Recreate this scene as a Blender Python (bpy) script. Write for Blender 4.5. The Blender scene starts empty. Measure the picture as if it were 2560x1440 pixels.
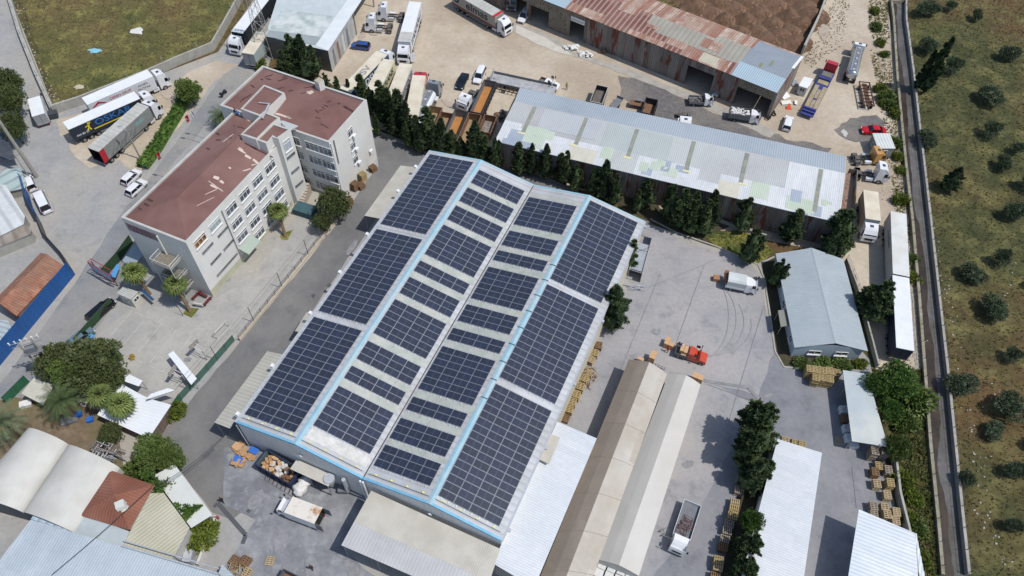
import bpy, math, random
from mathutils import Vector, Matrix, noise
R = math.radians
PI = math.pi
rnd = random.Random(7)
C = bpy.context.scene.collection
# ---------------------------------------------------------------- camera model
FOC, PITCH, ROLL, HC = 1960.13, .941171, .026288, 103.0
_cp, _sp, _cr, _sr = math.cos(PITCH), math.sin(PITCH), math.cos(ROLL), math.sin(ROLL)
_r0 = Vector((1, 0, 0)); _f = Vector((0, _cp, -_sp)); _u0 = Vector((0, _sp, _cp))
_r = _r0*_cr + _u0*_sr; _u = _u0*_cr - _r0*_sr
def G(px, py, z=0.0):
    d = _r*((px-1280)/FOC) + _u*((720-py)/FOC) + _f
    t = (z-HC)/d.z
    return Vector((d.x*t, d.y*t, z))
cam = bpy.data.cameras.new('camera'); camo = bpy.data.objects.new('camera', cam); C.objects.link(camo)
cam.sensor_width = 36; cam.lens = 36*FOC/2560; cam.clip_start = 1; cam.clip_end = 3000
camo.matrix_world = Matrix.Translation((0, 0, HC)) @ Matrix((_r, _u, -_f)).transposed().to_4x4()
bpy.context.scene.camera = camo
# ---------------------------------------------------------------- light
SUN_EL, SUN_AZ = R(61.5), R(-20.5)          # azimuth measured from +x
w = bpy.data.worlds.new('World'); bpy.context.scene.world = w; w.use_nodes = True
nt = w.node_tree; nt.nodes.clear()
sky = nt.nodes.new('ShaderNodeTexSky'); sky.sky_type = 'NISHITA'; sky.sun_disc = False
sky.sun_elevation = SUN_EL; sky.sun_rotation = R(90)-SUN_AZ
bg = nt.nodes.new('ShaderNodeBackground'); bg.inputs[1].default_value = .135
wo = nt.nodes.new('ShaderNodeOutputWorld')
nt.links.new(sky.outputs[0], bg.inputs[0]); nt.links.new(bg.outputs[0], wo.inputs[0])
sd = Vector((math.cos(SUN_AZ)*math.cos(SUN_EL), math.sin(SUN_AZ)*math.cos(SUN_EL), math.sin(SUN_EL)))
sun = bpy.data.lights.new('sun', 'SUN'); sun.energy = 3.55; sun.angle = R(.5); sun.color = (1, .965, .91)
so = bpy.data.objects.new('sun', sun); C.objects.link(so); so.rotation_euler = (-sd).to_track_quat('-Z', 'Y').to_euler()
so.location = sd*200
vs = bpy.context.scene.view_settings
vs.view_transform = 'Standard'; vs.look = 'None'; vs.exposure = 0.0; vs.gamma = 1
bpy.context.scene.cycles.max_bounces = 6
bpy.context.scene.cycles.diffuse_bounces = 3
# ---------------------------------------------------------------- materials
def lin(h):
    if isinstance(h, (tuple, list)): return (*h[:3], 1)
    h = h.lstrip('#'); v = [int(h[i:i+2], 16)/255 for i in (0, 2, 4)]
    return tuple((c/12.92 if c <= .04045 else ((c+.055)/1.055)**2.4) for c in v)+(1,)
MC = {}
def mat(name, c1, c2=None, sc=.6, rough=.75, metal=0.0, stripe=None, bump=0.0, bsc=8, c3=None, sc3=.12, amt3=.5,
        patch=None, coat=0, rnd_obj=0.0, c4=None, sc4=3, th4=.62, w4=.05, spec=.4, stain=0.0, grain=0.0, gsc=1.6, streak=None):
    """c1/c2 mottled by noise (sc cycles per metre), c3 large patches, c4 sharp specks, stripe=(period,dark,bump) across u,
    patch=(w,h,[colours]) sheets of metal in uv space"""
    if name in MC: return MC[name]
    m = bpy.data.materials.new(name); m.use_nodes = True; MC[name] = m
    n = m.node_tree; N = n.nodes; Lk = n.links.new
    b = N['Principled BSDF']; b.inputs['Roughness'].default_value = rough; b.inputs['Metallic'].default_value = metal
    b.inputs['Specular IOR Level'].default_value = spec
    if coat: b.inputs['Coat Weight'].default_value = coat; b.inputs['Coat Roughness'].default_value = .08
    tc = N.new('ShaderNodeTexCoord')
    def noise_(scale, det=4, rou=.6, co=None):
        t = N.new('ShaderNodeTexNoise'); t.inputs['Scale'].default_value = scale; t.inputs['Detail'].default_value = det
        t.inputs['Roughness'].default_value = rou; Lk(co or tc.outputs['Object'], t.inputs['Vector']); return t.outputs[0]
    def rng(v, a, b_, lo=0, hi=1):
        r = N.new('ShaderNodeMapRange'); r.inputs[1].default_value = a; r.inputs[2].default_value = b_
        r.inputs[3].default_value = lo; r.inputs[4].default_value = hi; Lk(v, r.inputs[0]); return r.outputs[0]
    def mix(f, a, b_, mode='MIX'):
        x = N.new('ShaderNodeMix'); x.data_type = 'RGBA'; x.blend_type = mode
        for s, v in ((x.inputs[0], f), (x.inputs[6], a), (x.inputs[7], b_)):
            if hasattr(v, 'links') or hasattr(v, 'node'): Lk(v, s)
            else: s.default_value = v
        return x.outputs[2]
    def math_(op, a, b_=0.0, c_=None):
        x = N.new('ShaderNodeMath'); x.operation = op
        for i, v in enumerate((a, b_)):
            if hasattr(v, 'node'): Lk(v, x.inputs[i])
            else: x.inputs[i].default_value = v
        return x.outputs[0]
    col = lin(c1)
    if patch:
        pw, ph, cols = patch
        sx = N.new('ShaderNodeSeparateXYZ'); Lk(tc.outputs['UV'], sx.inputs[0])
        fy = math_('FLOOR', math_('DIVIDE', sx.outputs[1], ph))
        fx = math_('FLOOR', math_('DIVIDE', math_('ADD', sx.outputs[0], math_('MULTIPLY', fy, pw*.37)), pw))
        cx = N.new('ShaderNodeCombineXYZ'); Lk(fx, cx.inputs[0]); Lk(fy, cx.inputs[1])
        wn = N.new('ShaderNodeTexWhiteNoise'); Lk(cx.outputs[0], wn.inputs[0])
        cr = N.new('ShaderNodeValToRGB'); cr.color_ramp.interpolation = 'CONSTANT'
        e = cr.color_ramp.elements; e[0].color = lin(cols[0]); e[1].color = lin(cols[1]); e[1].position = 1/len(cols)
        for i, c in enumerate(cols[2:]):
            q = e.new((i+2)/len(cols)); q.color = lin(c)
        Lk(wn.outputs[0], cr.inputs[0]); col = cr.outputs[0]
    if c2 is not None: col = mix(rng(noise_(sc, 5, .65), .35, .65), col, lin(c2))
    if c3 is not None: col = mix(math_('MULTIPLY', rng(noise_(sc3, 3, .6), .42, .62), amt3), col, lin(c3))
    if c4 is not None: col = mix(rng(noise_(sc4, 6, .7), th4, th4+w4), col, lin(c4))
    if streak:
        for k_, (sc_, su, lo_, hi_) in enumerate(streak):
            mp = N.new('ShaderNodeMapping'); mp.inputs['Scale'].default_value = (su, .1, 1); mp.inputs['Location'].default_value = (7.3*k_, 0, k_*3.1); Lk(tc.outputs['UV'], mp.inputs[0])
            col = mix(rng(noise_(1.0, 3, .7, mp.outputs[0]), lo_, hi_), col, lin(sc_))
    if stain:
        mp = N.new('ShaderNodeMapping'); mp.inputs['Scale'].default_value = (3.2, .35, 1); Lk(tc.outputs['UV'], mp.inputs[0])
        col = mix(math_('MULTIPLY', rng(noise_(1.0, 5, .7, mp.outputs[0]), .48, .75), stain), col, (.12, .1, .085, 1))
    if grain: col = mix(1.0, col, rng(noise_(gsc, 8, .75), .3, .7, 1-grain, 1+grain*.6), 'MULTIPLY')
    hgt = None
    if stripe:
        per, dk, bm = stripe[:3]
        sx = N.new('ShaderNodeSeparateXYZ'); Lk(tc.outputs['UV'], sx.inputs[0])
        s = math_('SINE', math_('MULTIPLY', sx.outputs[0], 2*PI/per))
        hgt = s
        col = mix(rng(s, -.9, -.2, dk, 0), col, lin(stripe[3]) if len(stripe) > 3 else (.02, .022, .03, 1))
    if rnd_obj:
        oi = N.new('ShaderNodeObjectInfo')
        col = mix(math_('MULTIPLY', oi.outputs['Random'], rnd_obj), col, (.02, .02, .015, 1))
    if hasattr(col, 'node'): Lk(col, b.inputs['Base Color'])
    else: b.inputs['Base Color'].default_value = col
    if bump or stripe:
        bp = N.new('ShaderNodeBump'); bp.inputs['Distance'].default_value = .05
        if stripe: bp.inputs['Strength'].default_value = stripe[2]; Lk(hgt, bp.inputs['Height'])
        else: bp.inputs['Strength'].default_value = bump; Lk(noise_(bsc, 6, .7), bp.inputs['Height'])
        Lk(bp.outputs[0], b.inputs['Normal'])
    return m
# ---------------------------------------------------------------- mesh builder
class MB:
    def __init__(s): s.v = []; s.f = []; s.m = []; s.ms = []; s.sm = []; s.ud = []; s.smooth = False
    def mi(s, m):
        if m not in s.ms: s.ms.append(m)
        return s.ms.index(m)
    def face(s, pts, m, ud=None):
        i = len(s.v); s.v += [Vector(p) for p in pts]; s.f.append(tuple(range(i, i+len(pts)))); s.m.append(s.mi(m)); s.sm.append(s.smooth); s.ud.append(ud)
        return s
    def mesh_(s, vs_, fs, m):
        i = len(s.v); s.v += [Vector(p) for p in vs_]; k = s.mi(m)
        for f in fs: s.f.append(tuple(j+i for j in f)); s.m.append(k); s.sm.append(s.smooth); s.ud.append(None)
        return s
    def box(s, c, d, m, rz=0.0, top=None):
        x, y, z = d[0]/2, d[1]/2, d[2]/2; cr, sr = math.cos(rz), math.sin(rz); P = []
        for sz in (-z, z):
            for sx, sy in ((-x, -y), (x, -y), (x, y), (-x, y)):
                P.append((c[0]+sx*cr-sy*sr, c[1]+sx*sr+sy*cr, c[2]+sz))
        s.mesh_(P, [(3, 2, 1, 0), (0, 1, 5, 4), (1, 2, 6, 5), (2, 3, 7, 6), (3, 0, 4, 7)], m)
        s.face([P[4], P[5], P[6], P[7]], top or m); return s
    def prism(s, poly, z0, z1, m, top=None, bottom=False):
        """poly counter-clockwise list of xy; z1 may be a list"""
        n = len(poly); zt = z1 if isinstance(z1, (list, tuple)) else [z1]*n
        for i in range(n):
            j = (i+1) % n; a, b = poly[i], poly[j]
            s.face([(a[0], a[1], z0), (b[0], b[1], z0), (b[0], b[1], zt[j]), (a[0], a[1], zt[i])], m)
        s.face([(p[0], p[1], zt[i]) for i, p in enumerate(poly)], top or m)
        if bottom: s.face([(p[0], p[1], z0) for p in reversed(poly)], m)
        return s
    def slab(s, pts, t, m, side=None):
        """pts: 3-d top polygon, ccw from above, thickness t"""
        pts = [Vector(p) for p in pts]; s.face(pts, m); lo = [p-Vector((0, 0, t)) for p in pts]
        s.face(list(reversed(lo)), side or m); n = len(pts)
        for i in range(n):
            j = (i+1) % n; s.face([lo[i], lo[j], pts[j], pts[i]], side or m)
        return s
    def tube(s, a, b, r, m, n=6, r2=None, cap=True):
        a = Vector(a); b = Vector(b); d = (b-a)
        if d.length < 1e-6: return s
        q = d.to_track_quat('Z', 'Y'); r2 = r if r2 is None else r2; P = []
        for p, rr in ((a, r), (b, r2)):
            for i in range(n):
                t = 2*PI*i/n; P.append(p+q@Vector((rr*math.cos(t), rr*math.sin(t), 0)))
        F = [(i, (i+1) % n, n+(i+1) % n, n+i) for i in range(n)]
        if cap: F += [tuple(range(n-1, -1, -1)), tuple(range(n, 2*n))]
        return s.mesh_(P, F, m)
    def prof(s, pts, y0, y1, m, sidem=None, inset=None):
        """side profile in xz (counter-clockwise seen from -y), extruded along y"""
        n = len(pts); ins = inset or [0]*n
        A = [(p[0], y0+ins[i], p[1]) for i, p in enumerate(pts)]; B = [(p[0], y1-ins[i], p[1]) for i, p in enumerate(pts)]
        for i in range(n):
            j = (i+1) % n; s.face([A[j], A[i], B[i], B[j]], m)
        s.face(A, sidem or m); s.face(list(reversed(B)), sidem or m); return s
    def blob(s, c, r, m, seed=0, sub=2, amp=.25, flat=False):
        import bmesh
        bm = bmesh.new(); bmesh.ops.create_icosphere(bm, subdivisions=sub, radius=1)
        for v in bm.verts:
            k = 1+amp*noise.noise(v.co*1.7+Vector((seed*7.1, seed*3.3, 0))); v.co = Vector((v.co.x*r[0]*k+c[0], v.co.y*r[1]*k+c[1], v.co.z*r[2]*k+c[2]))
        sv = s.smooth; s.smooth = not flat
        s.mesh_([v.co.copy() for v in bm.verts], [tuple(v.index for v in f.verts) for f in bm.faces], m); s.smooth = sv; bm.free(); return s
    def build(s, name, parent=None, label=None, cat=None, group=None, kind=None, world=True, origin=None, off=None):
        me = bpy.data.meshes.new(name)
        off = Vector(off) if off is not None else Vector((0, 0, 0))
        if off.length: pass
        elif parent is not None and world: off = Vector(parent.location)
        elif origin is not None: off = Vector(origin)
        me.from_pydata([v-off for v in s.v], [], s.f)
        for m in s.ms: me.materials.append(m)
        me.polygons.foreach_set('material_index', s.m); me.polygons.foreach_set('use_smooth', s.sm)
        uv = me.uv_layers.new(name='UVMap').data
        V = s.v
        for fi, p in enumerate(me.polygons):
            f = s.f[fi]; o = V[f[0]]; e = s.ud[fi] or (V[f[1]]-o)
            e = Vector(e)
            if e.length < 1e-9: e = Vector((1, 0, 0))
            e = e.normalized(); nn = Vector(p.normal); q = nn.cross(e)
            for li, vi in zip(p.loop_indices, f):
                d = V[vi]; uv[li].uv = (d.dot(e), d.dot(q))
        me.update()
        o = bpy.data.objects.new(name, me); C.objects.link(o)
        if parent is not None: o.parent = parent
        elif origin is not None: o.location = off
        tag(o, label, cat, group, kind); return o
def tag(o, label=None, cat=None, group=None, kind=None):
    if label: o['label'] = label
    if cat: o['category'] = cat
    if group: o['group'] = group
    if kind: o['kind'] = kind
    return o
def thing(name, label, cat, loc=(0, 0, 0), rz=0.0, group=None):
    o = bpy.data.objects.new(name, None); C.objects.link(o); o.location = loc; o.rotation_euler = (0, 0, rz); o.empty_display_size = .3
    return tag(o, label, cat, group)
def dup(root, loc=None, rz=None, label=None, group=None, scale=None):
    def cp(o, par):
        c = o.copy(); C.objects.link(c); c.parent = par
        for ch in (KIDS[o.name] if o.name in KIDS else list(o.children)): cp(ch, c)
        return c
    r = cp(root, None)
    if loc is not None: r.location = loc
    if rz is not None: r.rotation_euler = (0, 0, rz)
    if scale is not None: r.scale = scale
    if label: r['label'] = label
    if group: r['group'] = group
    return r
KIDS = {}
def remember(root):
    KIDS[root.name] = list(root.children)
    for c in root.children: KIDS[c.name] = list(c.children)
    return root
FONT = {}
def text(s, p, xd, up, size, m, parent=None, name='lettering', world=True, off=.02, align='CENTER', depth=.004, bold=0.0, squash=1.0):
    """flat raised lettering centred at p, reading along xd with letter tops towards up"""
    cu = bpy.data.curves.new('t', 'FONT'); cu.body = s; cu.size = size; cu.align_x = align; cu.align_y = 'CENTER'; cu.extrude = depth; cu.offset = bold; cu.resolution_u = 3
    to = bpy.data.objects.new('t', cu); C.objects.link(to)
    bpy.context.view_layer.update()
    me = bpy.data.meshes.new_from_object(to.evaluated_get(bpy.context.evaluated_depsgraph_get()))
    bpy.data.objects.remove(to); bpy.data.curves.remove(cu)
    xd = Vector(xd).normalized(); up = Vector(up); nn = xd.cross(up).normalized(); up = nn.cross(xd)
    o_ = Vector(p)+nn*off
    if parent is not None and world: o_ = o_-Vector(parent.location)
    for v in me.vertices: v.co = o_+xd*(v.co.x*squash)+up*v.co.y+nn*v.co.z
    me.materials.clear(); me.materials.append(m)
    o = bpy.data.objects.new(name, me); C.objects.link(o); o.parent = parent; return o
def pose(a, b, z=0.0):
    """ground position and yaw from the pixels of the rear and the front seen at height z"""
    A = G(*a, z); B = G(*b, z); d = B-A; c = (A+B)/2; return Vector((c.x, c.y, 0)), math.atan2(d.y, d.x), d.length
def jag(poly, amp=.5, step=2.0, seed=1):
    r = random.Random(seed); out = []
    for i in range(len(poly)):
        a = Vector(poly[i]); b = Vector(poly[(i+1) % len(poly)]); n = max(1, int((b-a).length/step))
        d = (b-a).normalized(); pr = Vector((-d.y, d.x, 0))
        for k in range(n):
            p = a.lerp(b, k/n)
            out.append(p+(pr*r.uniform(-amp, amp)+d*r.uniform(-amp*.4, amp*.4) if k else Vector((0, 0, 0))))
    return out
_lay = [0.0]
def sheet(name, px, m, amp=.3, step=2.0, seed=1, kind='structure', z=None, **kw):
    _lay[0] += .004
    zz = _lay[0] if z is None else z
    P = [G(x, y, 0) for x, y in px]
    if amp: P = jag(P, amp, step, seed)
    return MB().face([(p.x, p.y, zz) for p in P], m).build(name, kind=kind, **kw)
def ccw(P):
    P = [Vector(p) for p in P]; a = sum(P[i].x*P[(i+1) % len(P)].y-P[(i+1) % len(P)].x*P[i].y for i in range(len(P)))
    return P if a > 0 else list(reversed(P))
def up(p, z): return Vector((p[0], p[1], z))
# ---------------------------------------------------------------- ground and paving
m_field = mat('dry field grass', '#626236', '#454a26', .16, .95, c3='#6e5a3c', sc3=.035, amt3=.9, bump=.7, bsc=2.5, c4='#857f48', sc4=.25, th4=.5, w4=.18, grain=0.45, gsc=1.2)
m_grove = mat('olive grove grass', '#50512f', '#383c20', .16, .95, c3='#604a2f', sc3=.028, amt3=.9, bump=.7, bsc=2.5, c4='#716b42', sc4=.22, th4=.48, w4=.2, grain=0.5, gsc=1.0)
m_sand = mat('pale dusty earth', '#beb3a2', '#b3a692', .22, .95, c3='#a29482', sc3=.045, amt3=.85, bump=.35, bsc=5, c4='#978773', sc4=.3, th4=.57, w4=.2, grain=0.2, gsc=1.2)
m_conc = mat('worn light concrete', '#9c9b99', '#8f8f8f', .25, .9, c3='#a59f94', sc3=.04, amt3=.9, bump=.15, bsc=10, c4='#828282', sc4=.35, th4=.55, w4=.22, grain=0.14, gsc=1.5)
m_yard = mat('yard concrete', '#959496', '#88888b', .3, .9, c3='#a19d9b', sc3=.05, amt3=.9, bump=.15, bsc=10, c4='#7b7c80', sc4=.3, th4=.54, w4=.22, grain=0.14, gsc=1.5)
m_asph = mat('grey asphalt', '#727171', '#666666', .4, .93, c3='#807e7a', sc3=.06, amt3=.8, bump=.3, bsc=25, c4='#5d5d5f', sc4=.25, th4=.56, w4=.2, grain=0.14, gsc=2)
m_asph2 = mat('dusty street asphalt', '#868788', '#7a7c7f', .3, .93, c3='#95918a', sc3=.05, amt3=.9, bump=.2, bsc=20, c4='#717375', sc4=.3, th4=.55, w4=.2, grain=0.14, gsc=1.8)
m_stain = mat('oil stained concrete', '#929396', '#7e8084', .45, .85, c3='#6b6d72', sc3=.16, amt3=.8, bump=.15, bsc=10, c4='#9fa0a1', sc4=.5, th4=.53, w4=.2, grain=0.2, gsc=1.2)
m_gravel = mat('grey gravel', '#74706e', '#615e5e', .9, .95, c3='#857e76', sc3=.12, amt3=.8, bump=.7, bsc=12, grain=0.35, gsc=2.5)
m_soil = mat('red brown soil', '#7c604d', '#66503e', .6, .97, c3='#55402f', sc3=.25, amt3=.8, bump=1.0, bsc=4, c4='#8d715c', sc4=.8, th4=.54, w4=.15, grain=0.3, gsc=1.5)
m_earth = mat('garden earth', '#7f6f5c', '#6a5b49', .6, .97, c3='#6e6648', sc3=.2, amt3=.8, bump=.4, bsc=6, grain=0.3, gsc=1.5)
m_lawn = mat('lawn', '#4d5a28', '#3c4a1f', .8, .95, c3='#8a8440', sc3=.3, amt3=.8, bump=.6, bsc=8, grain=0.4, gsc=2)
m_bed = mat('dark bed soil', '#4c4436', '#3a3a26', .8, .97, bump=.5, bsc=6)  # dark brown mottled soil of the planting beds
m_court = mat('court concrete', '#aba8a1', '#9f9d97', .3, .9, c3='#949290', sc3=.07, amt3=.85, bump=.1, bsc=12, c4='#868584', sc4=.35, th4=.55, w4=.18, grain=0.12, gsc=1.5)
m_paint = mat('worn white paint', '#cfcfcb', '#b5b3ae', .8, .8, c4='#a8a5a0', sc4=.8, th4=.5, w4=.1)
m_kerb = mat('kerb stone', '#aaa69c', '#95928a', 1.0, .9)
m_wall = mat('cement wall', '#a9a79f', '#97958d', .7, .9, bump=.2, bsc=5, stain=.25)
m_canal = mat('canal concrete', '#686766', '#5b5a5a', .5, .85, c3='#4d4942', sc3=.12, amt3=.7, grain=0.25, gsc=1.2)
m_canwall = mat('canal side concrete', '#9a9586', '#847e68', .8, .9, stain=.4, grain=0.3, gsc=1.2)
m_mud = mat('wet canal mud', '#3c3126', '#2d261f', .7, .35, c3='#4a3e30', sc3=.3)
MB().face([(-420, -150, 0), (420, -150, 0), (420, 700, 0), (-420, 700, 0)], m_grove).build('ground', kind='structure')
sheet('street', [(-900, -300), (20, -300), (25, -10), (140, 285), (545, 130), (640, -10), (740, -300), (760, -300), (700, 60), (670, 170), (930, 320), (1250, 390), (1625, 560), (1900, 655), (1935, 640), (2175, 900), (2215, 1180), (2270, 1440), (2350, 1900), (-1400, 1900)], m_conc, 0)
sheet('field', [(33, -60), (140, 262), (365, 192), (530, 118), (575, 60), (610, -60)], m_field, .4, 2, 3)
sheet('dirt_yard', [(690, 60), (720, -300), (2232, -300), (2215, 20), (2232, 120), (2246, 300), (2262, 480), (2283, 700), (2300, 930), (2190, 925), (2140, 690), (2100, 640), (1640, 540), (1240, 400), (930, 330), (860, 230), (800, 190)], m_sand, .5, 3, 4)
sheet('parking', [(140, 300), (300, 262), (545, 150), (600, 160), (540, 200), (480, 280), (420, 340), (350, 440), (300, 400), (225, 420), (150, 340)], m_sand, .6, 2, 5)
sheet('soil_ground', [(1600, -200), (2075, -200), (2060, 0), (2035, 70), (2000, 132), (1880, 98), (1700, 30), (1560, -20)], m_field, .4, 2, 6)
sheet('road', [(600, 165), (560, 185), (520, 240), (470, 320), (400, 410), (300, 540), (200, 690), (120, 800), (0, 960), (-250, 1250), (-250, 1560), (0, 1130), (75, 1010), (180, 900), (300, 750), (320, 650), (340, 520), (500, 330), (570, 250), (640, 190)], m_asph2, .25, 2, 7)
sheet('lane', [(935, 328), (1070, 383), (1260, 405), (1620, 553), (1700, 600), (1600, 560), (1560, 600), (1090, 392), (1010, 440), (592, 1058), (640, 1110), (700, 1190), (580, 1300), (530, 1280), (440, 1165), (392, 1100), (470, 1010), (590, 868), (858, 540), (946, 415)], m_asph, .2, 2, 8)
sheet('schoolyard', [(228, 850), (335, 765), (480, 770), (535, 748), (640, 690), (725, 560), (760, 520), (862, 520), (590, 850), (452, 1000), (395, 985), (300, 950)], m_court, 0)
sheet('yard', [(560, 1120), (640, 1110), (900, 1200), (930, 1230), (855, 1365), (1000, 1500), (540, 1500), (540, 1440), (640, 1300), (560, 1262)], m_stain, .3, 2, 9)
sheet('yard', [(1585, 560), (1640, 565), (1720, 610), (1870, 650), (1900, 690), (1915, 780), (1950, 915), (2000, 920), (2170, 905), (2220, 1190), (2290, 1500), (1200, 1500), (1390, 1060), (1490, 860), (1600, 700)], m_yard, 0)
m_yard2 = mat('yard concrete dark', '#828387', '#76777c', .3, .9, c3='#8d8c8e', sc3=.06, amt3=.85, bump=.15, bsc=10, c4='#6b6d72', sc4=.3, th4=.55, w4=.2, grain=0.14, gsc=1.5)
sheet('yard', [(1765, 955), (1895, 990), (1960, 800), (2010, 930), (2100, 930), (2210, 1180), (2280, 1500), (1600, 1500), (1800, 1180), (1890, 1010)], m_yard2, .3, 2, 11)
sheet('gravel_patch', [(1545, 190), (1640, 205), (1730, 250), (1830, 300), (1920, 335), (2080, 370), (2060, 400), (1700, 330), (1620, 290), (1550, 240)], m_gravel, .7, 1.6, 12)
sheet('gravel_patch', [(2085, 325), (2125, 295), (2190, 288), (2212, 305), (2208, 345), (2175, 355), (2140, 356), (2100, 340)], m_gravel, .4, 1.2, 13)
sheet('gravel_patch', [(2275, 560), (2290, 560), (2305, 800), (2315, 925), (2285, 925), (2280, 700)], mat('pale rubble', '#b5ada2', '#8f887e', 1.5, .95, bump=.9, bsc=6, grain=0.4, gsc=2.5), .5, 1.2, 14)
sheet('concrete_apron', [(1275, 55), (1390, 95), (1430, 130), (1560, 170), (1740, 240), (1830, 275), (1940, 330), (1925, 345), (1750, 262), (1560, 185), (1400, 128), (1280, 78)], mat('apron concrete', '#a8a39b', '#969189', .6, .9), .3, 1.5, 15)
sheet('concrete_apron', [(1290, 62), (1360, 92), (1410, 122), (1435, 140), (1395, 132), (1330, 105), (1290, 82)], mat('fresh apron concrete', '#c2bdb3', '#b5afa4', .6, .9), .2, 1.5, 16)
sheet('garden', [(20, 990), (75, 1000), (110, 1000), (260, 1030), (300, 1110), (310, 1200), (250, 1160), (170, 1110), (75, 1070), (0, 1150), (-60, 1150), (-80, 1050)], m_earth, .3, 2, 17)
sheet('lawn', [(1755, 585), (1850, 575), (1905, 600), (1935, 630), (1895, 660), (1800, 622)], m_lawn, .2, 1.5, 18)
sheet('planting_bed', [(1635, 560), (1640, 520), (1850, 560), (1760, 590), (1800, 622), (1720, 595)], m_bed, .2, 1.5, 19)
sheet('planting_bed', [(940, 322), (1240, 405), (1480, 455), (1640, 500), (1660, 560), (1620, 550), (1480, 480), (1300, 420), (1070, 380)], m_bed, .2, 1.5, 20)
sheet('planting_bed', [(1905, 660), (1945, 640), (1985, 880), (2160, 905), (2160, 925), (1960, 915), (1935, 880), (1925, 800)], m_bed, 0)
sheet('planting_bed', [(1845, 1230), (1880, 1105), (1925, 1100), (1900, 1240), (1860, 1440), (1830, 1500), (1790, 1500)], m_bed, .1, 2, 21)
sheet('lawn', [(700, 590), (735, 573), (720, 600), (705, 600)], m_lawn, .1, 1, 22)
sheet('lawn', [(457, 785), (470, 770), (498, 772), (480, 795)], m_lawn, .1, 1, 23)
# tyre marks and seams: thin sheets of darker concrete
m_tyre = mat('tyre marks', '#87878a', '#908f92', .3, .9, c4='#949395', sc4=.5, th4=.42, w4=.08, grain=.14)
m_seam = mat('joint tar', '#78787b', '#8d8d8e', .8, .9)
def ribbon(px, wd, m, name, kind='structure', z=None, **kw):
    _lay[0] += .0005; zz = (_lay[0]+.004) if z is None else z
    P = [G(x, y, 0) for x, y in px]; mb = MB()
    for a, b in zip(P[:-1], P[1:]):
        d = (b-a).normalized(); n = Vector((-d.y, d.x, 0))*wd/2
        mb.face([up(a-n, zz), up(b-n, zz), up(b+n, zz), up(a+n, zz)], m)
    return mb.build(name, kind=kind, **kw)
def arc(cx, cy, rx, ry, a0, a1, n=14, rot=0):
    o = []
    for i in range(n+1):
        t = R(a0+(a1-a0)*i/n); x = rx*math.cos(t); y = ry*math.sin(t)
        o.append((cx+x*math.cos(rot)-y*math.sin(rot), cy+x*math.sin(rot)+y*math.cos(rot)))
    return o
for i in range(4): ribbon(arc(1760+i*6, 790+i*8, 62+i*13, 105-i*10, -70+i*19, 85+i*4), .14, m_tyre, 'tyre_mark')
for a, b in (((1760, 665), (1690, 860)), ((1765, 960), (1900, 1010)), ((1900, 1010), (1850, 1130)), ((1620, 720), (1790, 650)), ((2130, 1165), (2141, 1270))):
    ribbon([a, b], .09, m_seam, 'paving_joint')
for k in (1, 5):
    o_ = G(1640, 620)+Vector((math.cos(R(-22.5)), math.sin(R(-22.5)), 0))*(k*4.3-2); e_ = Vector((-math.sin(R(-22.5)), math.cos(R(-22.5)), 0)); a_ = o_-e_*(24+2*(k % 3)); b_ = o_-e_*(2+3*(k % 2))
    _lay[0] += .0003; n_ = Vector((math.cos(R(-22.5)), math.sin(R(-22.5)), 0))*.03; MB().face([up(a_-n_, _lay[0]+.004), up(a_+n_, _lay[0]+.004), up(b_+n_, _lay[0]+.004), up(b_-n_, _lay[0]+.004)], m_seam).build('paving_joint', kind='structure')
ribbon([(1930, 985), (1900, 1000), (1870, 970), (1760, 952)], .5, m_seam, 'paving_joint')
# oil stains, repair patches and damp marks on the paving
m_oil = mat('oil stain', '#7c7c7f', '#88888a', .8, .8, c4='#8f8f91', sc4=.9, th4=.48, w4=.15, grain=.16); m_rep = mat('concrete repair patch', '#9e9d9b', '#959492', .8, .9, grain=.15); m_damp = mat('damp earth', '#a4978a', '#ab9f90', .5, .9, grain=.2)
def stain_(px, sx, sy, m, seed, rot=0.0):
    _lay[0] += .0004; r = random.Random(seed); c = G(*px); P = []
    for i in range(18):
        a = 2*PI*i/18; k = 1+.35*noise.noise(Vector((math.cos(a)*1.6, math.sin(a)*1.6, seed*1.3))); x, y = sx*k*math.cos(a)*r.uniform(.85, 1.1), sy*k*math.sin(a)*r.uniform(.85, 1.1); P.append((c.x+x*math.cos(rot)-y*math.sin(rot), c.y+x*math.sin(rot)+y*math.cos(rot), _lay[0]+.004))
    MB().face(P, m).build('ground_stain', kind='structure')
for i, (x, y, sx, sy, m) in enumerate([(1640, 830, .8, .6, m_oil), (1720, 1160, .8, .5, m_oil), (1660, 1240, 1.2, .5, m_oil), (640, 1250, 1.6, .9, m_oil), (700, 1350, 2.0, 1.0, m_oil), (780, 1420, 1.8, .9, m_oil), (880, 1420, 1.3, .8, m_oil), (880, 620, .6, 1.8, m_oil), (470, 900, .6, .4, m_oil), (560, 700, 1.2, .7, m_oil), (930, 80, .9, 1.6, m_damp), (905, 92, 1.6, .7, m_damp), (240, 350, 2.2, .8, m_damp), (420, 225, 3.0, 1.4, m_damp), (1120, 260, 1.6, .6, m_damp), (2060, 80, 1.2, 3.0, m_damp), ]): stain_((x, y), sx, sy, m, i+1, .4*i)
# court lines
def crt(a, b): ribbon([a, b], .065, m_paint, 'court_line')
cA, cB, cC, cD = (331, 778), (478, 843), (407, 931), (258, 863)
def L2(a, b, t): return (a[0]+(b[0]-a[0])*t, a[1]+(b[1]-a[1])*t)
for a, b in ((cA, cB), (cB, cC), (cC, cD), (cD, cA)): crt(a, b)
for t in (.25, .5, .75): crt(L2(cA, cB, t), L2(cD, cC, t))
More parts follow.
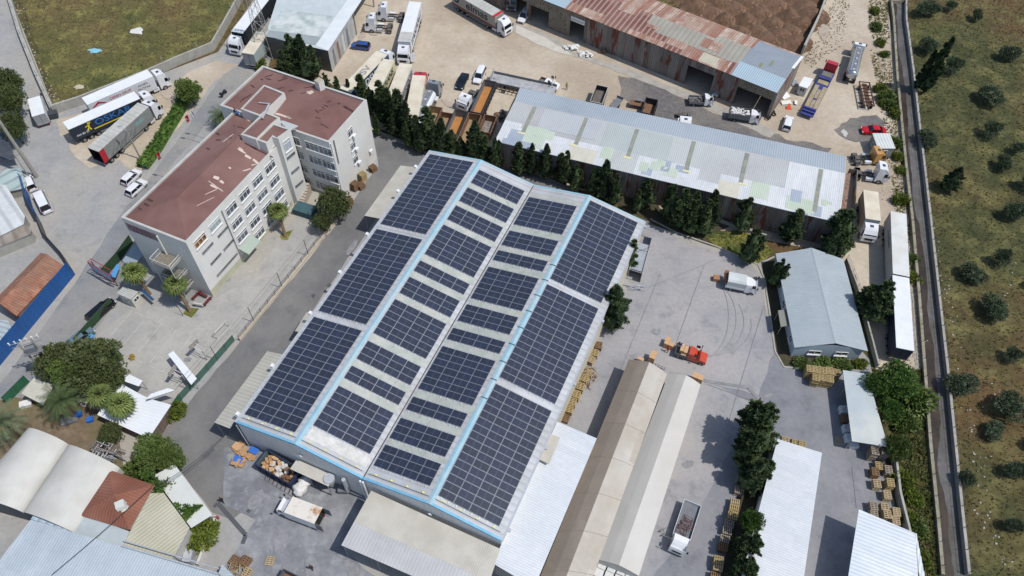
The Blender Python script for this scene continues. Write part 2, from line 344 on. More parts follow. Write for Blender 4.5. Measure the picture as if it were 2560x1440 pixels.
# drain channel and grates in the lower yard
m_grate = mat('cast iron grate', '#55585c', '#484a4e', 4, .7)
ribbon([(545, 1258), (615, 1338), (607, 1360)], .55, m_grate, 'drain_channel')
ribbon([(536, 1268), (545, 1258)], .5, m_grate, 'drain_channel')
for x, y in ((622, 1278), (784, 740), (823, 714)): sheet('manhole', [(x-6, y), (x, y-6), (x+6, y-1), (x, y+6)], m_grate, 0)
# ---------------------------------------------------------------- canal: sunk channel between two walls
CL = [(2195, -60), (2226, 5), (2232, 55), (2240, 190), (2250, 300), (2262, 420), (2278, 560), (2295, 760), (2310, 960), (2322, 1120), (2340, 1300), (2352, 1440), (2380, 1700)]
CR = [(2290, -120), (2262, 5), (2262, 55), (2280, 190), (2292, 300), (2306, 420), (2322, 560), (2346, 780), (2366, 960), (2382, 1120), (2400, 1300), (2415, 1440), (2450, 1700)]
_z = .06
mb = MB(); mud = MB(); wl = MB(); wr = MB(); kb = MB()
for i in range(1, len(CL)-1):
    a, b = G(*CL[i]), G(*CL[i+1]); c, d = G(*CR[i+1]), G(*CR[i])
    mb.face([up(a, _z), up(b, _z), up(c, _z), up(d, _z)], m_canal)
mb.build('canal_bed', kind='structure')
rr = random.Random(5); pts = []; pts2 = []
for i in range(1, len(CL)-1):
    for k in range(8):
        t = k/8; a = G(*CL[i]).lerp(G(*CL[i+1]), t); b = G(*CR[i]).lerp(G(*CR[i+1]), t)
        pts.append(a.lerp(b, .05)); wd = .36+.22*noise.noise(Vector((i+t, .3, 0))*1.7)+(.12 if i > 5 else 0)+rr.uniform(-.03, .03); pts2.append(a.lerp(b, max(.12, wd)))
for i in range(len(pts)-1): mud.face([up(pts[i], _z+.004), up(pts[i+1], _z+.004), up(pts2[i+1], _z+.004), up(pts2[i], _z+.004)], m_mud)
mud.build('canal_water', kind='structure')
def wallstrip(line, wd, h, m, name, label, cat, posts=None, top=None, group=None, z0=0.0, px=True, rail=None):
    P = [G(*p) if px else Vector(p) for p in line]; mb = MB(); root = None
    n_ = []
    for i, p in enumerate(P):
        d = (P[min(i+1, len(P)-1)]-P[max(i-1, 0)]).normalized(); n_.append(Vector((-d.y, d.x, 0))*wd/2)
    for i in range(len(P)-1):
        q = [P[i]-n_[i], P[i+1]-n_[i+1], P[i+1]+n_[i+1], P[i]+n_[i]]
        q = ccw(q); z1 = h
        mb.face([up(x, z1) for x in q], top or m)
        for k in range(4):
            a, b = q[k], q[(k+1) % 4]; mb.face([up(a, z0), up(b, z0), up(b, z1), up(a, z1)], m)
    root = thing(name, label, cat, up(P[0], 0), group=group)
    mb.build('panel', root)
    if posts:
        sp, ph, pr, pm = posts; acc = 0
        for i in range(len(P)-1):
            L = (P[i+1]-P[i]).length; k = 0
            while acc+k*sp < L:
                p = P[i].lerp(P[i+1], (acc+k*sp)/L); MB().tube(up(p, h), up(p, h+ph), pr, pm, 5).build('post', root); k += 1
            acc = acc+k*sp-L
        if rail:
            rm = MB()
            for i in range(len(P)-1):
                for zz in rail: rm.tube(up(P[i], h+zz), up(P[i+1], h+zz), .02, pm, 4, cap=False)
            rm.build('wire', root)
    return root
m_post = mat('dark metal post', '#3b3d40', '#4a4c4e', 2, .6)
wallstrip(CL[1:-1], .45, .75, m_canwall, 'canal_wall', 'low concrete wall along the near left bank of the canal', 'wall', posts=(3.2, 1.0, .04, m_post), rail=(.5, .95))
wallstrip(CR[1:-1], .4, 1.0, mat('pale canal kerb', '#a5a29a', '#8f8c85', .8, .9, stain=.3), 'canal_wall', 'concrete wall with fence posts on the olive grove side of the canal', 'wall', posts=(3.0, 1.1, .05, m_post), rail=(.4, 1.0))
# culvert slab at the head of the canal
MB().slab([up(G(2222, 12), .9), up(G(2262, 8), .9), up(G(2345, -60), .9), up(G(2300, -90), .9)], .85, m_canwall).build('culvert', label='concrete slab bridging the head of the canal at the top edge', cat='bridge', origin=G(2262, 10))
# ---------------------------------------------------------------- boundary walls
wallstrip([(18, -30), (55, 90), (95, 190), (137, 283)], .7, 1.4, m_wall, 'boundary_wall', 'long low cement wall between the left street and the dry field', 'wall', posts=(5.2, 1.2, .06, m_wall))
wallstrip([(137, 284), (205, 262), (372, 196), (452, 160), (535, 126), (556, 90), (617, -20)], .35, 2.0, m_wall, 'boundary_wall', 'cement wall with bent posts behind the three parked lorries', 'wall', posts=(7.4, 1.3, .07, m_wall))
wallstrip([(2066, -10), (2040, 60), (2003, 137)], .4, 2.4, m_wall, 'boundary_wall', 'cement wall between the brown soil heaps and the dirt track', 'wall')
wallstrip([(1625, 548), (1690, 582), (1790, 616), (1895, 662), (1912, 700), (1925, 790), (1938, 880), (1960, 918), (2010, 924)], .25, .14, m_kerb, 'kerb', 'curved kerb edging the planting beds beside the right yard', 'kerb')
wallstrip([(942, 332), (1068, 384)], .25, .14, m_kerb, 'kerb', 'straight kerb at the foot of the cypress row behind the white block', 'kerb')
wallstrip([(1640, 500), (1750, 538), (1790, 552)], .3, .8, m_wall, 'plinth_wall', 'broken pale plinth wall under the conifers below the long shed', 'wall')
wallstrip([(1790, 553), (1850, 575), (1925, 598)], .3, .8, m_wall, 'plinth_wall', 'pale plinth wall above the lawn near the long shed', 'wall')
wallstrip([(2112, 655), (2140, 730), (2175, 860), (2190, 920)], .25, 1.2, m_wall, 'boundary_wall', 'low wall with wire fence right of the grey gabled building', 'wall', posts=(3.0, .9, .03, m_post), rail=(.4, .8))
wallstrip([(2225, 1115), (2240, 1240), (2262, 1330), (2285, 1440)], .3, 1.6, m_wall, 'boundary_wall', 'grey yard wall behind the stacked pallets at lower right', 'wall')
# ---------------------------------------------------------------- main warehouse with the solar arrays
YW = R(-22.53); uW = Vector((math.cos(YW), math.sin(YW), 0)); lW = Vector((-math.sin(YW), math.cos(YW), 0)); oW = Vector((-36.42, 46.57, 0))
WS, ZE, DH, LWH = 9.725, 7.05, 1.76, 56.5
def wz(a): s = (a % (2*WS)); return ZE+DH*(s/WS if s <= WS else 2-s/WS)
def wp(a, b, dz=0.0, z=None): return oW+uW*a+lW*b+Vector((0, 0, (wz(min(max(a, 0), 4*WS-.001)) if z is None else z)+dz))
m_roofw = mat('galvanised warehouse roof', '#b9bbbe', '#abadb0', .3, .55, stripe=(1.0, .16, .5), c3='#a09c95', sc3=.15, amt3=.35)
m_gut = mat('sky blue flashing', '#86aebd', '#97b8c4', .6, .65, c3='#a6b5ba', sc3=.25, amt3=.8, grain=.08)
m_wwall = mat('grey sandwich panel wall', '#d8d6d3', '#cdcbc8', .4, .8, stain=.2)
m_cream = mat('cream rendered wall', '#c9c1ae', '#bfb7a4', .4, .85, stain=.15)
m_sky = mat('fibreglass skylight', '#a9ada4', '#9ba098', .9, .5, c3='#b8b7b0', sc3=.5, amt3=.6, c4='#888d82', sc4=1.2, th4=.6, w4=.1)
m_dark = mat('dark interior', '#1b1b1e')
m_alu = mat('bare aluminium', '#c2c5c9', '#b0b3b7', 2, .4, .3)
m_white = mat('white painted metal', '#dfe0e0', '#d3d4d5', 1, .5)
m_black = mat('black rubber', '#1c1c1e', '#262628', 3, .85)
wh = thing('warehouse', 'large double pitched warehouse covered with solar panels in the centre', 'warehouse', wp(0, 0, z=0))
mb = MB()
prof = [(i*WS) for i in range(5)]
for b, m, rev in ((0, m_wwall, 0), (LWH, m_wwall, 1)):
    poly = [wp(0, b, z=0), wp(4*WS, b, z=0)]+[wp(a, b, -.05, z=ZE+(DH if i % 2 else 0)) for i, a in reversed(list(enumerate(prof)))]
    mb.face(poly if not rev else list(reversed(poly)), m)
mb.face([wp(0, LWH, z=0), wp(0, 0, z=0), wp(0, 0, z=ZE), wp(0, LWH, z=ZE)], m_wwall)
mb.build('wall', wh)
MB().face([wp(4*WS, 0, z=0), wp(4*WS, LWH, z=0), wp(4*WS, LWH, z=ZE), wp(4*WS, 0, z=ZE)], m_cream).build('wall', wh, label='cream rendered long side wall')
for i in range(4):
    a0, a1 = i*WS, (i+1)*WS
    z0, z1 = (ZE, ZE+DH) if i % 2 == 0 else (ZE+DH, ZE)
    if i == 0: a0 -= .15
    if i == 3: a1 += .15
    MB().slab([wp(a0, -.12, z=z0), wp(a1, -.12, z=z1), wp(a1, LWH+.12, z=z1), wp(a0, LWH+.12, z=z0)], .1, m_roofw).build('roof', wh)
# make the stripes run down the slope: uv along b
for o in [x for x in C.objects if x.parent == wh and x.name.startswith('roof')]:
    uvl = o.data.uv_layers[0].data
    for d in uvl: d.uv = (d.uv[1], d.uv[0])
for i in (1, 3):                                  # ridge caps
    a = i*WS; mb = MB()
    mb.face([wp(a-.42, -.14, .02+.03, z=ZE+DH*(1-.42/WS)), wp(a, -.14, .09, z=ZE+DH), wp(a, LWH+.14, .09, z=ZE+DH), wp(a-.42, LWH+.14, .05, z=ZE+DH*(1-.42/WS))], m_gut)
    mb.face([wp(a, -.14, .09, z=ZE+DH), wp(a+.42, -.14, .05, z=ZE+DH*(1-.42/WS)), wp(a+.42, LWH+.14, .05, z=ZE+DH*(1-.42/WS)), wp(a, LWH+.14, .09, z=ZE+DH)], m_gut)
    mb.build('ridge_cap', wh)
    if i == 3:
        for k in range(9): MB().box(wp(a, 16+k*3.1, .11, z=ZE+DH), (.9, .12, .06), mat('ridge clip', '#4b5d69'), rz=YW).build('clip', wh)
MB().slab([wp(2*WS-.22, -.1, .02, z=ZE), wp(2*WS+.22, -.1, .02, z=ZE), wp(2*WS+.22, LWH+.1, .02, z=ZE), wp(2*WS-.22, LWH+.1, .02, z=ZE)], .02, mat('valley gutter', '#c6c1b8', '#aaa69e', .6, .8)).build('gutter', wh)
MB().slab([wp(2*WS-.07, -.1, .045, z=ZE), wp(2*WS+.07, -.1, .045, z=ZE), wp(2*WS+.07, LWH+.1, .045, z=ZE), wp(2*WS-.07, LWH+.1, .045, z=ZE)], .02, mat('painted gutter shadow', '#3c3a38')).build('gutter', wh)  # dark strip along the gutter's middle, painting in the shadow of its channel
for b, s in ((-.14, -1), (LWH+.14, 1)):             # blue verge trims
    for i in range(4):
        a0, a1 = i*WS, (i+1)*WS; z0, z1 = (ZE, ZE+DH) if i % 2 == 0 else (ZE+DH, ZE)
        mb = MB(); q = [wp(a0, b, .04, z=z0), wp(a1, b, .04, z=z1)]
        q += [wp(a1, b+.34*-s, .04, z=z1), wp(a0, b+.34*-s, .04, z=z0)]
        if s > 0: q.reverse()
        mb.slab(q, .34, mat('blue verge top', '#6aa3bf', '#80b0c6', 1, .5) if s < 0 else m_gut, mat('blue verge board', '#3f9fd0', '#57abd6', 1, .5)); mb.build('verge_trim', wh)
for a in (-.1, 4*WS+.1):
    MB().slab([wp(a-.16, -.1, .03, z=ZE), wp(a+.16, -.1, .03, z=ZE), wp(a+.16, LWH+.1, .03, z=ZE), wp(a-.16, LWH+.1, .03, z=ZE)], .2, m_alu).build('gutter', wh)
# solar arrays
PX, PY = 2.125, 1.0865
m_cell = mat('solar cells', '#313749', '#2a2f3e', .4, .3, spec=.5, rnd_obj=0.3, coat=.2)
m_frame = mat('panel frame', '#9ba1a9', rough=.4, metal=.3)
m_mid = mat('cell divider', '#5c6474')
def panel_mesh():
    mb = MB(); x, y = 2.085, 1.045
    mb.box((x/2, y/2, .02), (x, y, .04), m_frame)
    mb.face([(.03, .03, .042), (x/2-.018, .03, .042), (x/2-.018, y-.03, .042), (.03, y-.03, .042)], m_cell)
    mb.face([(x/2+.018, .03, .042), (x-.03, .03, .042), (x-.03, y-.03, .042), (x/2+.018, y-.03, .042)], m_cell)
    mb.face([(x/2-.018, .03, .041), (x/2+.018, .03, .041), (x/2+.018, y-.03, .041), (x/2-.018, y-.03, .041)], m_mid)
    return mb
_p = panel_mesh().build('solar_panel'); pm = _p.data; bpy.data.objects.remove(_p)
FLD = {0: [(38.3, 16), (19.8, 16), (1.3, 16)], 3: [(38.3, 16), (19.8, 16), (1.3, 16)],
       1: [(51.2, 3), (46.8, 3), (42.45, 3), (34.75, 6), (31.2, 2), (26.7, 3), (18.95, 6), (14.3, 3), (10.95, 2), (3.15, 6)],
       2: [(47.1, 6), (42.4, 3), (39.1, 2), (31.15, 6), (26.7, 3), (23.2, 2), (14.35, 7), (10.85, 2), (6.25, 3), (2.0, 3)]}
SN = {0: 'outer left slope', 1: 'inner left slope', 2: 'inner right slope', 3: 'outer right slope'}
ORD = ['first', 'second', 'third', 'fourth', 'fifth', 'sixth', 'seventh', 'eighth', 'ninth', 'tenth']
A0 = {0: .45, 1: .62, 2: .42, 3: .5}
m_rail = mat('aluminium rail', '#d9dbdd', rough=.35, metal=.3)
for s, L in FLD.items():
    up_ = s % 2 == 0; sl = math.atan2(DH, WS)*(1 if up_ else -1)
    ex = (uW*math.cos(sl)+Vector((0, 0, math.sin(sl)))); ey = lW; ez = ex.cross(ey)
    rot = Matrix((ex, ey, ez)).transposed().to_4x4()
    z0 = ZE if up_ else ZE+DH
    for k, (b0, n) in enumerate(L):
        base = wp(s*WS, b0, z=z0)+ex*A0[s]+ez*.10
        nm = {2: 'short', 3: 'narrow', 6: 'deep', 7: 'deepest', 16: 'long'}[n]
        t = thing('solar_array', f'{nm} solar array, {ORD[k]} from the far end, {SN[s]} of the warehouse', 'solar array', (0, 0, 0), group='solar arrays on the warehouse roof')
        t.matrix_world = Matrix.Translation(base) @ rot
        rm = MB()
        for c in range(8): rm.box((.5+c*1.06, n*PY/2-.1, -.03), (.05, n*PY+.5, .05), m_rail)
        for c in range(8): rm.box((.5+c*1.06, -.18, .03), (.1, .16, .07), m_rail)
        rm.build('mounting_rail', t, world=False)
        for j in range(n):
            for i in range(4):
                p = bpy.data.objects.new('solar_panel', pm); C.objects.link(p); p.parent = t; p.location = (i*PX, j*PY, 0); p.rotation_euler = (rnd.uniform(-.006, .006), rnd.uniform(-.006, .006), rnd.uniform(-.002, .002))
# translucent roof lights between the arrays
for s, L in ((1, FLD[1]), (2, FLD[2])):
    for k in range(len(L)-1):
        t0 = L[k+1][0]+L[k+1][1]*PY; t1 = L[k][0]
        if t1-t0 < .5: continue
        a0, a1 = s*WS+.5, (s+1)*WS-.5
        MB().slab([wp(a0, t0+.12, .03), wp(a1, t0+.12, .03), wp(a1, t1-.12, .03), wp(a0, t1-.12, .03)], .02, m_sky).build('skylight', wh)
MB().slab([wp(WS+.7, 1.35, .03), wp(2*WS-.4, 1.35, .03), wp(2*WS-.4, 2.9, .03), wp(WS+.7, 2.9, .03)], .02, mat('weathered skylight', '#cfcdc8', '#b5b3ad', 1.2, .6)).build('skylight', wh)
MB().slab([wp(2*WS+.5, 53.9, .03), wp(3*WS-.5, 53.9, .03), wp(3*WS-.5, 54.7, .03), wp(2*WS+.5, 54.7, .03)], .02, m_sky).build('skylight', wh)
for i in range(4):                                    # cable tray along the front edge
    a0, a1 = i*WS+.4, (i+1)*WS-.5
    MB().tube(wp(a0, .75, .08), wp(a1, .75, .08), .03, mat('cable conduit', '#3a3c3f'), 4).build('conduit', wh)
    for k in range(4): MB().box(wp(a0+1+k*2.3, .95, .1), (.3, .2, .04), mat('yellow tag', '#d8d77a'), rz=YW).build('sticker', wh)
# downpipes, round vents, floodlights
def pipe(p, q, r, m, nm, par): return MB().tube(p, q, r, m, 8).build(nm, par)
for a in (2*WS-.25, 2*WS+.15): pipe(wp(a, -.4, z=ZE-.3), wp(a, -.4, z=.2), .13, m_white, 'downpipe', wh)
pipe(wp(.05, -.3, z=ZE-.5), wp(.15, -.3, z=.2), .08, m_alu, 'downpipe', wh)
for a, z in ((WS+.1, 5.4), (3*WS-.2, 5.2)): MB().tube(wp(a, 0, z=z), wp(a, -.35, z=z), .32, m_alu, 12).build('vent_outlet', wh)
for b in (1.0, 9.2, 19.0, 27.3, 35.6, 45.8, 52.0): MB().box(wp(-.45, b, .15, z=ZE), (.4, .5, .35), m_white, rz=YW).build('floodlight', wh)
for b in (1.5, 13.5, 24.0, 35.5, 55.6): MB().box(wp(4*WS+.4, b, -.1, z=ZE), (.4, .45, .3), m_alu, rz=YW).build('floodlight', wh)
# ---------------------------------------------------------------- corrugated roofs
m_beige = mat('beige corrugated sheet', '#bcb8ad', '#b2aea3', .4, .6, stripe=(.28, .08, .12), c3='#a7a396', sc3=.2, amt3=.5)
m_beige2 = mat('translucent grey sheet', '#b3b3b3', '#a5a5a5', .6, .6, stripe=(.45, .08, .12), c3='#c0c0bf', sc3=.3, amt3=.6)
m_beige3 = mat('wide beige panel', '#b6b3a7', '#a9a69a', .4, .6, stripe=(.55, .16, .25))
m_whroof = mat('white corrugated sheet', '#cfd2d5', '#c5c9cd', .3, .5, patch=(1.05, 7, ['#cfd2d5', '#c9ccd0', '#d3d5d7', '#c3c7cb', '#cdd0d2']), stain=.12, grain=.06, stripe=(.33, .13, .25), c3='#c3c9cf', sc3=.1, amt3=.5)
m_whroof2 = mat('bright white corrugated sheet', '#d6dbdf', '#ccd2d7', .3, .45, patch=(1.05, 6, ['#d6dbdf', '#cdd2d7', '#d9dde0', '#c9ced3', '#d2d7db']), stain=.14, grain=.06, stripe=(.5, .16, .3), c3='#c0c9d1', sc3=.12, amt3=.6)
m_blroof = mat('pale blue galvanised sheet', '#abb5bc', '#a1acb4', .3, .5, patch=(1.05, 6, ['#abb5bc', '#a4aeb6', '#b1bac0', '#a8b2b9']), stain=.15, grain=.06, stripe=(.36, .13, .25), c3='#b7c1c8', sc3=.1, amt3=.6)
m_steel = mat('grey steel post', '#8f9193', '#7e8082', 2, .6)
def flatroof(name, label, cat, pts, zs, m, t=.12, posts=(), walls=None, wm=None, ud=None, pm=None, group=None, root=None, inset=.25):
    """pts: roof corners in pixels, zs their heights"""
    if not isinstance(zs, (list, tuple)): zs = [zs]*len(pts)
    P = [G(*p, z) for p, z in zip(pts, zs)]
    a = sum(P[i].x*P[(i+1) % len(P)].y-P[(i+1) % len(P)].x*P[i].y for i in range(len(P)))
    if a < 0: P.reverse(); rev = True
    root = root or thing(name, label, cat, up(P[0], 0), group=group)
    mb = MB(); u = None
    if ud is not None: A = G(*pts[ud[0]], zs[ud[0]]); B = G(*pts[ud[1]], zs[ud[1]]); u = B-A
    mb.slab(P, t, m, side=m_steel); mb.ud[0] = u
    mb.build('roof', root)
    c = sum(P, Vector())/len(P)
    if walls:
        Q = [p+(c-p).normalized()*inset for p in P]
        mb = MB(); n = len(Q)
        for i in range(n):
            j = (i+1) % n; mb.face([up(Q[i], 0), up(Q[j], 0), Q[j]-Vector((0, 0, t)), Q[i]-Vector((0, 0, t))], wm)
        mb.build('wall', root)
    for (x, y) in posts:
        p = G(x, y, 0); z = zs[0] if len(set(zs)) == 1 else min(zs)
        MB().box((p.x, p.y, z/2), (.16, .16, z), pm or m_steel).build('post', root)
    return root
def edgeposts(root, a, b, z, n, m=None, r=.09):
    A = G(*a, z); B = G(*b, z)
    for k in range(n):
        p = A.lerp(B, k/(n-1) if n > 1 else 0); MB().tube(up(p, 0), p-Vector((0, 0, .1)), r, m or m_steel, 6).build('post', root)
# front canopy
r_ = flatroof('canopy', 'wide beige corrugated canopy in front of the warehouse, bottom centre', 'canopy', [(853, 1363), (1205, 1515), (1250, 1372), (928, 1227)], [4.9, 4.9, 5.3, 5.3], m_beige2, ud=(0, 1))
edgeposts(r_, (858, 1362), (1195, 1505), 4.9, 5)
P0 = [G(853, 1363, 4.9), G(1205, 1515, 4.9), G(1250, 1372, 5.3), G(928, 1227, 5.3)]
lo, hi = P0[0].lerp(P0[3], .42), P0[1].lerp(P0[2], .42)
MB().slab([lo+Vector((0, 0, .03)), hi+Vector((0, 0, .03)), P0[2]+Vector((0, 0, .03)), P0[3]+Vector((0, 0, .03))], .02, m_beige).build('roof_sheet', r_)
# west side canopies
r_ = flatroof('canopy', 'beige ribbed canopy on the lane side of the warehouse near its far end', 'canopy', [(911, 539), (1001, 414), (1050, 419), (958, 548)], [4.6, 4.6, 5.2, 5.2], m_beige, ud=(0, 1)); edgeposts(r_, (913, 538), (1001, 416), 4.6, 4)
r_ = flatroof('canopy', 'wide panel beige canopy on the lane side of the warehouse near its front corner', 'canopy', [(536, 1056), (668, 878), (706, 886), (574, 1071)], [4.6, 4.6, 5.2, 5.2], m_beige3, ud=(0, 1)); edgeposts(r_, (539, 1054), (668, 881), 4.6, 5)
r_ = flatroof('canopy', 'small beige awning halfway along the lane side of the warehouse', 'canopy', [(737, 828), (766, 781), (787, 784), (757, 831)], [3.8, 3.8, 4.2, 4.2], m_beige, ud=(0, 1)); edgeposts(r_, (739, 826), (765, 783), 3.8, 2)
# cream parapet annex and its roof
flatroof('annex', 'white corrugated annex roof between the warehouse and the brown tent', 'annex', [(1232, 1408), (1393, 1054), (1492, 1096), (1335, 1470)], [5.2, 5.2, 4.8, 4.8], m_whroof, ud=(0, 1), walls=1, wm=mat('ribbed grey wall', '#9a9a98', stripe=(.4, .4, .6)))
flatroof('awning', 'small beige awning above the white annex roof', 'awning', [(1377, 1085), (1400, 1093), (1372, 1160), (1347, 1148)], 5.9, m_beige, ud=(1, 2))
# small canopy over the waste press
r_ = flatroof('canopy', 'small beige ribbed canopy beside the waste container at the warehouse front', 'canopy', [(725, 1172), (742, 1148), (837, 1188), (821, 1216)], 3.4, m_beige, ud=(0, 3)); edgeposts(r_, (727, 1171), (819, 1214), 3.4, 3)
# ---------------------------------------------------------------- fabric tents
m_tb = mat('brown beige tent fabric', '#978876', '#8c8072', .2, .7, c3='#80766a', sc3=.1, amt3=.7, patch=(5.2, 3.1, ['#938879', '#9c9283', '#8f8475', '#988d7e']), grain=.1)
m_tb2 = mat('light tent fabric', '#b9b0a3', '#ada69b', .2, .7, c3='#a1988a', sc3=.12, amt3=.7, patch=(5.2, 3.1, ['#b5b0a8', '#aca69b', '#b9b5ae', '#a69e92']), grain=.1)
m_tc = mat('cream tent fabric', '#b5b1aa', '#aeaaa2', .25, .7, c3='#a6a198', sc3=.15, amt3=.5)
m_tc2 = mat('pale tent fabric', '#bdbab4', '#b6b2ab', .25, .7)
m_seamt = mat('tent seam', '#7f766b')
def tent(label, xs, xn, n, yn, z, rz_, mats):
    """xs/xn: pixels (left eave, right eave) near and far ends"""
    L0, R0 = G(*xs[0], z), G(*xs[1], z); L1, R1 = G(*xn[0], z), G(*xn[1], z)
    root = thing('tent_hall', label, 'tent', up(L0, 0), group='tent halls')
    def q(t, s, f): a = L0.lerp(L1, t); b = R0.lerp(R1, t); p = a.lerp(b, s); return up(p, z+f*rz_)
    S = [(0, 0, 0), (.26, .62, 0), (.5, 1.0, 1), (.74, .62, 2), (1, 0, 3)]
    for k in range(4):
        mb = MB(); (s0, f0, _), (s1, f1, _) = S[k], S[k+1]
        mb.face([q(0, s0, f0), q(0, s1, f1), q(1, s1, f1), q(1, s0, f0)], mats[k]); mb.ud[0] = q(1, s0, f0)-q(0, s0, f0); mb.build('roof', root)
    w = MB()
    for t, rv in ((0, 0), (1, 1)):
        f = [up(q(t, 0, 0), 0), up(q(t, 1, 0), 0)]+[q(t, s, f_) for s, f_, _ in reversed(S)]
        w.face(f if not rv else list(reversed(f)), mats[3])
    w.face([up(L1, 0), up(L0, 0), L0, L1], mats[0]); w.face([up(R0, 0), up(R1, 0), R1, R0], mats[3]); w.build('wall', root)
    for i in range(n+1):
        sm = MB()
        for k in range(4): sm.tube(q(i/n, S[k][0], S[k][1])+Vector((0, 0, .01)), q(i/n, S[k+1][0], S[k+1][1])+Vector((0, 0, .005)), .022, m_seamt, 4, cap=False)
        sm.build('seam', root)
    return root
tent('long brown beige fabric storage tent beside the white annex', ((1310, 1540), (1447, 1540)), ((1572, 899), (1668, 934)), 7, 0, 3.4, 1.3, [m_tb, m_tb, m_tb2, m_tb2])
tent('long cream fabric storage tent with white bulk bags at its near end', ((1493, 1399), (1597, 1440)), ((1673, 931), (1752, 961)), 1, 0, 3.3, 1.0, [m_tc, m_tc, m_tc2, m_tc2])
# ---------------------------------------------------------------- low buildings at right
r_ = flatroof('storage_shed', 'white roofed low open shed with goods under it beside the green tree', 'shed', [(2107, 925), (2168, 935), (2220, 1117), (2130, 1103)], [2.9, 3.2, 3.2, 2.9], mat('off white ribbed sheet', '#c2c5c0', '#b6bab6', .4, .5, stripe=(.28, .06, .12), c3='#8fa3b4', sc3=.12, amt3=.35), ud=(0, 3))
edgeposts(r_, (2109, 927), (2131, 1100), 2.8, 5)
r_ = flatroof('storage_shed', 'bright white corrugated roof with stepped right edge, bottom right corner', 'shed', [(2147, 1273), (2288, 1333), (2302, 1540), (2105, 1540)], [4.9, 4.9, 4.9, 4.9], m_whroof2, ud=(0, 3))
for i in range(6):
    a, b = G(2287+i*2.0, 1332+i*18, 4.9), G(2289+i*2.0, 1350+i*18, 4.9); e = (G(2288, 1333, 4.9)-G(2147, 1273, 4.9)).normalized()
    MB().slab([a, a+e*(.25+.08*i), b+e*(.25+.08*i), b][::-1], .03, m_whroof2).build('roof_sheet', r_)
r_ = flatroof('storage_shed', 'pale blue white corrugated roof behind the dark conifers and pallet row', 'shed', [(1944, 1097), (2055, 1132), (1996, 1540), (1838, 1500)], 3.4, m_whroof, ud=(0, 3), walls=1, wm=m_wwall)
# grey gabled building
m_gab = mat('grey blue sheet roof', '#a2abb0', '#99a3a8', .3, .55, stain=.12, grain=.06, stripe=(.33, .1, .25))
m_gabw = mat('pale blue rendered wall', '#a9b5bd', '#9fabb3', .5, .85)
m_glass = mat('window glass', '#39424c', '#2c343c', .8, .12, spec=.6)
m_frw = mat('white window frame', '#d8d8d6', rough=.5)
gz, gr = 3.0, 3.95
g = [G(1939, 634, gz), G(1986, 869, gz), G(2170, 878, gz), G(2108.5, 648, gz)]; rg = [G(2029.5, 619.5, gr), G(2089, 858, gr)]
root = thing('gabled_building', 'grey blue gabled building with two front windows at right centre', 'building', up(g[1], 0))
MB().slab([g[0], g[1], rg[1], rg[0]], .1, m_gab).build('roof', root); MB().slab([rg[0], rg[1], g[2], g[3]], .1, m_gab).build('roof', root)
mid = lambda a, b, t: a.lerp(b, t)
e1 = (rg[1]-rg[0]).normalized(); side = (g[2]-g[1]).normalized()
mb = MB()
W_ = [g[0]+side*.35-e1*-.2, g[1]+side*.35-e1*.3, g[2]-side*.5-e1*.3, g[3]-side*.5+e1*.2]
zz = gz-.1
for a, b in ((0, 1), (2, 3)): mb.face([up(W_[a], 0), up(W_[b], 0), up(W_[b], zz), up(W_[a], zz)], m_gabw)
mb.face([up(W_[1], 0), up(W_[2], 0), up(W_[2], zz), up(W_[1].lerp(W_[2], .52), gr-.12), up(W_[1], zz)], m_gabw)
mb.face([up(W_[3], 0), up(W_[0], 0), up(W_[0], zz), up(W_[3].lerp(W_[0], .48), gr-.12), up(W_[3], zz)], m_gabw)
mb.build('wall', root)
MB().slab([rg[0]-side*.45+Vector((0, 0, -.1)), rg[1]-side*.45+Vector((0, 0, -.1)), rg[1]+Vector((0, 0, .03)), rg[0]+Vector((0, 0, .03))], .02, mat('ridge cap grey', '#93a0a7')).build('ridge_cap', root)
m_dim = mat('grey window frame', '#8f8f8c')
def window(par, A, d, z0, z1, wd, n=3, out=.02, glass=None, frame=None, sill=True, bars=True, nm='window', trans=.28):
    """A: point on the wall (xy), d: unit direction along the wall (outside is to its right)"""
    nrm = Vector((d.y, -d.x, 0)); frame = frame or m_frw; glass = glass or m_glass
    mb = MB(); c = lambda s, z, o: Vector((A.x+d.x*s+nrm.x*o, A.y+d.y*s+nrm.y*o, z))
    def bar(s0, s1, a, b, o0, o1):
        P = [c(s0, a, o0), c(s1, a, o0), c(s1, a, o1), c(s0, a, o1), c(s0, b, o0), c(s1, b, o0), c(s1, b, o1), c(s0, b, o1)]
        mb.mesh_(P, [(0, 1, 2, 3), (7, 6, 5, 4), (1, 0, 4, 5), (2, 1, 5, 6), (3, 2, 6, 7), (0, 3, 7, 4)], frame)
    fw = .07 if z1-z0 > .8 else .03; frame = frame if z1-z0 > .8 or not sill else m_dim; o0, o1 = out, out+.09
    bar(0, wd, z0, z0+fw, o0, o1); bar(0, wd, z1-fw, z1, o0, o1); bar(0, fw, z0+fw, z1-fw, o0, o1-.003); bar(wd-fw, wd, z0+fw, z1-fw, o0, o1-.003)
    for k in range(1, n): s = wd*k/n; bar(s-fw/2, s+fw/2, z0+fw, z1-fw, o0, o1-.006)
    if bars and z1-z0 > 1.2: zt = z1-(z1-z0)*trans; bar(fw, wd-fw, zt-.035, zt+.035, o0, o1-.009)
    if sill and z1-z0 > .8: bar(-.08, wd+.08, z0-.1, z0-.01, 0.003, out+.22)
    o = mb.build(nm, par)
    MB().face([c(.03, z0+.03, out+.012), c(wd-.03, z0+.03, out+.012), c(wd-.03, z1-.03, out+.012), c(.03, z1-.03, out+.012)], glass).build('pane', o, off=par.location)
    return o
dS = (W_[2]-W_[1]).normalized(); LL = (W_[2]-W_[1]).length
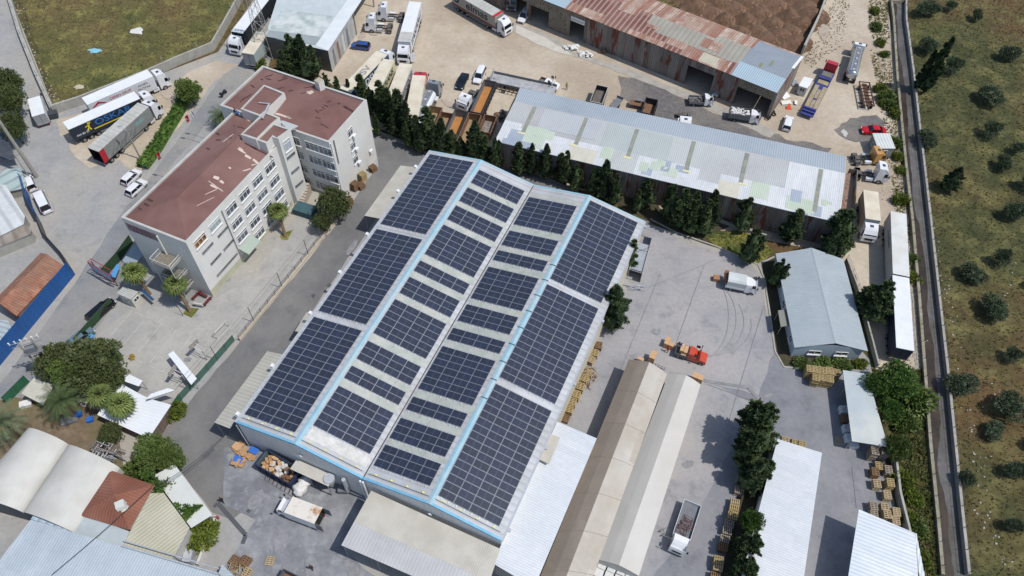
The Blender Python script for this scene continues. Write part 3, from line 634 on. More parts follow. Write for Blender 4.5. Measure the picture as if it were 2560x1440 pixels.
for s in (.22, .62): window(root, W_[1]+dS*LL*s, dS, 1.05, 2.0, 1.9, 2, bars=False)
dW = (W_[1]-W_[0]).normalized()
for s in (.47, .84): window(root, W_[0]+dW*(W_[1]-W_[0]).length*s, dW, .9, 2.1, 1.2, 2, bars=False)
pz = 2.5; MB().slab([G(1945, 776, pz), G(1967, 773, pz), G(1974, 813, pz), G(1952, 817, pz)], .1, mat('grey porch sheet', '#7f7e76')).build('porch_roof', root)
for q in ((1947, 778), (1954, 815)): p = G(*q, pz); MB().tube(up(p, 0), p, .05, m_steel, 5).build('post', root)
# ---------------------------------------------------------------- long corrugated shed across the middle
m_rust = mat('rusty corrugated wall', '#6d5b50', None, .5, .85, stripe=(.4, .25, .4), patch=(.9, 30, ['#837c75', '#79716a', '#8b847c', '#7e7770', '#857e77', '#756b63', '#8f8880', '#7a736c']), streak=[('#6e3f30', .55, .54, .6), ('#8c4d38', 1.6, .6, .66), ('#b0a9a0', 2.6, .66, .7)], stain=.5)
zS, zR, zN = 6.3, 7.15, 6.6
A = [G(1237, 353, zS), G(2098, 557, zS), G(2114, 433, zR), G(1286, 253, zR), G(2115, 391, zN), G(1300, 219, zN)]
shed = thing('long_shed', 'long shed with patchwork white and grey sheet roof across the upper middle', 'shed', up(A[0], 0))
c_w = mat('shed white sheet', '#d2d3d4', '#c9cbcd', .25, .55, patch=(1.05, 5, ['#d2d3d4', '#cbcccc', '#d5d6d6', '#c8c8c4', '#ced0d0']), stain=.15, grain=.06, stripe=(.33, .1, .25), c3='#b9bfc4', sc3=.08, amt3=.5)
c_g = mat('shed grey sheet', '#adacac', '#a5a4a6', .25, .55, stain=.12, grain=.06, stripe=(.33, .1, .25), c3='#b7bcb9', sc3=.05, amt3=.8)
c_b = mat('shed blue grey sheet', '#99a3ab', '#8e99a2', .25, .55, stripe=(.4, .16, .35), c3='#a6afb6', sc3=.06, amt3=.7)
c_gr = mat('pale green sheet', '#b0bba9', '#b9c3b3', .4, .5, stripe=(.33, .1, .25))
c_bl = mat('blue grey patch sheet', '#a0a9b5', '#959fac', .4, .5, stripe=(.33, .1, .25))
c_tr = mat('dark translucent strip', '#7b7c74', '#8f9084', 1.2, .5, c3='#8f9084', sc3=.6, amt3=.7)
ux = A[1]-A[0]
def SP(s, t, dz=0.0):   # s along, t from S eave (0) to ridge (1)
    return A[0].lerp(A[1], s).lerp(A[3].lerp(A[2], s), t)+Vector((0, 0, dz))
mb = MB().slab([A[0], A[1], A[2], A[3]], .12, c_g); mb.ud[0] = ux; mb.build('roof', shed)
mb = MB().slab([A[3], A[2], A[4], A[5]], .12, c_b); mb.ud[0] = ux; mb.build('roof', shed)
def sheetp(s0, s1, t0, t1, m, lab=None, dz=.02):
    mb = MB().slab([SP(s0, t0, dz), SP(s1, t0, dz), SP(s1, t1, dz), SP(s0, t1, dz)], .01, m); mb.ud[0] = ux; return mb.build('roof_sheet', shed, label=lab)
sheetp(0, 1, 0.0, .42, c_w)
r5 = random.Random(21)
for (s0, s1, t0, t1, m) in [(0, .055, .42, .52, c_w), (.03, .075, .12, .36, c_bl), (.06, .14, .06, .52, c_gr), (.075, .16, .30, .50, c_gr), (.02, .05, 0, .12, c_bl), (.05, .12, 0, .14, c_bl), (.31, .345, .18, .44, c_gr), (.33, .42, .0, .42, c_g), (.43, .455, .1, .3, c_gr), (.44, .47, .04, .2, c_bl), (.60, .66, .2, .42, c_g), (.66, .72, .0, .3, mat('cream weathered sheet', '#c4c1b2', '#bab7a8', .4, .6, stain=.2)), (.22, .3, .0, .3, mat('cream weathered sheet', '#c4c1b2')), (.75, .8, .1, .42, c_gr), (.46, .49, .18, .36, c_gr), (.49, .515, .2, .44, c_bl), (.5, .54, .12, .3, c_gr), (.53, .57, .26, .4, c_bl), (.475, .5, .3, .42, c_gr),
        (.85, .93, .04, .3, c_gr), (.86, .89, .2, .44, c_bl), (.895, .915, .0, .2, c_bl), (.945, .96, .25, .38, c_gr), (.92, .95, .02, .22, c_bl), (.955, .975, .3, .36, c_gr)]:
    sheetp(s0, s1, t0, t1, m, dz=.035+.003*r5.random())
sheetp(.30, .5, .42, .97, mat('greenish grey sheet', '#abb2b0', '#a4abaa', .25, .5, stripe=(.33, .1, .25)), dz=.03)
sheetp(.84, .998, .42, .99, c_w, dz=.031); sheetp(.1, .28, .52, .97, mat('light grey sheet', '#b0b4b6', '#a8acb0', .25, .5, stripe=(.33, .1, .25)), dz=.032)
for s in (.062, .225, .383, .555, .713, .925): sheetp(s, s+.012, .33 if s < .9 else .1, .97, c_tr, dz=.06)
for s in (.04, .2, .365, .54, .7): sheetp(s+.012, s+.035, .29, .33, mat('cream flashing patch', '#cdc7a0'), dz=.07)
mb = MB(); n_ = Vector((0, 0, .12)); ins = (A[3]-A[0]).normalized()*.4; ins.z = 0
W4 = [A[0]+ins, A[1]+ins, A[4]-ins*.6, A[5]-ins*.6]
mb.face([up(W4[0], 0), up(W4[1], 0), up(W4[1], zS), up(W4[0], zS)], m_rust); mb.face([up(W4[1], 0), up(W4[2], 0), up(W4[2], zN-.1), up(W4[1].lerp(W4[2], .66), zR-.15), up(W4[1], zS-.1)], m_rust)
mb.face([up(W4[2], 0), up(W4[3], 0), up(W4[3], zN-.1), up(W4[2], zN-.1)], m_rust); mb.face([up(W4[3], 0), up(W4[0], 0), up(W4[0], zS-.1), up(W4[3].lerp(W4[0], .34), zR-.15), up(W4[3], zN-.1)], m_rust)
mb.build('wall', shed)
# rusty lean-to bay at the right end of the long shed
z = 2.6
flatroof('rusty_bay', 'rusty walled open bay with old plates at the right end of the long shed', 'shed', [(2100, 545), (2116, 433), (2127, 433), (2112, 548)], z, mat('rusty plates', '#7c6152', '#8f7768', 1.2, .9, c4='#5a3d30', sc4=2, th4=.55))
wallstrip([(2116, 437), (2136, 440), (2130, 520), (2117, 560)], .15, 1.6, m_rust, 'rusty_fence', 'rusty sheet wall closing the bay at the right end of the long shed', 'fence')
# ---------------------------------------------------------------- rusty shed at the top
zS2, zR2, zN2 = 6.6, 7.5, 6.6
def RS(px): return px
Bq = {'S0': G(1393-258, 14-103, zS2), 'S1': G(1943, 233, zS2), 'N1': G(2003, 138, zN2), 'R1': G(1974, 186, zR2)}
# extend the left end beyond the frame along the same direction
dirS = (Bq['S1']-G(1393, 14, zS2)); L_ = dirS.length; dirS.normalize(); lenT = L_*1.5
S1 = Bq['S1']; N1 = Bq['N1']; perp = Vector((-dirS.y, dirS.x, 0)); wdt = (N1-S1).dot(perp)
S0 = S1-dirS*lenT; N0 = S0+perp*wdt; N1 = S1+perp*wdt; R0 = S0+perp*wdt*.55+Vector((0, 0, .9)); R1 = S1+perp*wdt*.55+Vector((0, 0, .9))
rust = thing('rusty_shed', 'long rusty corrugated workshop shed with open bays along the top', 'shed', up(S1, 0))
k_r = mat('red rust roof sheet', '#7d5148', '#6e463d', .3, .85, stripe=(1.05, .55, .3, '#b5a398'), c3='#8f7468', sc3=.1, amt3=.6, patch=(2.1, 3.2, ['#7b5046', '#845950', '#6f463d', '#8c655a', '#754b42']), c4='#a5918a', sc4=.3, th4=.6, w4=.1, stain=.3)
k_s = mat('streaky bleached rust sheet', '#a88c7c', '#9a7868', .5, .8, stripe=(.5, .3, .3), patch=(.75, 50, ['#b8a494', '#8f5c4a', '#c2b4a6', '#9e7767', '#ab9584', '#94604e']), stain=.3)
k_g = mat('grey cement sheet', '#a09b90', '#969186', .3, .85, stripe=(1.0, .16, .3), c3='#8c877d', sc3=.2, amt3=.5)
k_d = mat('slate grey sheet', '#8b939c', '#838b94', .3, .7, stripe=(.5, .08, .3))
k_b = mat('light blue grey sheet', '#9fb0ba', '#9fb5c1', .3, .5, stripe=(.4, .14, .5))
def RP(s, t, dz=0.0):  # s metres from right end, t 0..1 S eave->ridge, 1..2 ridge->N eave
    if t <= 1: p = S1.lerp(R1, t)
    else: p = R1.lerp(N1, t-1)
    return p-dirS*s+Vector((0, 0, dz))
for t0, t1, m in ((0, 1, k_r), (1, 2, k_s)):
    mb = MB().slab([RP(lenT, t0), RP(0, t0), RP(0, t1), RP(lenT, t1)], .1, m); mb.ud[0] = dirS; mb.build('roof', rust)
def rp(s0, s1, t0, t1, m, dz=.02):
    mb = MB().slab([RP(s1, t0, dz), RP(s0, t0, dz), RP(s0, t1, dz), RP(s1, t1, dz)], .01, m); mb.ud[0] = dirS; mb.build('roof_sheet', rust)
rp(0, 9.2, .55, 1, k_d); rp(0, 9.0, 1, 1.9, k_d); rp(0, 9.4, 0, .5, k_b, .04); rp(0, 9.4, .48, .56, k_b, .03)
rp(9.2, 27.5, .42, 1, k_g); rp(9.0, 16, 1, 1.25, k_g, .03); rp(27.5, 30, .62, 1, k_g, .025)
rp(9.9, 20, .0, .4, k_s, .03); rp(20, 24, .18, .45, k_s, .03); rp(24, 32, .0, .2, k_s, .035); rp(13, 16.5, .05, .38, mat('cream cement sheet', '#b9b2a0', '#aea795', .5, .85, stripe=(.5, .12, .3)), .045)
rp(9.5, 10.6, 0, .45, k_r, .05); rp(14, 18, .55, .9, k_s, .05); rp(27, 29.5, .5, .62, k_s, .05); rp(38, 46, 0, .32, k_s, .03); rp(46.5, lenT, .0, 1, k_b, .04); rp(33, 37, .7, 1, k_s, .03)
for s in (4.0, 5.6): rp(s-.25 if s < 5 else s-.3, s+.25, .62 if s > 5 else .78, .78 if s > 5 else 1, mat('mossy patch', '#7d8068'), .05)
MB().slab([RP(-.2, 1, .05), RP(-.2, 1.95, .05), RP(.35, 1.95, .05), RP(.35, 1, .05)][::-1], .06, m_white).build('verge_trim', rust)
# walls with bays: s measured from the right end on the S side
def wallseg(s0, s1, z0, z1, m=m_rust):
    a = up(S1, 0)+perp*.5-dirS*s1; b = up(S1, 0)+perp*.5-dirS*s0
    mb = MB().face([up(a, z0), up(b, z0), up(b, z1), up(a, z1)], m); a2, b2 = a+perp*.12, b+perp*.12
    mb.face([up(b2, z0), up(a2, z0), up(a2, z1), up(b2, z1)], m); mb.face([up(a, z0), up(a2, z0), up(b2, z0), up(b, z0)], m); mb.build('wall', rust)
    return a, b
m_holed = mat('punched grey sheet wall', '#8d8473', '#7c7364', .5, .85, stripe=(.5, .25, .4), c4='#4b3426', sc4=2.2, th4=.56, w4=.04, stain=.4)
wallseg(7.6, 8.2, 0, 6.4); wallseg(0, .6, 0, 6.4); wallseg(.6, 7.6, 4.3, 6.4, m_holed)
wallseg(8.2, 12.6, 0, 6.4); wallseg(12.6, 18.2, 4.6, 6.4)
wallseg(18.2, 41.8, 0, 6.4); wallseg(41.8, 45.2, 4.0, 6.4, m_holed); wallseg(45.2, 50.4, 0, 6.4, m_holed); wallseg(50.4, 55, 3.9, 6.4, m_holed); wallseg(55, 56, 0, 6.4); wallseg(56, 60, 4.2, 6.4, m_holed); wallseg(60, lenT, 0, 6.4)
mb = MB(); q = [up(S1, 0)+perp*.5, up(N1, 0)-perp*.3]
mb.face([q[0], q[1], up(q[1], 6.4), up(q[0].lerp(q[1], .55), 7.3), up(q[0], 6.4)], m_rust)
mb.build('wall', rust)
MB().face([up(N1, 0)-perp*.3, up(N0, 0)-perp*.3, up(N0, 6.4)-perp*.3, up(N1, 6.4)-perp*.3], m_rust).build('wall', rust)
sg = up(S1, 5.2)+perp*.45-dirS*43.4
MB().box((sg.x, sg.y, 4.7), (3.2, .1, 1.0), m_white, rz=math.atan2(dirS.y, dirS.x)).build('sign', rust)
text('AKDUNCAM', up(sg, 4.62)-perp*.06, dirS, (0, 0, 1), .5, mat('grey lettering', '#6a7480'), rust)
# ---------------------------------------------------------------- workshop top left
wz_ = 5.2
wk = thing('workshop', 'workshop with pale sheet roof and open bays at the top left of the dirt yard', 'workshop', up(G(820, 127, wz_), 0))
P = [G(820, 127, wz_), G(905, -2, wz_), G(960, -85, wz_), G(730, -120, wz_), G(663, 90, wz_)]
m_wks = mat('pale workshop sheet', '#bcc2c3', '#b0b8ba', .4, .55, c3='#adb8ba', sc3=.2, amt3=.6)
MB().slab(P, .15, m_wks).build('roof', wk)
m_wk2 = mat('streaked grey sheet', '#98a3a2', '#b8bfbd', .35, .6, c3='#c6cac8', sc3=.4, amt3=.9, stain=.15)
Q = [G(663, 90, wz_+.05), G(788, 112, wz_+.05), G(840, 41, wz_+.05), G(705, 22, wz_+.05)]
MB().slab(Q, .04, m_wk2).build('roof_sheet', wk)
MB().slab([G(789, 113, wz_+.04), G(820, 127, wz_+.04), G(905, -2, wz_+.04), G(878, -14, wz_+.04)], .03, mat('white workshop sheet', '#d2d6d8', '#c8cdd0', .4, .55)).build('roof_sheet', wk)
MB().slab([G(664, 91, wz_+.08), G(788, 112, wz_+.08), G(803, 92, wz_+.08), G(673, 75, wz_+.08)], .02, mat('dull grey sheet', '#959d9e', '#8b9394', .4, .6, grain=.1)).build('roof_sheet', wk)
for t_, c_ in ((.12, '#7e7f80'), (.3, '#8a6a58'), (.5, '#c9c9c5'), (.68, '#7b7d80'), (.85, '#a9aaa7')):
    q_ = G(820, 127, 0).lerp(G(880, 36, 0), t_*.62); e_ = (G(880, 36, 0)-G(820, 127, 0)).normalized(); q_ = up(G(820, 127, wz_), 0)+e_*((G(880, 36, wz_)-G(820, 127, wz_)).length*t_)+Vector((.03, 0, 0))
    MB().face([up(q_, .4), up(q_+e_*.9, .4), up(q_+e_*.9, 4.4), up(q_, 4.2)], mat('patch sheet '+c_, c_, rough=.8, stripe=(.3, .15, .2))).build('wall_sheet', wk)
mb = MB(); a, b, c = G(820, 127, wz_), G(880, 36, wz_), G(663, 92, wz_)
m_gw = mat('patched grey sheet wall', '#b5b5b1', '#a5a5a1', .4, .85, stripe=(.4, .1, .3), patch=(1.5, 2.2, ['#b5b5b1', '#a8a8a5', '#bfbfbb', '#9c9c98']), stain=.3)
mb.face([up(a, 0), up(b, 0), b, a], m_gw); mb.face([up(c, 0), up(a, 0), a, c], mat('dark stained wall', '#4f4d4b', '#64615d', .6, .9, stain=.5)); mb.build('wall', wk)
d_, e_ = G(700, 22, wz_), G(730, -120, wz_)
MB().face([up(e_, 0), up(c, 0), c, e_], m_gw).build('wall', wk)
for t in (.42, .75): p = G(820, 127, wz_).lerp(G(960, -85, wz_), t); MB().tube(up(p, 0), p, .14, m_steel, 6).build('post', wk)
# ---------------------------------------------------------------- school (two linked blocks with red brown roofs)
m_mem = mat('red brown bitumen roof', '#785853', '#6b4d48', .4, .92, grain=.1, c3='#81645d', sc3=.08, amt3=.85, bump=.15, bsc=12)
m_patch = mat('torn roof patch', '#4f3535', '#3f2c2d', 2, .9)
m_pale = mat('pale exposed screed', '#cbbab0', '#b9a79c', 2, .9)
m_sw = mat('white rendered wall', '#dad8d2', '#d3d0ca', .25, .85, c3='#c9c6bf', sc3=.15, amt3=.4, stain=.12)
m_sw2 = mat('grey rendered wall', '#b9b7b2', '#aeaca8', .25, .85, stain=.15)
m_par = mat('parapet cap', '#b9b8b2', '#a9a8a2', .6, .85)
m_yel = mat('pale yellow plinth', '#bdbda3', '#aeae95', .4, .85, stain=.3)
zP = 13.6
a1 = [G(302, 543, zP), G(465, 607, zP), G(728, 328, zP), G(584, 277, zP)]      # block 1: W, S, E, N
a2 = [G(549, 263, zP), G(822, 356, zP), G(916.7, 249.2, zP), G(656, 163.5, zP)]   # block 2: W, S, E, N
sch = thing('school_building', 'white four storey L shaped building with red brown roofs at upper left', 'building', up(a1[1], 0))
def ring(P, zin, zpar, t, nm='wall', roof_rise=.9, wm=m_sw):
    P = ccw(P); n = len(P); c = sum(P, Vector())/n
    mb = MB()
    for i in range(n):
        j = (i+1) % n; mb.face([up(P[i], 0), up(P[j], 0), up(P[j], zpar), up(P[i], zpar)], wm)
    mb.build('wall', sch)
    I = []
    for i in range(n):
        e0 = (P[i]-P[i-1]).normalized(); e1_ = (P[(i+1) % n]-P[i]).normalized()
        n0 = Vector((-e0.y, e0.x, 0)); n1 = Vector((-e1_.y, e1_.x, 0)); b = (n0+n1); b = b/b.dot(n0)*t if abs(b.dot(n0)) > 1e-6 else n0*t; I.append(P[i]+b)
    mb = MB()
    for i in range(n):
        j = (i+1) % n
        mb.face([up(P[i], zpar+.002), up(P[j], zpar+.002), up(I[j], zpar+.002), up(I[i], zpar+.002)], m_par)
        mb.face([up(I[j], zin-.2), up(I[i], zin-.2), up(I[i], zpar), up(I[j], zpar)], m_par)
    mb.build('parapet', sch)
    return I
def hip(I, z, rise, f=.34, m=m_mem):
    """hip roof inside the parapet: I is a quad, long axis 1->2"""
    L = [(I[(i+1) % 4]-I[i]).length for i in range(4)]
    if L[1]+L[3] < L[0]+L[2]: I = I[1:]+I[:1]
    wd = (I[1]-I[0]).length; ln = (I[2]-I[1]).length
    r0 = (I[0]+I[1])/2; r1 = (I[3]+I[2])/2; d = (r1-r0).normalized(); q = min(wd*.5, ln*.4)
    r0 = up(r0+d*q, z+rise); r1 = up(r1-d*q, z+rise)
    mb = MB(); I = [up(p, z) for p in I]
    mb.face([I[0], I[1], r0], m); mb.face([I[1], I[2], r1, r0], m); mb.face([I[2], I[3], r1], m); mb.face([I[3], I[0], r0, r1], m)
    mb.build('roof', sch); return r0, r1
I2 = ring(a2, zP-.35, zP, .35); rA = hip(I2, zP-.35, .9)
I1 = ring(a1, zP-.2, zP-.02, .35, wm=m_sw); rB = hip([I1[0], I1[1], I1[2], I1[3]], zP-.3, 1.5)
# penthouses and stair tower
zA = 15.6
def pent(px, z, zb, nm, wm=m_sw, zroof=None, lab=None, cap=.3):
    P = ccw([G(*p, z) for p in px]); n = len(P); mb = MB()
    for i in range(n):
        j = (i+1) % n; mb.face([up(P[i], zb), up(P[j], zb), up(P[j], z), up(P[i], z)], wm)
    mb.build('wall', sch)
    c = sum(P, Vector())/n
    I = [p+(c-p).normalized()*cap*1.3 for p in P]; mb = MB()
    for i in range(n):
        j = (i+1) % n
        mb.face([up(P[i], z), up(P[j], z), up(I[j], z), up(I[i], z)], m_par); mb.face([up(I[j], z-.25), up(I[i], z-.25), up(I[i], z), up(I[j], z)], m_par)
    mb.build('parapet', sch)
    MB().face([up(p, z-.2) for p in I], m_mem).build('roof', sch); return P
pA = pent([(601, 272), (660, 211.5), (711.5, 232), (664, 279), (649, 290)], 15.4, 13, 'a')
pB = pent([(649, 290), (665, 279.5), (699, 293), (683.5, 308), (640, 349), (601.5, 336)], 15.9, 13, 'b')
pC = pent([(683.5, 308), (725.8, 322), (695.8, 346.7), (679, 341.5), (664.5, 358), (640.5, 349)], 15.7, 0, 'c')
MB().slab([G(699, 303, 14.8), G(724, 327, 14.8), G(745.5, 314.5, 14.8), G(707, 301, 14.8)], .15, mat('grey concrete canopy', '#a9b0b1')).build('stair_canopy', sch)
q_ = G(797, 200, 15.2); MB().box((q_.x, q_.y, 14.2), (1.15, 1.15, 2.0), m_sw, rz=R(-38), top=mat('chimney cap', '#a49d8c')).build('chimney', sch)
# facades with windows
def face_dir(A, B): d = up(B, 0)-up(A, 0); return d.normalized(), d.length
# block 1 south east facade: S corner -> towards tower
d, L = face_dir(a1[1], a1[2]); A = up(a1[1], 0); Lf = (G(664, 395, zP)-a1[1]).length
m_or = mat('orange curtain glass', '#a0691f', '#4a3c30', 1.5, .3, spec=.5); m_cur = mat('curtained glass', '#a3aeb0', '#8c979b', 2, .3)
m_gl2 = mat('dark window glass', '#4b525b', '#30363d', 1.0, .12, spec=.6, c3='#7d838a', sc3=.5, amt3=.9)
# left bay
window(sch, A+d*1.0, d, 10.9, 12.5, 2.5, 3, glass=m_or); window(sch, A+d*4.5, d, 10.9, 12.5, 2.5, 4, glass=m_cur)
for zz, ss in ((8.9, 1.6), (8.9, 5.3), (5.7, 2.1), (5.7, 5.3)):
    window(sch, A+d*ss, d, zz, zz+.55, 2.5, 3, glass=m_gl2, bars=False)
window(sch, A+d*2.2, d, 2.6, 3.1, 5.2, 6, glass=m_gl2, bars=False)
MB().tube(up(A+d*7.75, 12.9)+Vector((d.y, -d.x, 0))*.15, up(A+d*7.75, .3)+Vector((d.y, -d.x, 0))*.15, .08, m_steel, 6).build('downpipe', sch)
for k in range(5):
    s = 8.4+k*3.35
    if s+2.5 > L*.86: break
    for zf in (10.6, 7.35, 4.1, 1.1):
        if zf == 1.1 and k == 0: continue
        window(sch, A+d*s, d, zf, zf+1.75, 2.45, 3, glass=m_gl2)
nrm = Vector((d.y, -d.x, 0))
MB().slab([up(A+d*8.0+nrm*.1, 3.35), up(A+d*8.0+nrm*1.9, 2.9), up(A+d*11.2+nrm*1.9, 2.9), up(A+d*11.2+nrm*.1, 3.35)], .08, mat('green grey door canopy', '#9aa79b')).build('door_canopy', sch)
mb = MB(); c0 = A+nrm*.04; c1 = A+d*(L*.83)+nrm*.04
mb.face([up(c0, 0), up(c1, 0), up(c1, 1.1), up(c0, 1.6)], m_yel).build('plinth', sch)
# block 1 west gable (SW) : sign and outside stairs door
d, L = face_dir(a1[0], a1[1]); A = up(a1[0], 0); nrm = Vector((d.y, -d.x, 0))
m_sign = mat('weathered sign board', '#8f8b8d', '#7d797d', 2, .7)
MB().box(tuple(A+d*3.2+nrm*.08+Vector((0, 0, 11.9))), (5.6, .08, 1.9), m_sign, rz=math.atan2(d.y, d.x)).build('sign', sch)
m_let = mat('faded red lettering', '#7a3c47')
for zz_, s0_, s1_ in ((12.45, 1.2, 5.2), (11.95, .9, 5.6), (11.4, 1.4, 5.0)):
    r_l = random.Random(int(zz_*10)); q_ = s0_; mb = MB()
    while q_ < s1_: ww = r_l.uniform(.15, .35); mb.box(tuple(A+d*q_+nrm*.13+Vector((0, 0, zz_))), (ww, .02, .28), m_let, rz=math.atan2(d.y, d.x)); q_ += ww+r_l.uniform(.07, .16)
    mb.build('worn_lettering', sch)
MB().tube(up(A+d*6.4+nrm*.2, 12.6), up(A+d*6.4+nrm*.2, .2), .14, m_sw, 6).build('downpipe', sch)
# block 2 blank end wall with window column (SE face of block 2: S->E)
d, L = face_dir(a2[1], a2[2]); A = up(a2[1], 0); nrm = Vector((d.y, -d.x, 0))
for zf in (10.3, 7.2, 4.0):
    window(sch, A+d*(L*.43), d, zf, zf+1.75, 1.35, 2, glass=m_gl2)
    MB().box(tuple(A+d*(L*.43+1.3)+nrm*.3+Vector((0, 0, zf-.45))), (.8, .35, .55), m_white, rz=math.atan2(d.y, d.x)).build('air_conditioner', sch)
MB().box(tuple(A+d*(L*.86)+nrm*.3+Vector((0, 0, 3.1))), (.8, .35, .6), m_white, rz=math.atan2(d.y, d.x)).build('air_conditioner', sch)
MB().face([up(A+nrm*.05, 0), up(A+d*L+nrm*.05, 0), up(A+d*L+nrm*.05, 2.9), up(A+nrm*.05, 2.9)], m_sw).build('plinth', sch)
for s, z1 in ((.25, .3), (1.1, 8.0)): MB().tube(up(A+d*s+nrm*.15, 13.2), up(A+d*s+nrm*.15, z1), .1, m_white if s < 1 else m_steel, 6).build('downpipe', sch)
# block 2 shaded face towards the yard (W->S): from tower to S corner
d, L = face_dir(a2[0], a2[1]); A = up(a2[0], 0); s_t = (up(G(728, 328, zP), 0)-A).length; sp_ = (L-s_t)
for k in range(3):
    s = s_t-.6+k*(sp_/2.65)
    for j, zf in enumerate((10.4, 7.2, 4.0, 1.0)):
        window(sch, A+d*s, d, zf, zf+1.75, 2.5 if k else 1.6, 3 if k else 2, glass=m_gl2)
# tower windows
tA, tB = G(695.8, 346.7, 15.7), G(725.8, 322, 15.7); d, L = face_dir(tA, tB); A = up(tA, 0); nrm = Vector((d.y, -d.x, 0))
window(sch, A+d*L*.2, d, 12.2, 14.5, L*.55, 2, glass=mat('pale glass', '#a7adb3'), nm='window')
for zf in (10.6, 7.2, 3.9): window(sch, A+d*L*.16, d, zf, zf+.6, L*.68, 3, glass=m_gl2, bars=False)
tD = G(664.5, 358, 15.7); d2, L2_ = face_dir(tD, G(679, 341.5, 15.7)); window(sch, up(tD, 0)+d2*L2_*.6, d2, 12.9, 13.9, .7, 1, glass=m_gl2)
# roof damage: patches lying on the membrane
def onroof(px, z, w_, l_, m, ang=None, nm='roof_patch'):
    p = G(*px, z); a = ang if ang is not None else rnd.uniform(-.3, .3)+R(-28)
    r = random.Random(int(px[0]*7+px[1])); pts = []
    for i in range(10):
        t = 2*PI*i/10; pts.append(Vector((w_/2*(abs(math.cos(t))**.4)*(1 if math.cos(t) > 0 else -1)*r.uniform(.75, 1.1), l_/2*(abs(math.sin(t))**.4)*(1 if math.sin(t) > 0 else -1)*r.uniform(.6, 1.15), 0)))
    q = Matrix.Rotation(a, 3, 'Z'); return [p+q@v for v in pts], m
def hz(I, r0, r1, z, p):     # height of hip roof at xy by nearest face plane
    best = None
    return best
def roofz(p, which):
    # analytic: distance to nearest eave times slope, limited by ridge
    I = [Vector((q.x, q.y, 0)) for q in (I1 if which == 1 else I2)]; z = zP-.3 if which == 1 else zP-.35; rise = 1.5 if which == 1 else .9
    dd = []
    for i in range(4):
        a, b = I[i], I[(i+1) % 4]; e = (b-a).normalized(); dd.append(((up(p, 0)-a).dot(Vector((-e.y, e.x, 0)))))
    wd = min((I[1]-I[0]).length, (I[2]-I[1]).length); return z+rise*min(min(dd)/(wd/2), 1)
def patches(lst, which, m, nm='roof_patch'):
    mb = MB()
    for x, y, w_, l_, *a in lst:
        c = G(x, y, zP+.3)
        for _ in range(3): c = G(x, y, roofz(c, which))
        pts, _m = onroof((x, y), c.z, w_, l_, m, a[0] if a else None)
        mb.face([Vector((q.x, q.y, roofz(q, which)+.035)) for q in pts], m)
    mb.build(nm, sch)
J = R(35)
patches([(376, 501, 1.7, .35), (367, 512, 1.7, .35), (350, 522, 1.0, .25), (592, 316, 1.4, .3), (606, 320, 1.0, .3), (590, 334, 1.3, .3), (545, 335, 1.2, .4), (600, 340, .7, .3), (546, 350, 1.2, .3), (520, 372, 1.0, .3), (575, 345, 1.0, .25), (655, 380, 4.5, .35, -.35), (627, 366, 2.5, .3, -.35)], 1, m_patch)
patches([(571, 345, 2.6, .3, .9), (578, 356, 1.6, .25, -.5), (590, 365, 2.8, .3, -.45), (605, 378, 1.6, .35, -.5), (620, 392, 1.2, .5), (640, 405, 1.4, .5), (541, 445, 1.0, .6), (555, 455, .8, .5), (540, 466, 3.0, .16, -.55), (528, 480, 2.0, .12, .75), (512, 505, 3.4, .10, .8), (535, 467, 1.4, .4), (620, 300, 1.2, .4), (575, 420, .5, .3), (618, 425, 1.4, .25, .6), (635, 412, 1.0, .2, .6)], 1, m_pale)
patches([(672, 190, 1.8, .3, .75), (671, 198, 1.0, .4), (707, 199, 2.0, .3, .75), (655, 199, .7, .25), (712, 192, .9, .3, .8), (632, 216, 1.2, .3), (622, 240, 1.5, .3, .9), (607, 249, 1.4, .28, 1.0), (703, 220, 1.3, .3, .6), (726, 227, 1.0, .3, .5), (772, 218, 2.0, .25, .5), (762, 232, 1.6, .25, .5), (822, 254, .9, .25, .8), (815, 265, 1.2, .3), (808, 270, .8, .25), (792, 278, 1.2, .2, -.8), (802, 276, .9, .2, .6), (795, 295, 1.0, .2, -.3), (856, 263, 2.4, .5, -.6), (872, 273, 2.4, .5, -.55), (812, 315, 1.8, .25, -.5)], 2, m_patch)
patches([(774, 232, 1.2, .9), (780, 229, .8, .4), (708, 290, 3.2, .45, -.38), (722, 294, 1.0, .4)], 2, m_pale)
MB().slab([G(646, 255, 15.5), G(675, 258, 15.5), G(675, 260, 15.5), G(646, 257, 15.5)], .1, m_alu).build('loose_gutter', sch)
MB().tube(G(656, 296, 16.1), G(672, 262, 16.0), .18, m_alu, 5).build('loose_gutter', sch)
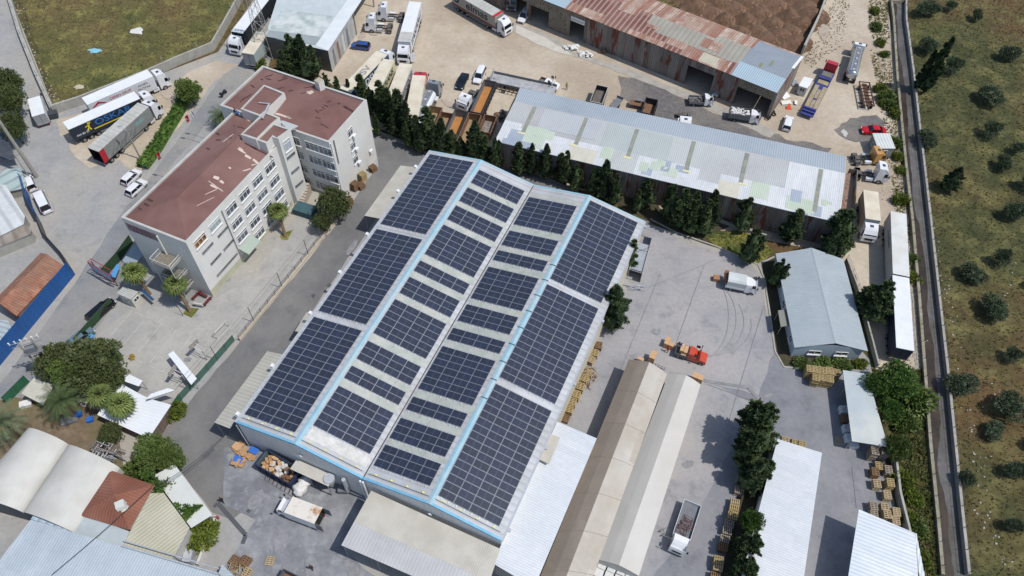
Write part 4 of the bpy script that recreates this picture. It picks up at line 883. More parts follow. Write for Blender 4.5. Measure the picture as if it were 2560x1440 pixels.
# outside steel stairs at the west gable
m_rl = mat('white steel railing', '#c9c9c4', '#b5b3ab', 2, .6); m_stp = mat('stair tread', '#938b7c', '#6f6a60', 3, .8, stripe=(.3, .5, .2))
d, L = face_dir(a1[0], a1[1]); A = up(a1[0], 0); nrm = Vector((d.y, -d.x, 0)); st = thing('fire_escape', 'white steel outside staircase on the left end wall of the white building', 'staircase', A+d*8+nrm*.2)
fs = L*.46; fl = L*.30; fo = 2.5
for zf in (2.4, 5.2, 8.4):
    mb = MB(); mb.slab([up(A+d*fs+nrm*.1, zf), up(A+d*fs+nrm*fo, zf), up(A+d*(fs+fl)+nrm*fo, zf), up(A+d*(fs+fl)+nrm*.1, zf)], .1, m_stp, side=m_rl).build('landing', st)
    mb = MB(); c_ = [A+d*fs+nrm*.15, A+d*fs+nrm*fo, A+d*(fs+fl)+nrm*fo, A+d*(fs+fl)+nrm*.15]
    for a, b in zip(c_[:-1], c_[1:]):
        mb.tube(up(a, zf+1.05), up(b, zf+1.05), .05, m_rl, 4); mb.tube(up(a, zf+.15), up(b, zf+.15), .04, m_rl, 4); n = max(2, int((b-a).length/.28))
        for k in range(n): q = a.lerp(b, k/n); mb.tube(up(q, zf), up(q, zf+1.05), .035, m_rl, 3, cap=False)
    mb.build('railing', st)
for (z0, z1, sd_) in ((0, 2.4, 0), (2.4, 5.2, 1), (5.2, 8.4, 0)):
    n = 9; mb = MB()
    for k in range(n):
        t = k/n; s = fs+(.6+(fl-1.2)*t if not sd_ else fl-.6-(fl-1.2)*t); q = A+d*s+nrm*(1.1 if sd_ else 2.1)
        mb.box((q.x, q.y, z0+(z1-z0)*(t+.1)), (.32, .95, .05), m_stp, rz=math.atan2(d.y, d.x))
    mb.build('stair_flight', st)
mb = MB()
for k in range(12): q = A+d*(fs+fl+.25)+nrm*(.15+k*.22); mb.tube(up(q, .3), up(q, 9.2), .025, m_rl, 3, cap=False)
for zz in (3.0, 6.0, 9.2): mb.tube(up(A+d*(fs+fl+.25)+nrm*.15, zz), up(A+d*(fs+fl+.25)+nrm*2.6, zz), .05, m_rl, 4)
mb.build('cage_bars', st)
for s in (fs, fs+fl):
    q = A+d*s+nrm*fo; MB().tube(up(q, 0), up(q, 9.4), .07, m_rl, 5).build('post', st)
# ---------------------------------------------------------------- bottom left factory buildings
m_tile = mat('red clay tiles', '#865645', '#764938', .6, .85, stripe=(.4, .2, .35), c3='#a0705c', sc3=.3, amt3=.5)
m_tile2 = mat('old orange clay tiles', '#a5705a', '#8e5d4a', .6, .9, stripe=(.4, .25, .7), patch=(.4, .8, ['#a5705a', '#95614d', '#b07f68', '#9a6a56', '#a8745c']), c3='#7d6a58', sc3=.2, amt3=.5)
m_arch = mat('off white arched membrane', '#c0bfb8', '#b5b3ac', .25, .7, c3='#a9a7a0', sc3=.12, amt3=.5, stain=.08)
def barrel(label, L0, L1, R0, R1, z, rise, n=12):
    """0 near end, 1 far end pixels for left/right springing"""
    a0, a1_, b0, b1 = G(*L0, z), G(*L1, z), G(*R0, z), G(*R1, z)
    root = thing('barrel_hall', label, 'building', up(a0, 0), group='barrel vaulted halls'); mb = MB(); mb.smooth = True
    def pt(e, t): a, b = ((a0, b0), (a1_, b1))[e]; th = PI*t; q = a.lerp(b, (1-math.cos(th))/2); return up(q, z+rise*math.sin(th))
    V = [pt(e, i/n) for e in (0, 1) for i in range(n+1)]
    mb.mesh_(V, [(i, i+1, n+1+i+1, n+1+i) for i in range(n)], m_arch); mb.smooth = False; mb.build('roof', root)
    w = MB(); w3 = MB(); dk = mat('dark end curtain', '#565960', '#45484e', .8, .8)
    w3.face([up(a0, 0), up(b0, 0)]+[pt(0, i/n) for i in range(n, -1, -1)], dk); w3.build('wall', root); w.face([up(b1, 0), up(a1_, 0)]+[pt(1, i/n) for i in range(n+1)], m_arch); w.build('wall', root)
    MB().face([up(b0, 0), up(b1, 0), b1, b0], m_arch).build('wall', root); MB().face([up(a1_, 0), up(a0, 0), a0, a1_], m_arch).build('wall', root)
barrel('large off white barrel vaulted hall at the left edge below the palms', (-75, 1245), (72, 1075), (60, 1283), (172, 1112), 3.6, 1.9)
barrel('smaller off white barrel vaulted hall beside the red tiled roof', (60, 1283), (172, 1114), (190, 1335), (300, 1170), 3.6, 1.6)
def hipb(name, label, px, z, rise, m, f=.5, ridge=None, wm=m_sw2, cat='building'):
    P = [G(*p, z) for p in px]; root = thing(name, label, cat, up(P[0], 0)); P = ccw(P)
    c = sum(P, Vector())/4; mb = MB()
    if ridge: r0, r1 = (G(*q, z+rise) for q in ridge)
    else: r0 = r1 = up(c, z+rise)
    for i in range(4):
        a, b = P[i], P[(i+1) % 4]; m_ = (a+b)/2
        if (r0-r1).length > .3:
            da = r0 if (up(r0, 0)-up(a, 0)).length < (up(r1, 0)-up(a, 0)).length else r1; db = r0 if (up(r0, 0)-up(b, 0)).length < (up(r1, 0)-up(b, 0)).length else r1
            mb.face([a, b, db, da] if da is not db else [a, b, da], m)
        else: mb.face([a, b, r0], m)
    mb.build('roof', root); w = MB()
    Q = [p+(c-p).normalized()*.4 for p in P]
    for i in range(4): a, b = Q[i], Q[(i+1) % 4]; w.face([up(a, 0), up(b, 0), up(b, z), up(a, z)], wm)
    w.build('wall', root); return root
hr = hipb('tiled_house', 'red tiled hip roof house with a square chimney at lower left', [(197, 1288), (323, 1325), (387, 1213), (272, 1174)], 4.2, 1.5, m_tile, ridge=((285, 1237), (296, 1268)))
chp = G(300, 1262, 5.9); MB().box((chp.x, chp.y, 5.5), (1.1, 1.0, 1.3), m_sw, rz=.5, top=mat('chimney slab', '#bfc0bb')).build('chimney', hr)
MB().slab([G(303, 1282, 5.35), G(318, 1275, 5.2), G(322, 1264, 5.15), G(312, 1264, 5.35)], .03, m_par).build('flashing', hr)
flatroof('flat_annex', 'flat grey roof between the tiled house and the blue white roof', 'building', [(190, 1280), (323, 1328), (307, 1370), (160, 1330)], 4.0, mat('grey membrane roof', '#a9b1b3', '#a0a8aa', .3, .8, c3='#97a0a1', sc3=.3, amt3=.5), walls=1, wm=m_sw2)
flatroof('sheet_roof', 'small pale blue ribbed roof beside the barrel halls', 'roof', [(77, 1298), (103, 1253), (191, 1280), (166, 1326)], 4.3, mat('ribbed blue sheet', '#a9bccb', '#9db1c1', .3, .45, stripe=(1.15, .3, .5)), ud=(0, 3), walls=1, wm=m_sw2)
flatroof('factory_roof', 'broad pale blue corrugated factory roof filling the bottom left corner', 'factory', [(77, 1299), (545, 1437), (520, 1600), (-60, 1600), (-60, 1480), (0, 1398)], 4.5, m_blroof, ud=(0, 1), walls=1, wm=m_sw2)
flatroof('sheet_roof', 'beige corrugated trapezoid roof right of the tiled house', 'roof', [(376, 1233), (409, 1232), (474, 1320), (430, 1402), (306, 1362), (327, 1325)], 3.9, mat('beige yellow corrugated sheet', '#b9b5a0', '#aca892', .3, .6, stripe=(.45, .15, .3), c3='#a6a28c', sc3=.2, amt3=.5), walls=1, wm=m_sw2, ud=(1, 2))
flatroof('entrance_roof', 'long off white flat canopy roof beside the grey drain channel', 'canopy', [(383, 1190), (436, 1160), (531, 1287), (478, 1320)], 3.2, mat('off white canopy', '#c8cac5', '#bfc1bc', .3, .6), walls=None)
# steel pipe rack over the factory roof edge
rk = thing('pipe_rack', 'pale steel pipe rack along the edge of the factory roof, bottom left', 'pipes', G(310, 1362, 0))
a, b = G(305, 1364, 4.9), G(545, 1434, 4.9); mb = MB(); mb.tube(a, b, .12, m_alu, 6); mb.tube(a+Vector((0, .6, 0)), b+Vector((0, .6, 0)), .08, m_alu, 6); mb.build('pipe', rk)
for k in range(6): q = a.lerp(b, k/5); MB().tube(up(q, 0), q, .07, m_steel, 5).build('post', rk)
# white roofed canteen with strips
m_wr = mat('bright white ribbed roof', '#dbdee0', '#d2d5d8', .3, .5, stripe=(.5, .05, .15))
flatroof('canteen_roof', 'bright white roofed canteen between the fan palms and the lane', 'building', [(243, 1037), (296, 955), (350, 985), (378, 998), (428, 1012), (372, 1096)], 2.7, m_wr, ud=(0, 1), walls=1, wm=mat('weathered timber wall', '#77665d', '#66574f', 1, .9, stripe=(.6, .3, .3)))
q_ = flatroof('shade_strip', 'narrow white shade roof beside the fan palm at the court corner', 'canopy', [(296, 948), (301, 925), (357, 952), (347, 966)], 2.8, m_wr, ud=(0, 3)); edgeposts(q_, (301, 928), (352, 951), 2.7, 2, r=.05)
flatroof('shade_strip', 'narrow white shade roof angled towards the lane fence', 'canopy', [(364, 999), (376, 985), (420, 970), (437, 976)], 3.6, m_wr, ud=(1, 2))
q_ = flatroof('shade_strip', 'long narrow white shade roof standing on the sports court', 'canopy', [(420, 886), (433, 877), (492, 946), (478, 962)], 2.6, m_wr, ud=(1, 2)); edgeposts(q_, (428, 884), (483, 952), 2.5, 3, r=.05)
flatroof('garden_shed', 'small shed with stained white roof under the big tree on the left', 'shed', [(53, 984), (85, 943), (135, 962), (108, 1012)], 2.6, mat('stained white roof', '#c0beb2', '#b2afa1', .5, .8, stain=.2), walls=1, wm=mat('brown board wall', '#4d3f35'), ud=(0, 1))
# left edge: red tiled long shed, sheds, greenhouse
rt = thing('tiled_shed', 'long old orange tiled shed behind the blue fence at the left edge', 'shed', up(G(43, 790), 0))
z = 3.0; mb = MB(); e = [G(-40, 860, z), G(43, 792, z), G(158, 664, z), G(100, 630, z), G(-60, 790, z)]
r0, r1 = G(6, 740, 3.9), G(128, 640, 3.9)
E0, E1, E2, E3 = G(42, 790, z), G(160, 664, z), G(102, 632, z), G(-16, 752, z); r0, r1 = E0.lerp(E3, .62), E1.lerp(E2, .62); r0.z = r1.z = 3.9
mb.face([E0, E1, r1, r0], m_tile2).build('roof', rt); MB().face([r0, r1, E2, E3], m_tile2).build('roof', rt)
w = MB()
for a, b in ((E0, E1), (E1, E2), (E2, E3), (E3, E0)): a = a+(r0.lerp(r1, .5)-a).normalized()*.3; b = b+(r0.lerp(r1, .5)-b).normalized()*.3; w.face([up(a, 0), up(b, 0), up(b, z-.1), up(a, z-.1)], mat('old brick wall', '#8b7466', '#776257', 1, .9, stain=.4))
w.build('wall', rt)
m_blue = mat('royal blue sheet', '#1f5796', '#1b4e89', .4, .5, stripe=(.9, .1, .4))
def sheetfence(line, h, m, name, label, lean=.0):
    P = [G(*p) for p in line]; root = thing(name, label, 'fence', up(P[0], 0)); mb = MB()
    for a, b in zip(P[:-1], P[1:]):
        q = [up(a, 0), up(b, 0), up(b, h), up(a, h)]; mb.face(q, m); mb.ud[-1] = b-a
        n = Vector((-(b-a).y, (b-a).x, 0)).normalized()*.05; mb.face([x+n for x in reversed(q)], m); mb.ud[-1] = b-a
        mb.face([q[3], q[2], q[2]+n, q[3]+n], m)
    mb.build('panel', root)
    for a, b in zip(P[:-1], P[1:]):
        k = max(1, int((b-a).length/4))
        for i in range(k+1): q = a.lerp(b, i/k)-Vector((.1, 0, 0)); MB().tube(up(q, 0), up(q, h+.2), .05, m_post, 4).build('post', root)
    return root
sheetfence([(-120, 1010), (0, 915), (188, 687)], 3.3, m_blue, 'blue_fence', 'tall royal blue sheet fence along the street at the left edge')
sheetfence([(66, 463), (82, 520), (104, 560)], 3.0, m_blue, 'blue_fence', 'short royal blue sheet fence behind the parked white van')
sheetfence([(104, 560), (120, 600), (165, 650), (188, 687)], 2.2, mat('rusty grey sheet', '#6f6c69', '#5f5a56', 1, .9, stripe=(.5, .3, .5), stain=.5), 'sheet_fence', 'weathered grey sheet fence between the two blue fences')
gs = mat('glass sheet stacks', '#c6cbcb', '#b9bfbf', .8, .4, c3='#8f7f6c', sc3=.25, amt3=.6)
for i, (px, z, m) in enumerate([([(-20, 458), (14, 462), (62, 540), (60, 560), (-20, 600)], 2.4, mat('white sheet roofing', '#c9cccc', '#b9bdbd', .5, .6, stripe=(2.0, .25, .3))), ([(-20, 600), (62, 560), (80, 572), (76, 585), (-20, 625)], 2.2, mat('brown grey roofing', '#867a6c', '#989088', .5, .8, stripe=(2, .3, .3))),
        ([(10, 425), (50, 418), (66, 458), (62, 470), (18, 480), (-10, 450)], 2.0, mat('pale green glass roof', '#aab8b5', '#9fb0ad', .5, .3, stripe=(2.2, .3, .3))), ([(-20, 800), (20, 800), (35, 830), (-20, 900)], 2.0, mat('pale grid roof', '#aab4b8', '#9aa5aa', .5, .6, stripe=(.8, .3, .3)))]):
    flatroof('lean_to', ['white sheet roofed lean to at the left edge', 'brown grey roofed lean to at the left edge below the white one', 'pale green glass roofed lean to by the twin poles', 'pale grid roofed lean to below the orange tiled shed'][i], 'shed', px, z, m, walls=1, wm=m_wall)
flatroof('carport', 'dark carport at the left edge beside the trees', 'shed', [(-30, 300), (5, 320), (40, 395), (10, 400), (-30, 380)], 2.2, mat('dark roofing', '#3b3f46', '#4a4f57', .8, .7))
# ---------------------------------------------------------------- vehicles (local frame: x forward, z up, origin centre on the ground)
m_tyre_r = mat('tyre', '#1d1d1f', '#2a2a2b', 6, .9); m_rim = mat('wheel rim', '#8f9296', rough=.4, metal=.4)
m_wind = mat('vehicle glass', '#14181d', rough=.08, spec=.7); m_red = mat('red lamp', '#a2201c', rough=.4); m_lamp = mat('clear lamp', '#d9dadb', rough=.15)
m_chas = mat('truck chassis', '#35363a', '#45464a', 2, .8); m_chas2 = mat('dusty chassis', '#6a6560', '#55514e', 2, .9)
m_plastic = mat('black plastic', '#202226', rough=.6)
def paint(n, c, rough=.32, c2=None): return mat('paint '+n, c, c2 or c, .6, rough, coat=.4)
pw = paint('white', '#dcdde0', c2='#d2d3d6'); pwt = mat('truck white', '#d7d9db', '#cccfd1', .5, .4, coat=.3)
def wheel(par, x, y, r=.5, w_=.3, rim=m_rim, dual=False):
    s_ = 1 if y > 0 else -1; ww = w_*(2 if dual else 1)
    o = MB().tube((x, y-s_*ww, r), (x, y, r), r, m_tyre_r, 14).build('wheel', par, world=False)
    MB().tube((x, y, r), (x, y+s_*.015, r), r*.55, rim, 10).build('rim', o, world=False)
def loft(secs, m, caps=True, ms=None):
    """secs: list of rings (same count)"""
    mb = MB(); n = len(secs[0])
    for k in range(len(secs)-1):
        for i in range(n):
            j = (i+1) % n; mb.face([secs[k][i], secs[k+1][i], secs[k+1][j], secs[k][j]], (ms[i] if ms else m))
    if caps: mb.face(secs[0], m); mb.face(list(reversed(secs[-1])), m)
    return mb
def car(name, label, loc, rz, p, L=4.3, W=1.76, H=1.48, kind='hatch', group=None, roofm=None, cat='car'):
    t = thing(name, label, cat, loc, rz, group)
    hb = .92 if kind != 'van' else 1.15                   # belt height
    xs = [(-.5, .30, .70, .80), (-.475, .26, .85, .93), (-.40, .24, .93, .99), (0, .22, hb, 1.0), (.22, .22, hb, 1.0), (.38, .24, .84, .98), (.465, .27, .74, .92), (.5, .32, .62, .78)]
    if kind == 'sedan': xs[2] = (-.40, .24, .9, .99); xs[1] = (-.475, .26, .86, .93)
    secs = []
    for fx, zl, zt, fw in xs:
        x = fx*L; y = W/2*fw
        secs.append([(x, -y*.93, zl), (x, -y, (zl+zt)/2), (x, -y*.94, zt), (x, 0, zt+.035), (x, y*.94, zt), (x, y, (zl+zt)/2), (x, y*.93, zl)])
    mb = loft(secs, p); mb.sm = [True]*len(mb.f); mb.build('body', t, world=False)
    if kind == 'hatch': bx = (-.485, -.40, .10, .27)
    elif kind == 'sedan': bx = (-.36, -.19, .08, .24)
    elif kind == 'suv': bx = (-.49, -.44, .12, .26)
    else: bx = (-.495, -.47, .22, .37)
    b0, r0, r1, b1 = [k*L for k in bx]; wb, wr = W/2*.93, W/2*.74
    B = [(b0, -wb, hb), (b1, -wb, hb), (b1, wb, hb), (b0, wb, hb)]; T = [(r0, -wr, H-.06), (r1, -wr, H-.06), (r1, wr, H-.06), (r0, wr, H-.06)]
    mb = MB(); 
    for i in range(4): j = (i+1) % 4; mb.face([B[i], B[j], T[j], T[i]], m_wind)
    mb.build('window', t, world=False)
    # roof skin with soft crown
    mb = MB(); mb.smooth = True; Q = []
    for xx in (r0-.05, r0+.12, (r0+r1)/2, r1-.12, r1+.03):
        for yy in (-wr, -wr*.55, 0, wr*.55, wr):
            e = (abs(yy)/wr)**2; f_ = abs((xx-(r0+r1)/2)/((r1-r0)/2+.05))**3; Q.append((xx, yy*1.02, H-.005-.05*e-.05*f_))
    mb.mesh_(Q, [(5*i+j, 5*i+5+j, 5*i+6+j, 5*i+1+j) for i in range(4) for j in range(4)], roofm or p)
    mb.smooth = False
    mb.build('roof', t, world=False)
    pil = MB()
    for s_ in (-1, 1):
        for a, b in (((b0, s_*wb, hb), (r0, s_*wr, H-.05)), ((b1, s_*wb, hb), (r1, s_*wr, H-.05)), (((b0*.45+b1*.55), s_*wb, hb), ((r0+r1)/2, s_*wr, H-.05))): pil.tube(a, b, .035, p, 4)
        pil.box((b1-.25, s_*(W/2+.06), hb+.06), (.18, .16, .12), p)
    pil.build('pillar', t, world=False)
    for x in (-.31*L, .31*L):
        for y in (-W/2+.02, W/2-.02): wheel(t, x, y, .31, .2)
    for y in (-.62, .62):
        MB().box((.475*L, y*W/1.76, .66), (.16, .34, .13), m_lamp).build('headlight', t, world=False)
        MB().box((-.488*L, y*W/1.76, .76), (.1, .3, .14), m_red).build('taillight', t, world=False)
    MB().box((.497*L, 0, .45), (.05, W*.5, .16), m_plastic).build('grille', t, world=False)
    return t
def at2(a, b, z=.7): p, rz, L = pose(a, b, z); return p, rz, L
def cabover(t, x0, p, Ln=2.2, W=2.48, H=3.65, z0=.55, roofm=None, fair=True, hatch=True):
    """cab whose back is at x0 and front at x0+Ln"""
    y = W/2; x1 = x0+Ln
    pr = [(x0, z0), (x1-.04, z0), (x1, 1.0), (x1, 1.55), (x1-.12, 2.0), (x1-.42, H-.75), (x1-.75, H-.35), (x1-1.15, H-.04), (x0, H-(.0 if fair else .25))]
    ins = [.03, .05, .08, .06, .07, .12, .16, .2, .12]
    mb = MB(); mb.prof(pr, -y, y, p, inset=ins); mb.build('cab', t, world=False)
    e = .012
    # windscreen
    ws = MB(); a, b = (x1-.12+e, 2.0+.02), (x1-.42+e, H-.8)
    ws.face([(a[0], -y+.16, a[1]), (a[0], y-.16, a[1]), (b[0], y-.24, b[1]), (b[0], -y+.24, b[1])], m_wind); ws.build('windscreen', t, world=False)
    for s_ in (-1, 1):
        g_ = MB(); yy = s_*(y-.045+e)
        q = [(x1-.95, yy, 1.75), (x1-.3, yy, 1.75), (x1-.42, yy-s_*.05, 2.5), (x1-.95, yy-s_*.05, 2.5)]
        g_.face(q if s_ < 0 else list(reversed(q)), m_wind); g_.build('side_window', t, world=False)
        MB().box((x1-.12, s_*(y+.16), 2.15), (.12, .22, .55), m_plastic).build('mirror', t, world=False)
        MB().box((x1-.02, s_*(y-.35), .85), (.1, .42, .2), m_lamp).build('headlight', t, world=False)
    MB().box((x1+.0, 0, 1.25), (.06, W*.55, .45), m_plastic).build('grille', t, world=False)
    if hatch: MB().box((x1-1.45, 0, H-.015), (.5, .6, .05), mat('roof hatch', '#3c4046')).build('roof_hatch', t, world=False)
def tractor(t, xf, p, axles=(0,), H=3.65, Lc=2.2, chl=5.9, tanks=True, saddle=True):
    """xf: x of the cab front"""
    x0 = xf-Lc; cabover(t, x0, p, Lc, H=H)
    mb = MB()
    for y in (-.42, .42): mb.box((xf-chl/2, y, .92), (chl-.6, .09, .26), m_chas)
    for k in range(5): mb.box((xf-chl*.42-k*.75, 0, .92), (.1, .8, .18), m_chas)
    mb.build('chassis', t, world=False)
    for y in (-1.23, 1.23): wheel(t, xf-1.42, y, .5, .3)
    for a in axles:
        for y in (-1.22, 1.22): wheel(t, xf-5.1+a, y, .5, .3, dual=True)
    if tanks:
        for s_ in (-1, 1): MB().box((xf-3.1, s_*.95, .78), (1.2, .5, .5), m_alu if s_ > 0 else pwt).build('fuel_tank', t, world=False)
    if saddle:
        MB().box((xf-4.9, 0, 1.15), (.9, .9, .08), m_chas2).build('fifth_wheel', t, world=False)
        for a in axles:
            for s_ in (-1, 1): MB().prof([(xf-5.1+a-.6, .85), (xf-5.1+a+.6, .85), (xf-5.1+a+.42, 1.12), (xf-5.1+a-.42, 1.12)], s_*.95-.3, s_*.95+.3, m_chas2).build('mudguard', t, world=False)
m_under = mat('under run rail', '#7b7c7e')
def trailer(t, xr, L, side, roofm, H=4.0, z0=1.15, W=2.55, rear=None, open_rear=False, front=None, axx=(1.6, 2.95, 4.3), right=None, legs=True, axpos=None):
    """xr: x of the rear face"""
    x0, x1 = xr, xr+L; y = W/2; rear = rear or side; front = front or side; right = right or side
    mb = MB(); c = [(x0, -y), (x1, -y), (x1, y), (x0, y)]
    mb.face([(x0, -y, z0), (x1, -y, z0), (x1, -y, H), (x0, -y, H)], right); mb.face([(x1, -y, z0), (x1, y, z0), (x1, y, H), (x1, -y, H)], front)
    mb.face([(x1, y, z0), (x0, y, z0), (x0, y, H), (x1, y, H)], side)
    if not open_rear: mb.face([(x0, y, z0), (x0, -y, z0), (x0, -y, H), (x0, y, H)], rear)
    mb.face([(x0, -y, z0), (x0, y, z0), (x1, y, z0), (x1, -y, z0)], m_chas)
    if open_rear:
        e = .04; mb.face([(x0, -y+e, z0), (x1, -y+e, z0), (x1, -y+e, H), (x0, -y+e, H)][::-1], m_dark); mb.face([(x1, y-e, z0), (x0, y-e, z0), (x0, y-e, H), (x1, y-e, H)][::-1], m_dark); mb.face([(x0, -y, z0+.02), (x1, -y, z0+.02), (x1, y, z0+.02), (x0, y, z0+.02)], m_dark)
    mb.build('box_body', t, world=False)
    rb = MB().slab([(x0-.03, -y-.02, H+.04), (x1+.03, -y-.02, H+.04), (x1+.03, y+.02, H+.04), (x0-.03, y+.02, H+.04)], .09, roofm); rb.build('roof', t, world=False)
    ch = MB()
    for yy in (-.55, .55): ch.box(((x0+x1)/2, yy, 1.0), (L-.4, .12, .28), m_chas)
    ch.box((x0+.05, 0, .65), (.1, W-.2, .14), m_under); ch.build('chassis', t, world=False)
    if not open_rear:
        db = MB()
        for s_ in (-.02, ): db.box((x0-.012, 0, (z0+H)/2), (.025, .05, H-z0-.1), m_chas)
        for zz in (z0+.05, H-.08): db.box((x0-.012, 0, zz), (.03, W, .09), m_alu)
        db.build('rear_door', t, world=False)
    for s_ in (-1, 1):
        MB().box((x0-.03, s_*(y-.25), z0-.12), (.06, .36, .16), m_red).build('taillight', t, world=False)
        MB().box(((x0+x1)/2+.8, s_*(y-.03), .78), (L*.42, .04, .3), m_under).build('side_guard', t, world=False)
    for a in axx:
        for yy in (-y+.04, y-.04): wheel(t, x0+a, yy, .5, .33)
    if legs:
        for yy in (-.8, .8): MB().box((x1-3.0, yy, .6), (.14, .14, 1.1), m_chas).build('landing_leg', t, world=False)
def semi(name, label, a, b, z, pcab, side, roofm, L=None, H=4.0, group='articulated lorries in the dirt yard', rear=None, open_rear=False, right=None, Lb=13.6, cabH=3.65, cab=True, front=None, Hc=None):
    """a: rear end centre of the roof in pixels, b: front end centre of the box roof, both at z"""
    A, B = G(*a, z), G(*b, z); d = (up(B, 0)-up(A, 0)); rz = math.atan2(d.y, d.x); Lb = d.length
    t = thing(name, label, 'lorry' if cab else 'trailer', up(A, 0)+d.normalized()*(Lb/2), rz, group)
    trailer(t, -Lb/2, Lb, side, roofm, H=H, rear=rear, open_rear=open_rear, right=right, front=front, legs=not cab)
    if cab: tractor(t, Lb/2+2.75, pcab, H=cabH)
    return t, Lb
tarp_w = mat('white tarpaulin', '#d6d8d9', '#cdd0d1', .3, .6, c3='#bdbfc0', sc3=.3, amt3=.3)
tarp_g = mat('grey tarpaulin', '#8b8d8c', '#7f8180', .5, .7, c3='#777976', sc3=.3, amt3=.7)
roof_g = mat('grey trailer roof', '#b9b8b2', '#adaca6', .6, .7, stripe=(.9, .12, .2), c3='#a19f98', sc3=.3, amt3=.5)
roof_w = mat('white trailer roof', '#dadcdd', '#d0d2d3', .5, .55)
roof_c = mat('cream trailer roof', '#d3cbb9', '#c9c0ad', .4, .6, c3='#bdb29b', sc3=.2, amt3=.8)
navy = mat('navy tarpaulin', '#242a36', '#2b313d', .6, .6); m_lblue = mat('blue lettering', '#2f6fae'); m_yell = mat('yellow lettering', '#d9c63a'); m_wlet = mat('white lettering', '#e2e2e2')
m_dlet = mat('dark lettering', '#3a3d42'); m_rlet = mat('crimson lettering', '#a5203c'); m_glet = mat('pale blue lettering', '#7fa9ac')
def st(t, s, x, z, size, m, side=-1, W=2.55, **kw):   # lettering on the side of a trailer
    return text(s, (x, side*W/2, z), (1, 0, 0) if side < 0 else (-1, 0, 0), (0, 0, 1), size, m, t, world=False, **kw)
# three lorries by the field
t, L = semi('articulated_lorry', 'white lorry with red house emblem parked nearest the field wall', (211.5, 253.5), (375, 182.5), 4.0, pw, tarp_w, roof_w, group='lorries parked by the dry field')
st(t, 'LEVA', -L/2+1.9, 2.3, .95, m_dlet, bold=.02)
MB().mesh_([(-L/2+.6, -1.29, 2.75), (-L/2+3.2, -1.29, 2.75), (-L/2+3.2, -1.29, 2.95), (-L/2+1.9, -1.29, 3.75), (-L/2+.6, -1.29, 2.95), (-L/2+1.9, -1.29, 3.3)], [(0, 5, 3, 4), (5, 1, 2, 3)], m_rlet).build('emblem', t, world=False)
st(t, 'CEREN GRUP', -L/2+6.1, 3.25, .72, m_rlet); st(t, 'CEREN PLASTİK', -L/2+6.3, 2.35, .72, m_rlet); st(t, 'MOBİL', L/2-2.3, 3.2, .65, m_dlet); st(t, 'MUTFAK', L/2-2.3, 2.4, .65, m_dlet)
t, L = semi('articulated_lorry', 'lorry with navy curtain sides lettered in blue and yellow, middle of three', (164, 315), (342.5, 237.5), 4.0, pw, navy, roof_w, group='lorries parked by the dry field')
st(t, 'OSKAR', 1.2, 3.0, 1.75, m_lblue, squash=1.25, bold=.02); MB().box((1.0, -1.285, 1.95), (7.6, .02, .22), m_yell).build('stripe', t, world=False)
st(t, '444 80 57', -L/2+1.9, 2.0, .6, m_wlet)
fg = MB(); 
for a_, b_, r_w in (((-3.95, 2.2), (-3.5, 2.75), .13), ((-3.25, 2.1), (-3.5, 2.75), .13), ((-3.5, 2.75), (-3.4, 3.35), .17), ((-3.4, 3.3), (-4.1, 3.0), .09), ((-3.4, 3.3), (-2.9, 3.75), .09)):
    q0 = Vector((a_[0], -1.285, a_[1])); q1 = Vector((b_[0], -1.285, b_[1])); dd = (q1-q0).normalized(); nn = Vector((-dd.z, 0, dd.x))*r_w; fg.face([q0-nn, q1-nn, q1+nn, q0+nn], m_yell)
fg.mesh_([(-3.35+.19*math.cos(k), -1.287, 3.62+.19*math.sin(k)) for k in [i*PI/4 for i in range(8)]], [tuple(range(8))], m_yell); fg.build('emblem', t, world=False)
t, L = semi('articulated_lorry', 'lorry with grey curtain sides and open rear with a red corner panel', (232, 374), (358, 262), 4.0, pw, tarp_g, roof_g, open_rear=True, group='lorries parked by the dry field')
st(t, 'diski', L/2-3.2, 2.9, 1.2, m_glet, bold=.03)
MB().face([(-L/2-.01, -1.285, 1.15), (-L/2+1.15, -1.285, 1.15), (-L/2+1.15, -1.285, 3.95), (-L/2-.01, -1.285, 3.95)], mat('red corner panel', '#a3242e')).build('corner_panel', t, world=False)
gp = MB(); r6 = random.Random(4)
for k in range(6):
    x_ = -L/2+1.6+k*1.15; gp.face([(x_, -1.284, 1.3), (x_+.8, -1.284, 1.25), (x_+2.0, -1.284, 2.4+r6.random()), (x_+1.0, -1.284, 2.0+r6.random())], mat('darker grey print', '#6c7370'))
gp.build('print', t, world=False)
# lorries at the top left
t, L = semi('articulated_lorry', 'white roofed lorry with black curtain sides behind the lattice pylon', (678, -28), (592, 81), 4.0, pw, mat('black curtain', '#25272c', '#2c2f35', .6, .6), roof_w, group='lorries near the lattice pylon')
t = thing('box_trailer', 'beige roofed box trailer with grey rear doors under the lattice pylon', 'trailer', pose((619, 134), (655, 82), 4)[0], pose((619, 134), (655, 82), 4)[1], 'lorries near the lattice pylon')
L = pose((619, 134), (655, 82), 4)[2]; trailer(t, -L/2, L, mat('pale blue panel', '#a9b4b4', '#98a5a6', 1.2, .6), roof_c, rear=mat('grey door', '#8f9193'), axx=(1.2, 2.5))
# small box truck at the left street
p_, rz_, L = pose((96, 287), (84, 244), 3.0)
t = thing('box_truck', 'small white box truck on the left street beside the field wall', 'truck', p_, rz_); trailer(t, -L/2, L, tarp_w, roof_w, H=3.0, z0=.8, W=2.2, axx=(1.1,), legs=False, rear=mat('grey door', '#8f9193')); cabover(t, L/2+.15, pw, 1.5, W=2.0, H=2.3, z0=.4, hatch=False)
for y in (-1.0, 1.0): wheel(t, L/2+1.0, y, .38, .22)
